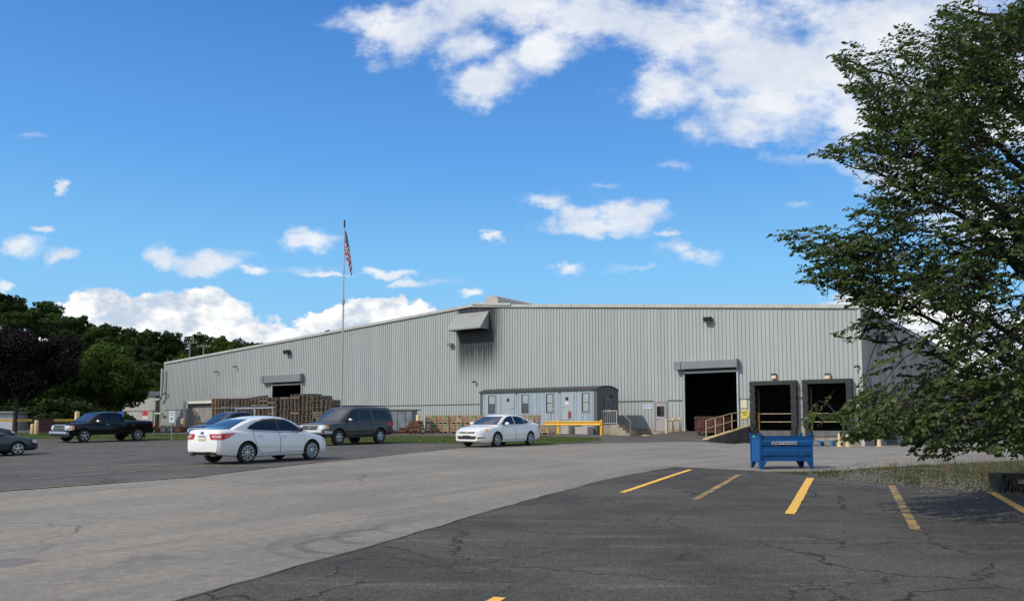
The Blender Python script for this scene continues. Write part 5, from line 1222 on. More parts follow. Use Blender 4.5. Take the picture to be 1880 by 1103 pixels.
# taller wall-side crates seen behind
M_tagm = None
def make_pallet(m, label='x'):
    t_ = thing('wooden_pallet', label, 'pallet', group='used wooden pallets stacked before the far roller door')
    w, d_ = .94, .94; mb = MB()
    for k in range(6): y = -d_ / 2 + (d_ - .10) * k / 5; mb.box(-w / 2, w / 2, y, y + .10, .120, .140)
    mb.build('deck_boards', m, t_)
    for x in (-w / 2, -.045, w / 2 - .09):
        mb = MB(); mb.box(x, x + .09, -d_ / 2 + .003, d_ / 2 - .003, .021, .119); mb.build('stringer', m, t_)
    mb = MB()
    for k in range(3): y = -d_ / 2 + (d_ - .10) * k / 2; mb.box(-w / 2, w / 2, y, y + .10, .0, .020)
    mb.build('bottom_boards', m, t_)
    return t_
pa, pb = make_pallet(M_pal), make_pallet(M_pal2); fa, fb = [False], [False]
B0 = Vector((-11.85, 52.3)); cols = [16, 18, 19, 19, 18, 18, 18, 18, 17, 18, 18, 18]
cn = ['rightmost stack by the grey SUV', 'second stack from the right', 'tall stack third from the right', 'tallest stack below the right door jamb', 'fifth stack from the right', 'sixth stack from the right', 'seventh stack from the right', 'eighth stack from the right', 'ninth stack from the right', 'tenth stack from the right', 'eleventh stack from the right', 'leftmost stack of the long row']
for i, n in enumerate(cols):
    p = B0 + DV * (1.12 * i) + NV * rnd.uniform(-.15, .15); z = g(p.x, p.y) + .02; lean = (rnd.uniform(-.004, .004), rnd.uniform(-.004, .004)); hgt = .152
    for k in range(n):
        fresh = (i == 11 and k > 9) or rnd.random() < .10
        o = place_thing(pb if fresh else pa, fb if fresh else fa, (p.x + lean[0] * k + rnd.uniform(-.025, .025), p.y + lean[1] * k + rnd.uniform(-.02, .02), z + k * hgt), BROT + rnd.uniform(-.035, .035) + (math.pi / 2 if rnd.random() < .12 else 0),
            '%s wooden pallet in the %s' % ('fresher brown' if fresh else 'weathered grey', cn[i]))
for k in range(6):   # low stack in front at the left end
    p = B0 + DV * 14.4 + NV * .2; place_thing(pb, fb, (p.x, p.y, g(p.x, p.y) + .02 + k * .152 + 1.0 * (k > 99)), BROT + rnd.uniform(-.04, .04), 'pale brown wooden pallet in the low stack left of the long row')

# ================================================================== blue steel bin
bx0, by0 = 6.55, 21.0
M_blue = mat('worn_blue_paint', (0.003, 0.090, 0.300), 0.45, var=0.4, scale=5, bump=.15, bscale=9)
M_blue2 = mat('blue_mesh_paint', (0.015, 0.13, 0.36), 0.5)
bn = thing('steel_bin', 'blue steel stillage bin with white lettered label standing on the concrete', 'bin', (bx0, by0, g(bx0 + .7, by0 + .3) + .012), R(3))
BL, BD, BH, LG = 1.44, .72, .86, .20
mb = MB()
def panelprof(z0, z1):   # horizontally pressed sheet
    return [(0, z0), (0, z0 + .13), (-.022, z0 + .155), (-.022, z0 + .28), (0, z0 + .305), (0, z0 + .40), (-.022, z0 + .425), (-.022, z0 + .52), (0, z0 + .545), (0, z1), (.012, z1), (.012, z0)]
mb.prism([(a + .03, b) for a, b in panelprof(LG, BH)], 'x', .055, BL - .055); mb.build('front_panel', M_blue, bn)
mb = MB(); mb.prism([(BD - a - .03, b) for a, b in panelprof(LG, BH)], 'x', .055, BL - .055); mb.build('back_panel', M_blue, bn)
for (x, sgn) in ((0.0, 1), (BL, -1)):
    mb = MB(); xx = x + sgn * .03; mb.box(min(xx, xx + sgn * .01), max(xx, xx + sgn * .01), .06, BD - .06, LG, BH - .02); e_ = mb.build('end_panel', M_blue2, bn)
    mb = MB()
    for k in range(12): zz = LG + .05 + k * .05; mb.box(min(xx, xx - sgn * .012), max(xx, xx - sgn * .012), .07, BD - .07, zz, zz + .014)
    for k in range(9): yy = .10 + k * .06; mb.box(min(xx, xx - sgn * .009), max(xx, xx - sgn * .009), yy, yy + .010, LG + .03, BH - .08)
    mb.build('mesh_wires', M_blue2, e_)
    mb = MB(); mb.box(min(x, x + sgn * .045), max(x, x + sgn * .045), .06, BD - .06, LG - .03, LG + .035); mb.box(min(x, x + sgn * .045), max(x, x + sgn * .045), .06, BD - .06, BH - .06, BH); mb.build('end_rail', M_blue, bn)
for (x, sx) in ((0, 1), (BL, -1)):
    for (y, sy) in ((0, 1), (BD, -1)):
        mb = MB(); X0, X1 = sorted((x, x + sx * .055)); Y0, Y1 = sorted((y, y + sy * .055)); mb.box(X0, X1, Y0, Y1, 0, BH + .01)
        mb.prism([(x + sx * .056, 0), (x + sx * .075, 0), (x + sx * .19, LG - .002), (x + sx * .056, LG - .002)], 'y', *sorted((y + sy * .0, y + sy * .014)))
        mb.prism([(y + sy * .056, 0), (y + sy * .075, 0), (y + sy * .17, LG - .002), (y + sy * .056, LG - .002)], 'x', *sorted((x + sx * .0, x + sx * .014)))
        mb.build('leg', M_blue, bn)
        mb = MB(); mb.box(X0 - .02, X1 + .02, Y0 - .015, Y1 + .015, BH + .012, BH + .075); mb.build('stacking_lug', M_blue, bn)
mb = MB(); mb.box(.05, BL - .05, .05, BD - .05, LG, LG + .02); mb.build('floor_plate', M_blue, bn)
mb = MB(); mb.box(.33, 1.01, -.004, -.0, BH - .22, BH - .145)
lb = mb.build('label_plate', mat('label_white', (.66, .67, .68), .5), bn)
def text(name, body, size, loc, rot, m, parent, width=None, ext=.002, squash=1.0):
    cu = bpy.data.curves.new(name, 'FONT'); cu.body = body; cu.size = size; cu.extrude = ext; cu.align_x = 'CENTER'; cu.align_y = 'CENTER'; cu.offset = size * .02
    tmp = bpy.data.objects.new('tmp', cu); COL.objects.link(tmp); bpy.context.view_layer.update()
    me = bpy.data.meshes.new_from_object(tmp.evaluated_get(bpy.context.evaluated_depsgraph_get())); bpy.data.objects.remove(tmp)
    me.materials.clear(); me.materials.append(m)
    if width:
        xs = [v.co.x for v in me.vertices]; k = width / (max(xs) - min(xs))
        for v in me.vertices: v.co.x *= k
    o = link(bpy.data.objects.new(name, me), parent); o.location = loc; o.rotation_euler = rot; return o
M_ink = mat('dark_ink', (.02, .025, .05), .5)
text('lettering', 'RETURN TO SAF-HOLLAND', .066, (.67, -.007, BH - .1825), (R(90), 0, 0), M_ink, lb, width=.65)
M_teal = mat('turquoise_tag', (.05, .45, .35), .5); mb = MB(); mb.box(-.006, -.001, .36, .46, BH - .05, BH + .03); mb.build('small_tag', M_teal, bn)
mb = MB(); r3 = random.Random(4)
for k in range(9):
    x = .15 + k * .125; a_ = r3.uniform(-.3, .3); mb.tube([(x, .15, BH - .12 + r3.uniform(-.05, .02)), (x + a_ * .3, BD - .15, BH - .12 + r3.uniform(-.05, .02))], r3.uniform(.03, .05), 7)
mb.build('bin_contents', mat('dark_oily_steel', (.05, .04, .035), .5, var=.5), bn)

# ================================================================== flagpole and flag
FX, FY = -10.35, 48.0; fz = g(FX, FY)
fp = thing('flagpole', 'tall slim white flagpole standing behind the grey-green SUV', 'flagpole', (FX, FY, fz))
Hp = EYE + (778.0 - 405) / FPX * FY * 1.0 - fz
mb = MB(); mb.tube([(0, 0, 0), (0, 0, Hp * .45), (0, 0, Hp - .2)], [.06, .05, .03], 12); mb.build('pole', mat('grey_white_pole', (.42, .42, .41), .5), fp, smooth=True)
mb = MB(); mb.lathe([(0, -.02), (.055, .0), (.055, .28), (.03, .30), (.06, .36), (.06, .42), (0, .47)], 'z', 12, (0, 0, Hp - .25)); mb.build('finial', M_blk, fp)
mb = MB(); mb.tube([(.07, -.02, 1.2), (.075, -.02, Hp - .5)], .008, 4); mb.build('halyard', M_white, fp)
mb = MB(); mb.lathe([(.095, 0), (.095, .3), (.0, .3)], 'z', 12, (0, 0, Hp * .62)); mb.lathe([(0, 0), (.16, 0), (.16, .08), (0, .08)], 'z', 14); mb.build('collar', M_steel, fp)
def flag():
    # limp flag: a cloth hung from the hoist, gathered into folds
    m = bpy.data.materials.new('flag_cloth'); m.use_nodes = True; t = NT(m.node_tree); b = t.N['Principled BSDF']
    uv = t.new('ShaderNodeUVMap'); uv.uv_map = 'UVMap'; U, V_, _ = t.sep(uv.outputs[0])
    stripe = t.math('GREATER_THAN', t.math('FRACT', t.math('MULTIPLY', V_, 6.5)), 0.5)
    c = t.mix(stripe, (0.42, 0.03, 0.04), (0.66, 0.66, 0.66))
    can = t.math('MULTIPLY', t.math('LESS_THAN', U, .40), t.math('GREATER_THAN', V_, 6 / 13))
    # star field
    su = t.math('SUBTRACT', t.math('FRACT', t.math('MULTIPLY', U, 6 / .40)), .5); sv = t.math('SUBTRACT', t.math('FRACT', t.math('MULTIPLY', t.math('SUBTRACT', V_, 6 / 13), 5 * 13 / 7)), .5)
    star = t.math('LESS_THAN', t.math('ADD', t.math('MULTIPLY', su, su), t.math('MULTIPLY', sv, sv)), .06)
    c = t.mix(can, c, t.mix(star, (0.02, 0.04, 0.14), (.6, .6, .6)))
    t.L.new(c, b.inputs['Base Color']); b.inputs['Roughness'].default_value = .85
    nu, nv = 40, 30; Ht = 1.52; Ln = 2.35; V = []; UV = []
    for j in range(nv + 1):
        v = j / nv
        for i in range(nu + 1):
            u = i / nu
            # the fly end falls almost straight down, folds deepen with the drop
            drop = Ln * u * (.80 - .06 * math.sin(v * 3)); out = .30 * (1 - math.exp(-4.2 * u)) * (1 - .15 * v) + .12 * u * math.sin(v * 4 + 1)
            z = -(1 - v) * Ht * (1 - .34 * u) - drop
            fold = .11 * min(1, u * 3) * math.sin(u * 9 + v * 7.5) 
            V.append((.06 + out + .6 * fold, 1.1 * fold - .02 * u, z)); UV.append((u, v))
    F = [(j * (nu + 1) + i, j * (nu + 1) + i + 1, (j + 1) * (nu + 1) + i + 1, (j + 1) * (nu + 1) + i) for j in range(nv) for i in range(nu)]
    me = bpy.data.meshes.new('flag'); me.from_pydata(V, [], F); l = me.uv_layers.new(name='UVMap')
    for lp in me.loops: l.data[lp.index].uv = UV[lp.vertex_index]
    me.materials.append(m); me.polygons.foreach_set('use_smooth', [True] * len(me.polygons))
    o = link(bpy.data.objects.new('flag', me)); o.location = (FX, FY - .05, fz + Hp - .42)
    tag(o, 'red white and blue striped flag hanging limp from the flagpole', 'flag')
flag()

# ================================================================== left background: shed, cooler, pipes, signs, yard clutter
sa, _ = on_wall(284, 760, 0); sb_, _ = on_wall(225, 760, 0)
p = Bw(sa, 0.0, 0); zz = g(p.x, p.y); SL = sb_ - sa
sh = thing('pump_house', 'small pale metal building with dark shallow roof left of the warehouse', 'building', (p.x, p.y, zz - .1), BROT)
ribw = MB(); x = -SL
while x < -.35: ribw.box(x, x + .27, 0, .04, .0, 4.45); x += .305
ribw.box(-SL, 0, .041, .08, 0, 4.45); ribw.build('front_wall', M_wall2 if False else mat('pale_sheet', (.40, .39, .36), .55, var=.2, stretch=(1, 1, .2)), sh)
mb = MB(); mb.box(-.05, -.0, .09, 7, 0, 4.45); mb.box(-SL, -SL + .05, .09, 7, 0, 4.45); mb.box(-SL + .06, -.06, 6.9, 7, 0, 4.45); mb.build('side_walls', M_wall2, sh)
mb = MB(); mb.add([(-SL - .2, -.2, 4.46), (.2, -.2, 4.46), (.2, 7.2, 4.46), (-SL - .2, 7.2, 4.46), (-SL + 1.6, 2.8, 5.35), (-1.2, 2.8, 5.35), (-1.2, 4.4, 5.35), (-SL + 1.6, 4.4, 5.35)], [(0, 1, 5, 4), (1, 2, 6, 5), (2, 3, 7, 6), (3, 0, 4, 7), (4, 5, 6, 7), (3, 2, 1, 0)]); mb.build('roof', M_trroof, sh)
mb = MB(); mb.box(-SL + .3, -.05, -.05, -.002, 2.45, 2.52); mb.box(-.42, -.30, -.05, -.002, .3, 2.44); mb.build('trim_line', M_darktrim, sh)
p2 = Bw(sa + .9, -4, 0)
cl = thing('cooling_unit', 'grey rooftop cooling unit on a frame behind the pump house', 'cooling unit', (p2.x, p2.y, zz), BROT)
mb = MB(); mb.box(-2.6, 1.6, 0, 2.2, 5.3, 6.35); mb.build('casing', mat('cooler_casing', (.17, .20, .23), .5, var=.2), cl)
for x in (-1.6, .6): mb = MB(); mb.lathe([(0, 6.36), (.5, 6.36), (.5, 6.62), (.42, 6.62), (0, 6.5)], 'z', 16, (x, 1.1, 0)); mb.build('fan', M_blk, cl)
for x in (-2.5, 1.4):
    for y in (.1, 2.0): mb = MB(); mb.box(x, x + .12, y, y + .12, 0, 5.29); mb.build('leg', M_steel, cl)
s1_, _ = on_wall(296, 740, .5); pp_ = Bw(s1_, .5, 0)
pi = thing('pipe_run', 'pale green pipe bending down the corner of the warehouse', 'pipe', (pp_.x, pp_.y, zz), BROT)
M_pg = mat('pale_green_pipe', (.30, .40, .33), .5)
mb = MB(); mb.tube([(0, 0, 8.0), (0, 0, 4.3), (-.15, 0, 4.0), (-.5, 0, 3.85), (-1.4, 0, 3.8)], .17, 10); mb.build('upper_pipe', M_pg, pi, smooth=True)
mb = MB(); mb.tube([(.3, 0, 1.95), (-1.4, 0, 1.95)], .16, 10); mb.build('lower_pipe', M_pg, pi, smooth=True)
mb = MB(); mb.box(-1.9, .3, .9, 1.0, -.2, 5.2); mb.build('backing_panel', M_wall2, pi)
def utility_pole(px, py, label, Y=140):
    r = ray(px, py); t_ = Y / r.y; X = r.x * t_; Z = EYE + r.z * t_; z0 = g(X, Y)
    u = thing('utility_pole', label, 'utility pole', (X, Y, z0), R(10), 'utility poles behind the warehouse')
    mw = mat('pole_wood', (.20, .18, .16), .9); mb = MB(); mb.tube([(0, 0, 0), (0, 0, Z - z0 + .2)], [.2, .13], 8); mb.build('pole', mw, u)
    mb = MB(); mb.box(-1.25, 1.25, -.08, .08, Z - z0 - .3, Z - z0 - .12); mb.build('crossarm', mw, u)
    for x in (-1.1, -.4, .5, 1.1): mb = MB(); mb.lathe([(.06, 0), (.08, .1), (.04, .22), (0, .22)], 'z', 8, (x, 0, Z - z0 - .12)); mb.build('insulator', M_steel, u)
utility_pole(349, 627, 'left wooden utility pole with crossarm beyond the warehouse roof'); utility_pole(374, 634, 'right wooden utility pole with crossarm beyond the warehouse roof', 150)
def post_sign(px, pyb, pyt, Y, w, h, col, label, marks, z_up=0, cat='sign', mcol=(.05, .1, .25)):
    r = ray(px, pyt); k = Y / r.y; X = r.x * k; Z = EYE + r.z * k; z0 = g(X, Y) - .02
    u = thing('post_sign', label, cat, (X, Y, z0), R(-12), 'small signs on posts along the verge')
    mb = MB(); mb.tube([(0, .03, 0), (0, .03, Z - z0 - .05)], .03, 6); mb.build('post', M_steel, u)
    mb = MB(); mb.box(-w / 2, w / 2, -.015, 0, Z - z0 - h, Z - z0); pl_ = mb.build('plate', mat('post_sign_plate', col, .5), u)
    for (a_, b_, c_, d_, cc) in marks:
        mb = MB(); mb.box(a_ * w, b_ * w, -.022, -.016, Z - z0 - h * (1 - c_), Z - z0 - h * (1 - d_)); mb.build('lettering', mat('post_sign_marks', cc, .5), pl_)
post_sign(316, 806, 754, 52, .42, .75, (.60, .63, .62), 'white sign on a leaning post left of the navy pickup', [(-.35, .35, .80, .88, (.1, .2, .3)), (-.30, .30, .62, .68, (.1, .2, .3)), (-.22, .22, .2, .45, (.15, .3, .3))])
post_sign(267, 806, 753.5, 56, .42, .95, (.62, .55, .53), 'red and white sign behind the black pickup bed', [(-.5, .5, .62, 1.0, (.55, .03, .03)), (-.2, .2, .72, .86, (.65, .6, .6)), (-.3, .3, .3, .36, (.4, .2, .2)), (-.3, .3, .15, .2, (.4, .2, .2))])
post_sign(222, 806, 755, 60, .52, 1.05, (.02, .08, .42), 'blue parking sign with white symbol behind the black pickup', [(-.06, .06, .70, .85, (.6, .65, .7)), (-.05, .20, .45, .66, (.6, .65, .7)), (-.2, .1, .22, .40, (.6, .65, .7))])
for (px, pyt, pyb, lab, Y, rr) in ((60, 778, 797.5, 'short cream bollard by the purple tree trunk', 60, .14), (67.5, 771, 798, 'taller cream bollard right of the short one', 60, .14), (142, 755, 797, 'tall cream post behind the black pickup cab', 60, .17), (336, 768, 782, 'cream post near the low louvre, behind the rusty steel', 92, .22), (767.5, 761, 775, 'cream post behind the rusty steel pile', 62, .16)):
    r = ray(px, pyt); k = Y / r.y; X = r.x * k; Z = EYE + r.z * k; z0 = g(X, Y); mb = MB()
    mb.lathe([(0, 0), (rr, 0), (rr, Z - z0 - .06), (rr * .7, Z - z0), (0, Z - z0 + .02)], 'z', 12); o_ = mb.build('bollard', M_ypale, None, smooth=True); o_.location = (X, Y, z0); tag(o_, lab, 'bollard', 'cream steel bollards round the yard')
yb = thing('barrier_pole', 'long horizontal yellow barrier rail beyond the left verge', 'barrier', (-38, 62, g(-38, 62)))
mb = MB(); mb.box(-12, 7.5, -.05, .05, .95, 1.15); mb.build('rail', M_ypaint, yb)
for x in (-11, -4, 3, 7): mb = MB(); mb.box(x, x + .1, .06, .14, 0, .94); mb.build('post', M_ypaint, yb)
# scrap boxes and rusty steel behind the verge
r4 = random.Random(11)
def skip_box(px0, px1, pyt, Y, m, label):
    ra_, rb_ = ray(px0, pyt), ray(px1, pyt); X0 = ra_.x / ra_.y * Y; X1 = rb_.x / rb_.y * Y; Z = EYE + ra_.z / ra_.y * Y; xc = (X0 + X1) / 2; z0 = g(xc, Y); w = (X1 - X0) * .97; h = Z - z0
    u = thing('scrap_box', label, 'box', (xc, Y, z0), R(-8), 'steel scrap boxes beyond the left verge')
    mb = MB(); t__ = .05; mb.box(-w / 2, w / 2, -.55, -.5, .1, h); mb.box(-w / 2, w / 2, .5, .55, .1, h); mb.box(-w / 2, -w / 2 + t__, -.499, .499, .1, h); mb.box(w / 2 - t__, w / 2, -.499, .499, .1, h); mb.box(-w / 2 + t__, w / 2 - t__, -.499, .499, .1, .14); mb.build('sides', m, u)
    mb = MB(); mb.box(-w / 2 - .02, w / 2 + .02, -.58, -.552, h - .08, h); mb.box(-w / 2 - .02, w / 2 + .02, -.58, -.552, .1, .16); mb.build('rim', m, u)
    for x in (-w / 2 + .05, w / 2 - .15): mb = MB(); mb.box(x, x + .1, -.5, .5, 0, .099); mb.build('skid', m, u)
    mb = MB()
    for q in range(6): a_ = r4.uniform(-.35, .35) * w; mb.tube([(a_, -.4, h - .06), (a_ + r4.uniform(-.2, .2), .4, h + r4.uniform(0, .25))], .04, 5)
    mb.build('scrap_pieces', M_rust, u)
M_g1 = mat('brown_grey_box', (.13, .10, .08), .8, var=.4); M_g2 = mat('light_grey_box', (.34, .35, .35), .6, var=.3); M_g3 = mat('blue_grey_box', (.12, .15, .18), .6, var=.3)
for a in ((278, 289, 785, M_g1, 'tan brown scrap box right of the black pickup'), (289.5, 300, 785, M_rust, 'rust brown scrap box, second right of the black pickup'), (301, 310, 784.5, M_g2, 'pale grey scrap box near the leaning sign'), (310.5, 324, 784, M_g3, 'blue-grey scrap box right behind the leaning sign'), (325, 338, 783.5, M_rust, 'rusty scrap box next to the navy pickup nose')):
    skip_box(a[0], a[1], a[2], 66, a[3], a[4])
X = -38.2; u = thing('waste_bin', 'dark red steel waste bin behind the black pickup nose', 'bin', (X + 1.6, 62.5, g(X, 62.5)))
mb = MB(); mb.prism([(-.6, .1), (.6, .1), (.75, 1.05), (-.6, 1.15)], 'x', -.9, .75); mb.build('bin_body', M_red, u); mb = MB(); mb.box(-.92, .77, -.65, .78, 1.16, 1.22); mb.build('lid', M_black, u)
# grey metal container and rusty steel pile to the right of the SUV
ra_, rb_ = ray(719, 752), ray(762, 752); Y = 64.0; X0 = ra_.x / ra_.y * Y; X1 = rb_.x / rb_.y * Y; z0 = g(X0, Y)
u = thing('metal_container', 'tall blue-grey sheet metal container right of the SUV', 'container', ((X0 + X1) / 2, Y, z0), R(-8)); w = X1 - X0; h = EYE + ra_.z / ra_.y * Y - z0
M_bg = mat('blue_grey_sheet', (.20, .24, .27), .45, var=.35, scale=1.5)
mb = MB(); mb.box(-w / 2, w / 2, -.8, .8, .12, h - .06); mb.build('walls', M_bg, u); mb = MB(); mb.box(-w / 2 - .12, w / 2 + .35, -.86, .86, h - .055, h + .02); mb.build('lid', M_darktrim, u)
for x in (-w / 2, -w / 6, w / 6, w / 2 - .06): mb = MB(); mb.box(x, x + .06, -.84, -.802, .12, h - .06); mb.build('rib', M_bg, u)
for i, (px0, px1, pyt, Y, lab) in enumerate(((722, 745, 790, 60, 'lower'), (738, 757, 785, 60, 'a'), (752, 776, 778, 60.5, 'b'))):
    pass
def steel_frame(px0, px1, pyt, pyb, Y, label):
    ra_, rb_, rc_ = ray(px0, pyt), ray(px1, pyt), ray(px0, pyb); X0 = ra_.x / ra_.y * Y; X1 = rb_.x / rb_.y * Y; Zt = EYE + ra_.z / ra_.y * Y; Zb = max(EYE + rc_.z / rc_.y * Y, g(X0, Y)); w = X1 - X0; h = Zt - Zb
    u = thing('rusty_frame', label, 'steel frame', ((X0 + X1) / 2, Y, Zb), R(r4.uniform(-14, 8)), 'rusty steel frames piled beside the crates')
    mb = MB()
    for y in (-.5, .44):
        mb.box(-w / 2, w / 2, y, y + .06, h - .08, h); mb.box(-w / 2, w / 2, y, y + .06, 0, .07)
    mb.build('side_rails', M_rust, u)
    mb = MB()
    for k in range(5): x = -w / 2 + (w - .06) * k / 4; mb.box(x, x + .06, -.44, .44, h - .075, h - .01); mb.box(x, x + .06, -.499, -.441, .071, h - .081); mb.box(x, x + .06, .441, .499, .071, h - .081)
    mb.build('crossbars', M_rust, u)
    mb = MB(); mb.box(-w / 2 + .1, w / 2 - .15, -.35, .35, .08, h * .6); mb.build('inner_plate', mat('brown_scrap', (.10, .045, .03), .9, var=.5), u)
for a in ((722, 750, 789, 798, 60.6, 'low rusty steel frame at the left of the pile'), (746, 777, 787, 798, 60.0, 'rusty steel frame at the bottom right of the pile'), (734, 752, 784.5, 789, 60.6, 'flat rusty frame lying on the left of the pile'), (748, 776, 781, 787, 60.0, 'rusty frame in the middle of the pile'), (752, 775, 776.5, 781, 60.0, 'rusty plate frame second from the top'), (756, 773, 772, 776.5, 60.0, 'rusty brown frame on top of the pile')):
    steel_frame(*a)
# orange-yellow safety cones at the right dock
for (px, lab) in ((1541, 'pale yellow cone-shaped post before the right dock, left one'), (1556, 'pale yellow cone-shaped post before the right dock, right one'), (1614, 'small orange post behind the tree leaves')):
    r = ray(px, 816); Y = 53.0; X = r.x / r.y * Y; z0 = g(X, Y); u = thing('yellow_cone', lab, 'cone', (X, Y, z0), 0, 'yellow posts by the docks')
    mb = MB(); mb.lathe([(0, 0), (.17, .03), (.14, .06), (.07, .90), (.04, .93), (0, .93)], 'z', 14); mb.build('cone', M_ypale, u, smooth=True); mb = MB(); mb.box(-.24, .24, -.24, .24, 0, .03); mb.build('base', M_ypaint, u)
# pale blue dock plate lying in the pit
u = thing('blue_pallet', 'low blue plastic pallet lying at the foot of the right dock', 'pallet', Bw(2.6, .9), BROT)
mb = MB(); mb.box(-.9, .9, -.5, .5, .30, .38); mb.build('deck', mat('faded_blue', (.06, .16, .30), .6, var=.4), u)
for x in (-.85, -.1, .7): mb = MB(); mb.box(x, x + .15, -.48, .48, 0, .299); mb.build('foot', M_blue2, u)
# white-blue building far left, behind the purple tree
u = thing('white_building', 'pale blue-white plain building wall behind the purple tree', 'building', (-56, 78, g(-56, 78)))
mb = MB(); mb.box(-18, 6.8, 0, 8, -.5, 1.75); mb.build('wall', mat('pale_blue_wall', (.42, .47, .52), .7, var=.1), u); mb = MB(); mb.box(-18.3, 7.0, -.3, 8.3, 1.76, 1.9); mb.build('roof', M_roof, u)
# black crate at the right edge with a white label
r = ray(1875, 900); Yc = onground(1835, 908)[1]
u = thing('black_crate', 'black slatted plastic crate with small white label at the right edge, among weeds', 'crate', (onground(1822, 903)[0] + .66, Yc + .25, g(9.6, Yc)), R(-14))
mb = MB(); mb.box(-.5, 1.0, .02, .06, .0, .37); mb.box(-.5, -.46, .061, .8, .0, .37); mb.box(.96, 1.0, .061, .8, 0, .37); mb.box(-.46, .96, .76, .8, 0, .37); mb.box(-.46, .96, .061, .759, .02, .05); mb.build('walls', M_black, u)
mb = MB()
for k in range(26): x = -.49 + k * .058; mb.box(x, x + .022, -.005, .019, .01, .37)
mb.box(-.51, 1.01, -.012, .018, .371, .405); mb.build('ribs', M_blk, u)
mb = MB(); mb.box(-.22, -.10, -.014, -.007, .20, .28); lb2 = mb.build('label_plate', mat('label_white', (.66, .67, .68), .5), u); mb = MB(); mb.box(-.20, -.12, -.018, -.0145, .25, .265); mb.box(-.20, -.13, -.018, -.0145, .225, .237); mb.build('print', M_ink, lb2)

# ================================================================== vegetation
def leafmat(name, a, b, trans=(.10, .17, .03), tw=.22, objvar=.25, rough=.85):
    m = bpy.data.materials.new(name); m.use_nodes = True; t = NT(m.node_tree); p = t.N['Principled BSDF']; out = t.N['Material Output']
    geo = t.new('ShaderNodeNewGeometry'); rp_ = geo.outputs['Random Per Island']
    tc = t.new('ShaderNodeTexCoord').outputs['Object']; oi = t.new('ShaderNodeObjectInfo').outputs['Random']
    f = t.math('ADD', t.math('MULTIPLY', rp_, .55), t.math('MULTIPLY', t.noise(tc, .9, 3), .6), clamp=True)
    c = t.mix(f, a, b)
    k = t.ramp(oi, 0, 1, 1 - objvar, 1 + objvar, False)
    c = t.mix(1.0, c, t.comb(k, k, k), 'MULTIPLY')
    t.L.new(c, p.inputs['Base Color']); p.inputs['Roughness'].default_value = rough; p.inputs['Specular IOR Level'].default_value = .3 if rough < .6 else .08
    tr_ = t.new('ShaderNodeBsdfTranslucent'); tr_.inputs[0].default_value = (*trans, 1)
    mx = t.new('ShaderNodeMixShader'); mx.inputs[0].default_value = tw; t.L.new(p.outputs[0], mx.inputs[1]); t.L.new(tr_.outputs[0], mx.inputs[2]); t.L.new(mx.outputs[0], out.inputs[0])
    return m
M_lw = leafmat('woodland_leaves', (.018, .033, .010), (.040, .064, .018), (.06, .10, .02), .12, .35)
M_lb = leafmat('bright_leaves', (.026, .046, .010), (.058, .088, .018), (.11, .18, .03), .2, .15)
M_lp = leafmat('purple_leaves', (.007, .007, .008), (.015, .011, .011), (.03, .01, .01), .08, .1)
M_le = leafmat('elm_leaves', (.019, .036, .009), (.062, .096, .020), (.10, .16, .022), .24, .0, .45)
M_twig = mat('dark_twigs', (.028, .023, .018), .95)
M_bark = mat('bark', (.070, .055, .042), .95, var=.5, scale=6, bump=.6, bscale=20)
def cards(P, N, size, rs, aspect=1.0):
    """irregular leaf-clump faces at points P with rough normals N"""
    n = len(P); a = rs.normal(size=(n, 3)); N = N / np.linalg.norm(N, axis=1, keepdims=True)
    t1 = np.cross(N, a); t1 /= np.linalg.norm(t1, axis=1, keepdims=True) + 1e-9; t2 = np.cross(N, t1)
    s = (size * rs.uniform(.55, 1.3, size=(n, 1)))
    c = [P + t1 * s * rs.uniform(.7, 1.1, (n, 1)), P + t2 * s * aspect * rs.uniform(.5, 1, (n, 1)), P - t1 * s * rs.uniform(.7, 1.1, (n, 1)), P - t2 * s * aspect * rs.uniform(.5, 1, (n, 1))]
    c[1] = c[1] + N * s * .25; c[3] = c[3] + N * s * .2
    V = np.stack(c, 1).reshape(-1, 3); F = np.arange(4 * n).reshape(n, 4); return V, F
def crown_points(rs, lobes, n):
    """points spread through a crown made of many uneven lobes: most near the lobe surfaces"""
    L = np.array(lobes); vol = L[:, 3] ** 2; k = rs.choice(len(L), size=n, p=vol / vol.sum())
    d = rs.normal(size=(n, 3)); d /= np.linalg.norm(d, axis=1, keepdims=True)
    r = L[k, 3:4] * (1 - .42 * rs.uniform(0, 1, (n, 1)) ** 1.6) * (1 + .10 * np.sin(d[:, :1] * 7 + k[:, None]) * np.sin(d[:, 1:2] * 9))
    P = L[k, :3] + d * r * np.array([1, 1, .82]); return P, d
def make_lobes(rs, R0, H, base, n=44):
    """unit crown: ellipsoid filled by lobes"""
    out = []
    for _ in range(n):
        d = rs.normal(size=3); d /= np.linalg.norm(d); d[2] = abs(d[2]) * rs.choice([1, 1, -.7]); q = rs.uniform(.35, .86)
        zc = base + (H - base) * .5; hz = (H - base) * .5
        out.append((d[0] * R0 * q, d[1] * R0 * q, zc + d[2] * hz * q, R0 * rs.uniform(.13, .34)))
    out.append((0, 0, base + (H - base) * .5, R0 * .55)); return out
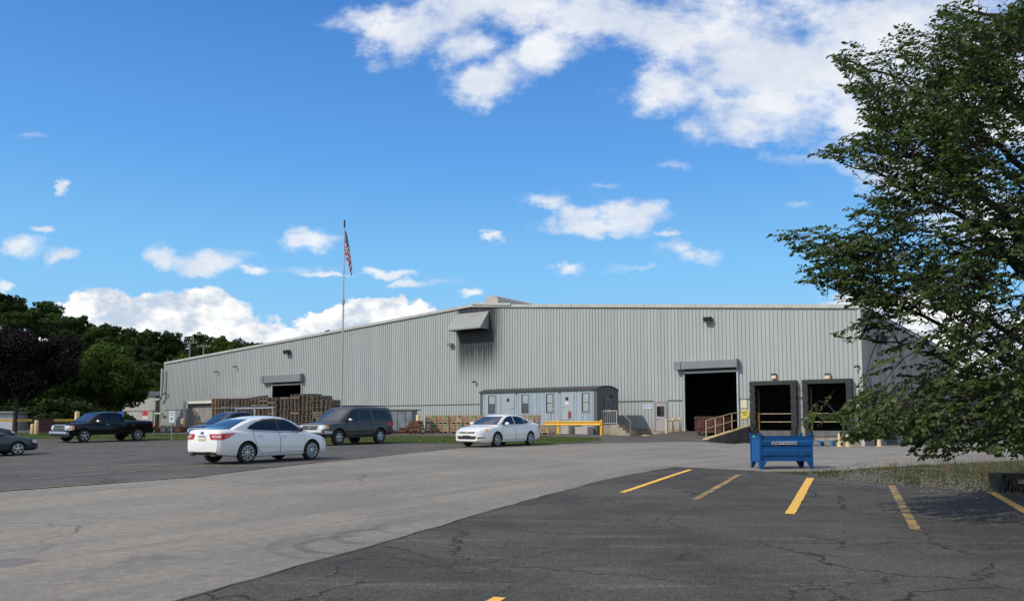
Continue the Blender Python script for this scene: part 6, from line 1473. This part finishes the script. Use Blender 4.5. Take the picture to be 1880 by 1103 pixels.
def make_tree(name, label, cat, R0, H, base, nleaf, size, m, seed, group=None, trunk_r=.25):
    rs = np.random.RandomState(seed); t_ = thing(name, label, cat, group=group); lob = make_lobes(rs, R0, H, base)
    P, N = crown_points(rs, lob, nleaf); V, F = cards(P, N + rs.normal(size=N.shape) * .45, size, rs); npmesh('crown', V, F, m, t_)
    mb = MB(); mb.tube([(0, 0, -.4), (.05, 0, H * .25), (-.1, .1, H * .5), (0, 0, H * .8)], [trunk_r, trunk_r * .8, trunk_r * .5, trunk_r * .12], 8)
    for k in range(7):
        L = lob[k]; z0 = H * (.22 + .06 * k); mb.tube([(0, 0, z0), (L[0] * .5, L[1] * .5, (z0 + L[2]) / 2), L[:3]], [trunk_r * .35, trunk_r * .22, trunk_r * .08], 6)
    mb.build('trunk', M_bark, t_); return t_
# hillside behind, far left
SIL = [(-420, 470), (-250, 490), (0, 530), (30, 528), (60, 540), (100, 562), (150, 575), (200, 592), (230, 606), (270, 598), (320, 598), (345, 612), (370, 597), (400, 602), (425, 625), (455, 620), (480, 632), (520, 660), (560, 690), (640, 700), (760, 712)]
def sil(px): return float(np.interp(px, [a for a, b in SIL], [b for a, b in SIL]))
def hill_h(x, y):
    """height of the slope under the woods"""
    px = 940 + FPX * x / max(y, 1); top = EYE + (778 - sil(px)) / FPX * 235 - 15.5
    q = min(max((y - 105) / 130, 0), 1); return .6 + max(top, 0) * q * q * (3 - 2 * q)
V = []; F = []; nx, ny = 60, 24
for j in range(ny + 1):
    for i in range(nx + 1):
        y = 100 + 300 * (j / ny) ** 1.3; px = -900 + 1700 * i / nx; x = (px - 940) / FPX * y
        V.append((x, y, hill_h(x, y) - (.5 if j == 0 else 0)))
for j in range(ny):
    for i in range(nx): a = j * (nx + 1) + i; F.append((a, a + 1, a + nx + 2, a + nx + 1))
hl_ = simplemesh('hillside', V, F, M_ground, None, smooth=True); hl_['kind'] = 'structure'
woods = [make_tree('woodland_tree', 'x', 'tree', 6.2, 17.0, 3.5, 5200, .42, M_lw, 21, 'trees of the wooded hillside'),
         make_tree('woodland_tree', 'x', 'tree', 5.4, 16.0, 2.5, 4600, .40, M_lw, 22, 'trees of the wooded hillside'),
         make_tree('woodland_tree', 'x', 'tree', 6.8, 15.0, 3.0, 5600, .44, M_lw, 23, 'trees of the wooded hillside'),
         make_tree('woodland_tree', 'x', 'tree', 5.8, 18.0, 2.0, 5200, .42, M_lb, 24, 'trees of the wooded hillside')]
wf = [False] * 4; rw = random.Random(5)
Hs = [17, 16, 15, 18]
def put_wood(px, ytop, Y, label, kind=None, sc=None):
    k = rw.choice((0, 1, 2)) if kind is None else kind
    x = (px - 940) / FPX * Y; ztop = EYE + (778 - ytop) / FPX * Y; base = hill_h(x, Y) if Y > 105 else g(x, Y)
    if Y > 135 and px > 300: base = min(base, ztop - 14)
    h = sc if sc else max(9.0, min(19.0, ztop - base)); s_ = h / Hs[k]
    o = woods[k] if not wf[k] else copy_tree(woods[k]); wf[k] = True
    o.location = (x, Y, ztop - h); o.rotation_euler = (0, 0, rw.uniform(0, 6.28)); w_ = s_ * rw.uniform(.92, 1.18); o.scale = (w_, w_, s_); o['label'] = label; return o
for (Y, fr_, lo, hi, st_, lab) in ((240, 1.0, -330, 500, 36, 'dark green tree on the skyline of the wooded hill'), (205, .86, -330, 500, 44, 'dark green tree just below the skyline of the wooded hill'),
        (172, .68, -330, 470, 56, 'dark green tree halfway down the wooded hill'), (145, .50, -330, 300, 66, 'dark green tree low on the wooded hill'), (126, .34, -330, 290, 78, 'dark green tree at the foot of the wooded hill')):
    px = lo
    while px < hi:
        q = px + rw.uniform(-10, 10); put_wood(q, 778 - (778 - sil(q)) * fr_ + rw.uniform(-5, 9), Y + rw.uniform(-6, 6), lab); px += st_
for (px, yt, Y, lab, h) in ((598, 600, 175, 'lone treetop just showing above the roof edge near the flagpole', 15), (440, 618, 172, 'bright green tree above the roof, right of the utility poles', 13), (408, 612, 185, 'bright green tree behind the right utility pole', 13), (330, 640, 160, 'bright green tree behind the left corner of the warehouse', 13),
        (470, 622, 180, 'small green tree at the right end of the treeline, touching the roof', 12), (262, 690, 125, 'bright green tree behind the cooling unit', 11)):
    put_wood(px, yt, Y, lab, 3 if 'bright' in lab else 1, h)
for i, (px, yt, Y, R0, lab) in enumerate(((178, 622, 92, 5.6, 'large bright green tree in the middle of the left woods'), (112, 640, 88, 4.6, 'bright green tree right of the purple tree'), (212, 660, 98, 4.4, 'bright green tree left of the pump house'))):
    x = (px - 940) / FPX * Y; zt = EYE + (778 - yt) / FPX * Y; zb_ = g(x, Y)
    o = make_tree('broadleaf_tree', lab, 'tree', R0, zt - zb_, 1.6, 12500, .23, M_lb if i < 2 else M_lb, 31 + i, 'bright green trees left of the warehouse'); o.location = (x, Y, zb_)
x = (30 - 940) / FPX * 62; zb_ = g(x, 62); zt = EYE + (778 - 586) / FPX * 62
o = make_tree('purple_tree', 'dark purple-leaved tree at the left edge of the photo', 'tree', 4.7, zt - zb_, 1.3, 22000, .15, M_lp, 41, trunk_r=.19); o.location = (x, 62, zb_)
bushes = make_tree('bush', 'x', 'bush', 1.7, 2.3, .2, 2200, .16, M_lw, 51, 'bushes along the foot of the woods', .05); bf = [False]
for (px, Y) in ((95, 78), (120, 80), (150, 80), (185, 82), (215, 86), (70, 82), (-30, 80), (240, 118), (262, 120), (20, 86), (-70, 84)):
    x = (px - 940) / FPX * Y; o = place_thing(bushes, bf, (x, Y, g(x, Y)), rw.uniform(0, 6), 'low dark green bush at the foot of the left woods'); k = rw.uniform(.8, 1.5); o.scale = (k * 1.3, k, k)

# ---- the near tree on the right
def near_tree():
    rs = np.random.RandomState(77); TX, TY = 10.3, 14.3; z0 = g(TX, TY)
    t_ = thing('elm_tree', 'large leafy green tree with drooping branches filling the right edge', 'tree', (TX, TY, z0)); off = np.array([TX, TY, z0])
    TIPS = [(1525, 101, 13), (1545, 256, 13.4), (1492, 282, 12.8), (1415, 430, 13), (1470, 518, 13.5), (1535, 610, 13), (1480, 768, 12.6), (1535, 808, 12.4), (1690, 836, 12), (1780, 825, 11.6), (1605, 96, 14), (1705, 45, 12.6), (1725, 12, 14.5), (1650, 250, 11.6), (1620, 420, 14.8), (1700, 560, 11.4), (1640, 690, 14.6), (1780, 200, 16), (1800, 740, 16), (1850, 20, 12), (2100, 300, 12), (2150, 600, 16), (2050, 100, 16.5), (1960, 760, 11), (2200, 450, 13.5), (1855, 325, 13.2)]
    poly = np.array([(2300, -260), (2000, -200), (1860, -60), (1848, 18), (1800, 40), (1775, 12), (1725, 8), (1700, 48), (1650, 42), (1612, 66), (1600, 96), (1522, 100), (1545, 125), (1592, 142), (1542, 156), (1582, 190), (1572, 228), (1604, 238), (1545, 256), (1492, 282), (1580, 300), (1592, 330),
        (1552, 375), (1560, 400), (1612, 425), (1560, 434), (1500, 415), (1412, 430), (1460, 465), (1465, 520), (1532, 530), (1542, 560), (1592, 566), (1562, 602), (1532, 612), (1612, 642), (1602, 682), (1572, 702), (1562, 742), (1484, 760), (1472, 778), (1542, 788), (1532, 810), (1572, 815), (1642, 792), (1682, 838), (1745, 845), (1762, 822), (1832, 830), (1900, 852), (2100, 840), (2300, 700)], float)
    def inside(q):
        x, y = q[:, 0], q[:, 1]; c = np.zeros(len(q), bool); j = len(poly) - 1
        for i in range(len(poly)):
            xi, yi = poly[i]; xj, yj = poly[j]; m = ((yi > y) != (yj > y)) & (x < (xj - xi) * (y - yi) / (yj - yi + 1e-9) + xi); c ^= m; j = i
        return c
    def world(px, py, Y):
        a = (px - 940) / FPX; b = -(py - 664) / FPX; dy = math.cos(PITCH) - b * math.sin(PITCH); dz = math.sin(PITCH) + b * math.cos(PITCH); k = Y / dy
        return np.stack([a * k, Y, EYE + dz * k], 1)
    q = np.stack([rs.uniform(1405, 2290, 42000), rs.uniform(-250, 855, 42000)], 1); q = q[inside(q)]
    w = np.ones(len(q)); X_, Y_ = q[:, 0], q[:, 1]
    w[(X_ > 1590) & (X_ < 1740) & (Y_ > 575) & (Y_ < 715)] = .34
    w[(X_ > 1740) & (Y_ > 560) & (Y_ < 690)] = .50
    w[(X_ > 1800) & (Y_ > 330) & (Y_ < 560)] = .65
    w[(X_ > 1740) & (Y_ > 700)] = 1.25; w[(X_ > 1920)] = .42; w[Y_ < -20] *= .5
    # clumpiness: denser boughs with thinner air between
    cl_ = .5 + .25 * np.sin(X_ / 41 + Y_ / 70 + 1.3 * np.sin(Y_ / 60)) + .25 * np.sin(Y_ / 47 - X_ / 58 + np.sin(X_ / 33)); w *= .22 + 1.25 * cl_
    q = q[rs.uniform(0, 1.3, len(q)) < w][:4300]
    inn = np.clip((q[:, 0] - 1400) / 210, .25, 2.3); Y = 13.2 + rs.normal(size=len(q)) * inn * .75
    Y = np.clip(Y, 11.3, 17.5); P = world(q[:, 0], q[:, 1], Y)
    ax = np.array([TX, TY, 0]); D = P - ax; D[:, 2] = 0; hd_ = np.linalg.norm(D, axis=1, keepdims=True); D /= hd_ + 1e-6
    up = np.clip((P[:, 2] - 3.5) * .10, -.35, .55)
    D[:, 2] = up + rs.normal(size=len(P)) * .30 - .08 - .18 * (P[:, 2] < 3.6); D[:, :2] += rs.normal(size=(len(P), 2)) * .30; D /= np.linalg.norm(D, axis=1, keepdims=True)
    TP = np.array([world(np.array([a_]), np.array([b_]), np.array([c_]))[0] for a_, b_, c_ in TIPS if a_ < 1860])
    TP = np.concatenate([TP, TP + rs.normal(size=TP.shape) * .06 + np.array([.14, 0, .03]), TP + rs.normal(size=TP.shape) * .09 + np.array([.28, 0, .05])]); TD = TP - np.array([TX, TY, 0]); TD[:, 2] = .12 * rs.normal(size=len(TP)) + .05; TD[:, :2] /= np.linalg.norm(TD[:, :2], axis=1, keepdims=True); TD /= np.linalg.norm(TD, axis=1, keepdims=True)
    P = np.concatenate([P, TP]); D = np.concatenate([D, TD])
    L = rs.uniform(.35, .75, (len(P), 1)); S0 = P - D * L
    # limbs: from the trunk to the ends of the boughs
    mb = MB(); limbs = []
    H = 10.5; trunk = [(0, 0, -.3), (.05, 0, 1.5), (-.1, .05, 3.5), (-.35, 0, 5.5), (-.2, .1, 8), (0, 0, H)]
    tips = TIPS
    allp = []
    for i, (px, py, Yt) in enumerate(tips):
        tp = world(np.array([px]), np.array([py]), np.array([Yt]))[0] - off; hd2 = math.hypot(tp[0], tp[1]); zs = min(max(tp[2] - .42 * hd2, 1.0), 8.5)
        tz = np.interp(zs, [p_[2] for p_ in trunk], [p_[0] for p_ in trunk]); st = np.array([tz, 0, zs]); md = st * .5 + tp * .5; md[2] += .16 * hd2; pts = []
        for k in range(15):
            u = k / 14 * .90; b_ = (1 - u) ** 2 * st + 2 * u * (1 - u) * md + u * u * tp; b_ = b_ + rs.normal(size=3) * .03 * (0 < u < 1); pts.append(b_)
        r0 = .065; mb.tube([tuple(p_) for p_ in pts], [r0 * (1 - .93 * k / 14) + .003 for k in range(15)], 6); allp += pts[2:]
    A = np.array(allp)
    # second order boughs then twigs
    for i in range(len(S0)):
        s_ = S0[i] - off; d_ = np.linalg.norm(A - s_, axis=1); j = int(np.argmin(d_)); n_ = A[j]
        if d_[j] > .12:
            m_ = (n_ + s_) / 2 + np.array([0, 0, .06 * d_[j]]); mb.tube([tuple(n_), tuple(m_), tuple(s_)], [.012, .008, .005], 3, cap=False)
            if d_[j] > .5 and i % 3 == 0: A = np.vstack([A, m_, s_])
        e_ = P[i] - off; mb.tube([tuple(s_), tuple((s_ + e_) / 2 + np.array([0, 0, .02])), tuple(e_)], [.005, .004, .002], 3, cap=False)
    mb.build('branches', M_twig, t_, smooth=False, fix=False)
    mb = MB(); mb.tube(trunk, [.24, .21, .18, .14, .08, .03], 12); mb.tube([(-.1, .05, 3.5), (-.45, -.6, 5.0), (-.75, -.95, 6.2)], [.11, .08, .05], 8); mb.build('trunk', M_twig, t_, smooth=True)
    # leaves: alternate along each twig
    nl = 17; tt = np.linspace(.12, 1.0, nl); n = len(P)
    C = S0[:, None, :] + (P - S0)[:, None, :] * tt[None, :, None]; C[:, :, 2] += .08 * (tt * (1 - tt))[None, :]
    side_ = np.cross(D, np.array([0, 0, 1.0])); side_ /= np.linalg.norm(side_, axis=1, keepdims=True) + 1e-6
    alt = np.where(np.arange(nl) % 2 == 0, 1, -1)
    ld = D[:, None, :] * .75 + side_[:, None, :] * alt[None, :, None] * .75 + rs.normal(size=(n, nl, 3)) * .28; ld[:, :, 2] -= .28
    ld = ld.reshape(-1, 3); ld /= np.linalg.norm(ld, axis=1, keepdims=True); C = C.reshape(-1, 3) - off
    nn = np.array([-.2, -.45, .55]) + rs.normal(size=ld.shape) * .55; sd_ = np.cross(ld, nn); sd_ /= np.linalg.norm(sd_, axis=1, keepdims=True); nr = np.cross(sd_, ld)
    l = rs.uniform(.045, .108, (len(C), 1)); wd = l * rs.uniform(.26, .33, (len(C), 1)); C = C + ld * .012
    v = [C, C + ld * l * .35 + sd_ * wd + nr * wd * .35, C + ld * l * .75 + sd_ * wd * .75 + nr * wd * .25, C + ld * l - nr * l * .08, C + ld * l * .75 - sd_ * wd * .75 + nr * wd * .25, C + ld * l * .35 - sd_ * wd + nr * wd * .35]
    V = np.stack(v, 1).reshape(-1, 3); b_ = (np.arange(len(C)) * 6)[:, None]
    F = np.concatenate([b_ + np.array([0, 3, 2, 1]), b_ + np.array([0, 5, 4, 3])], 0); npmesh('crown', V, F, M_le, t_)
    print('near tree leaves', len(C))
near_tree()

# ---- grass, weeds and gravel
def blades(name, label, poly, n, hmin, hmax, wd, m, seed, dens=None, lean=.35, cat=None):
    rs = np.random.RandomState(seed); P = np.array(poly); lo, hi = P.min(0), P.max(0); q = rs.uniform(lo, hi, (n * 4, 2)); x, y = q[:, 0], q[:, 1]; c = np.zeros(len(q), bool); j = len(P) - 1
    for i in range(len(P)):
        xi, yi = P[i]; xj, yj = P[j]; c ^= ((yi > y) != (yj > y)) & (x < (xj - xi) * (y - yi) / (yj - yi + 1e-9) + xi); j = i
    q = q[c]
    if dens is not None: q = q[rs.uniform(0, 1, len(q)) < dens(q[:, 0], q[:, 1])]
    q = q[:n]; n = len(q); z = G(q[:, 0], q[:, 1]); B = np.stack([q[:, 0], q[:, 1], z], 1); th = rs.uniform(0, 6.28, n); sdv = np.stack([np.cos(th), np.sin(th), 0 * th], 1)
    h = rs.uniform(hmin, hmax, (n, 1)) * (1 + .5 * np.sin(q[:, :1] * 2.1) * np.sin(q[:, 1:2] * 2.7)); ln = rs.normal(size=(n, 3)) * lean; ln[:, 2] = 0
    M1 = B + np.array([0, 0, 1.]) * h * .55 + ln * h * .3; T = B + np.array([0, 0, 1.]) * h + ln * h
    V = np.stack([B - sdv * wd, B + sdv * wd, M1 + sdv * wd * .7, M1 - sdv * wd * .7, T], 1).reshape(-1, 3); b = (np.arange(n) * 5)[:, None]
    me = bpy.data.meshes.new(name); F = (b + np.array([0, 1, 2, 3])).tolist() + (b + np.array([3, 2, 4])).tolist()
    me.from_pydata(V.tolist(), [], F); me.materials.append(m); o = link(bpy.data.objects.new(name, me)); tag(o, label, cat or 'grass', kind='stuff'); return o
M_blade = leafmat('grass_blades', (.042, .075, .016), (.085, .115, .032), (.11, .17, .03), .2, 0)
M_dry = leafmat('dry_stalks', (.14, .11, .065), (.24, .19, .12), (.2, .16, .1), .15, 0)
patch_poly = patch_top + [PT_END, (16, patch_bot[-1][1] - .2)] + patch_bot[::-1]
blades('grass_tufts', 'short green grass growing over the gravel verge by the near asphalt', patch_poly, 26000, .03, .11, .006, M_blade, 3, lambda x, y: np.clip(.25 + .9 * np.sin(x * 1.7 + 1) * np.sin(y * 2.3) + .3 * np.sin(x * 5), 0.05, 1))
blades('dry_weeds', 'thin dry weed stalks standing on the gravel verge under the tree', [p_ for p_ in patch_poly if p_[0] > 8.0], 2600, .15, .55, .004, M_dry, 4, None, .45, 'weeds')
vg = [p_ for p_ in grass_bot + grass_top]
blades('verge_grass', 'mown green grass strip between the car park and the service yard', vg, 42000, .04, .10, .014, M_blade, 5, lambda x, y: np.clip(.55 + .45 * np.sin(x * .7) * np.sin(y * 1.1), .15, 1))
def gravel():
    rs = np.random.RandomState(9); bm = bmesh.new(); bmesh.ops.create_icosphere(bm, subdivisions=1, radius=1); bv = np.array([v.co[:] for v in bm.verts]); bf_ = np.array([[v.index for v in f.verts] for f in bm.faces]); bm.free()
    P = []
    while len(P) < 2400:
        px = rs.uniform(1480, 1880); t_ = (px - 1480) / 400; py = rs.normal(872 + 26 * t_, 5 + 9 * t_)
        if py < 862 - t_ * 12 or py > 880 + 29 * t_: continue
        if not (1540 < px < 1660 or px > 1690) and rs.uniform() > .25: continue
        x, y = 0, 0; r = ray(px, py); k = (g(8.5, 17) * 0 + .33 - EYE) / r.z; x, y = r.x * k, r.y * k; P.append((x, y))
    P = np.array(P); z = G(P[:, 0], P[:, 1]) + .008; n = len(P); s = rs.uniform(.010, .030, (n, 1, 1)) * rs.uniform(.6, 1.3, (n, 1, 3))
    V = (bv[None] * (1 + rs.normal(size=(n, 12, 1)) * .15)) * s + np.stack([P[:, 0], P[:, 1], z], 1)[:, None, :]; F = (bf_[None] + (np.arange(n) * 12)[:, None, None]).reshape(-1, 3)
    o = npmesh('gravel_stones', V.reshape(-1, 3), F, mat('pale_gravel', (.17, .16, .14), .9, var=.5, scale=12)); tag(o, 'loose pale gravel stones scattered over the verge', 'gravel', kind='stuff')
gravel()
# twiggy bare shrubs in front of the black crate
def dead_shrub(px, py, label, seed, h=.9):
    rs = random.Random(seed); x, y = onground(px, py); u = thing('dry_shrub', label, 'shrub', (x, y, g(x, y)), 0, 'bare twiggy shrubs on the verge'); mb = MB()
    def grow(p, d, l, r, dep):
        e = p + d * l; mb.tube([tuple(p), tuple(e)], [r, r * .6], 4, cap=False)
        if dep == 0: return
        for _ in range(3): grow(p + d * l * rs.uniform(.5, 1), (d + Vector((rs.uniform(-.6, .6), rs.uniform(-.6, .6), rs.uniform(-.1, .35)))).normalized(), l * rs.uniform(.55, .8), r * .6, dep - 1)
    for _ in range(4): grow(Vector((rs.uniform(-.1, .1), rs.uniform(-.1, .1), 0)), Vector((rs.uniform(-.5, .5), rs.uniform(-.4, .4), 1)).normalized(), h * .35, .006, 3)
    mb.build('twigs', M_dry, u, fix=False)
for i, (px, py, lab) in enumerate(((1752, 885, 'bare dry shrub on the gravel, left one'), (1800, 893, 'bare dry shrub on the gravel beside the black crate'), (1835, 909, 'bare dry shrub in front of the black crate'), (1868, 912, 'bare dry shrub at the right edge before the crate'), (1640, 876, 'thin dry shrub on the gravel near the worn stripe'))):
    dead_shrub(px, py, lab, 60 + i, .55 if px < 1700 else .8)
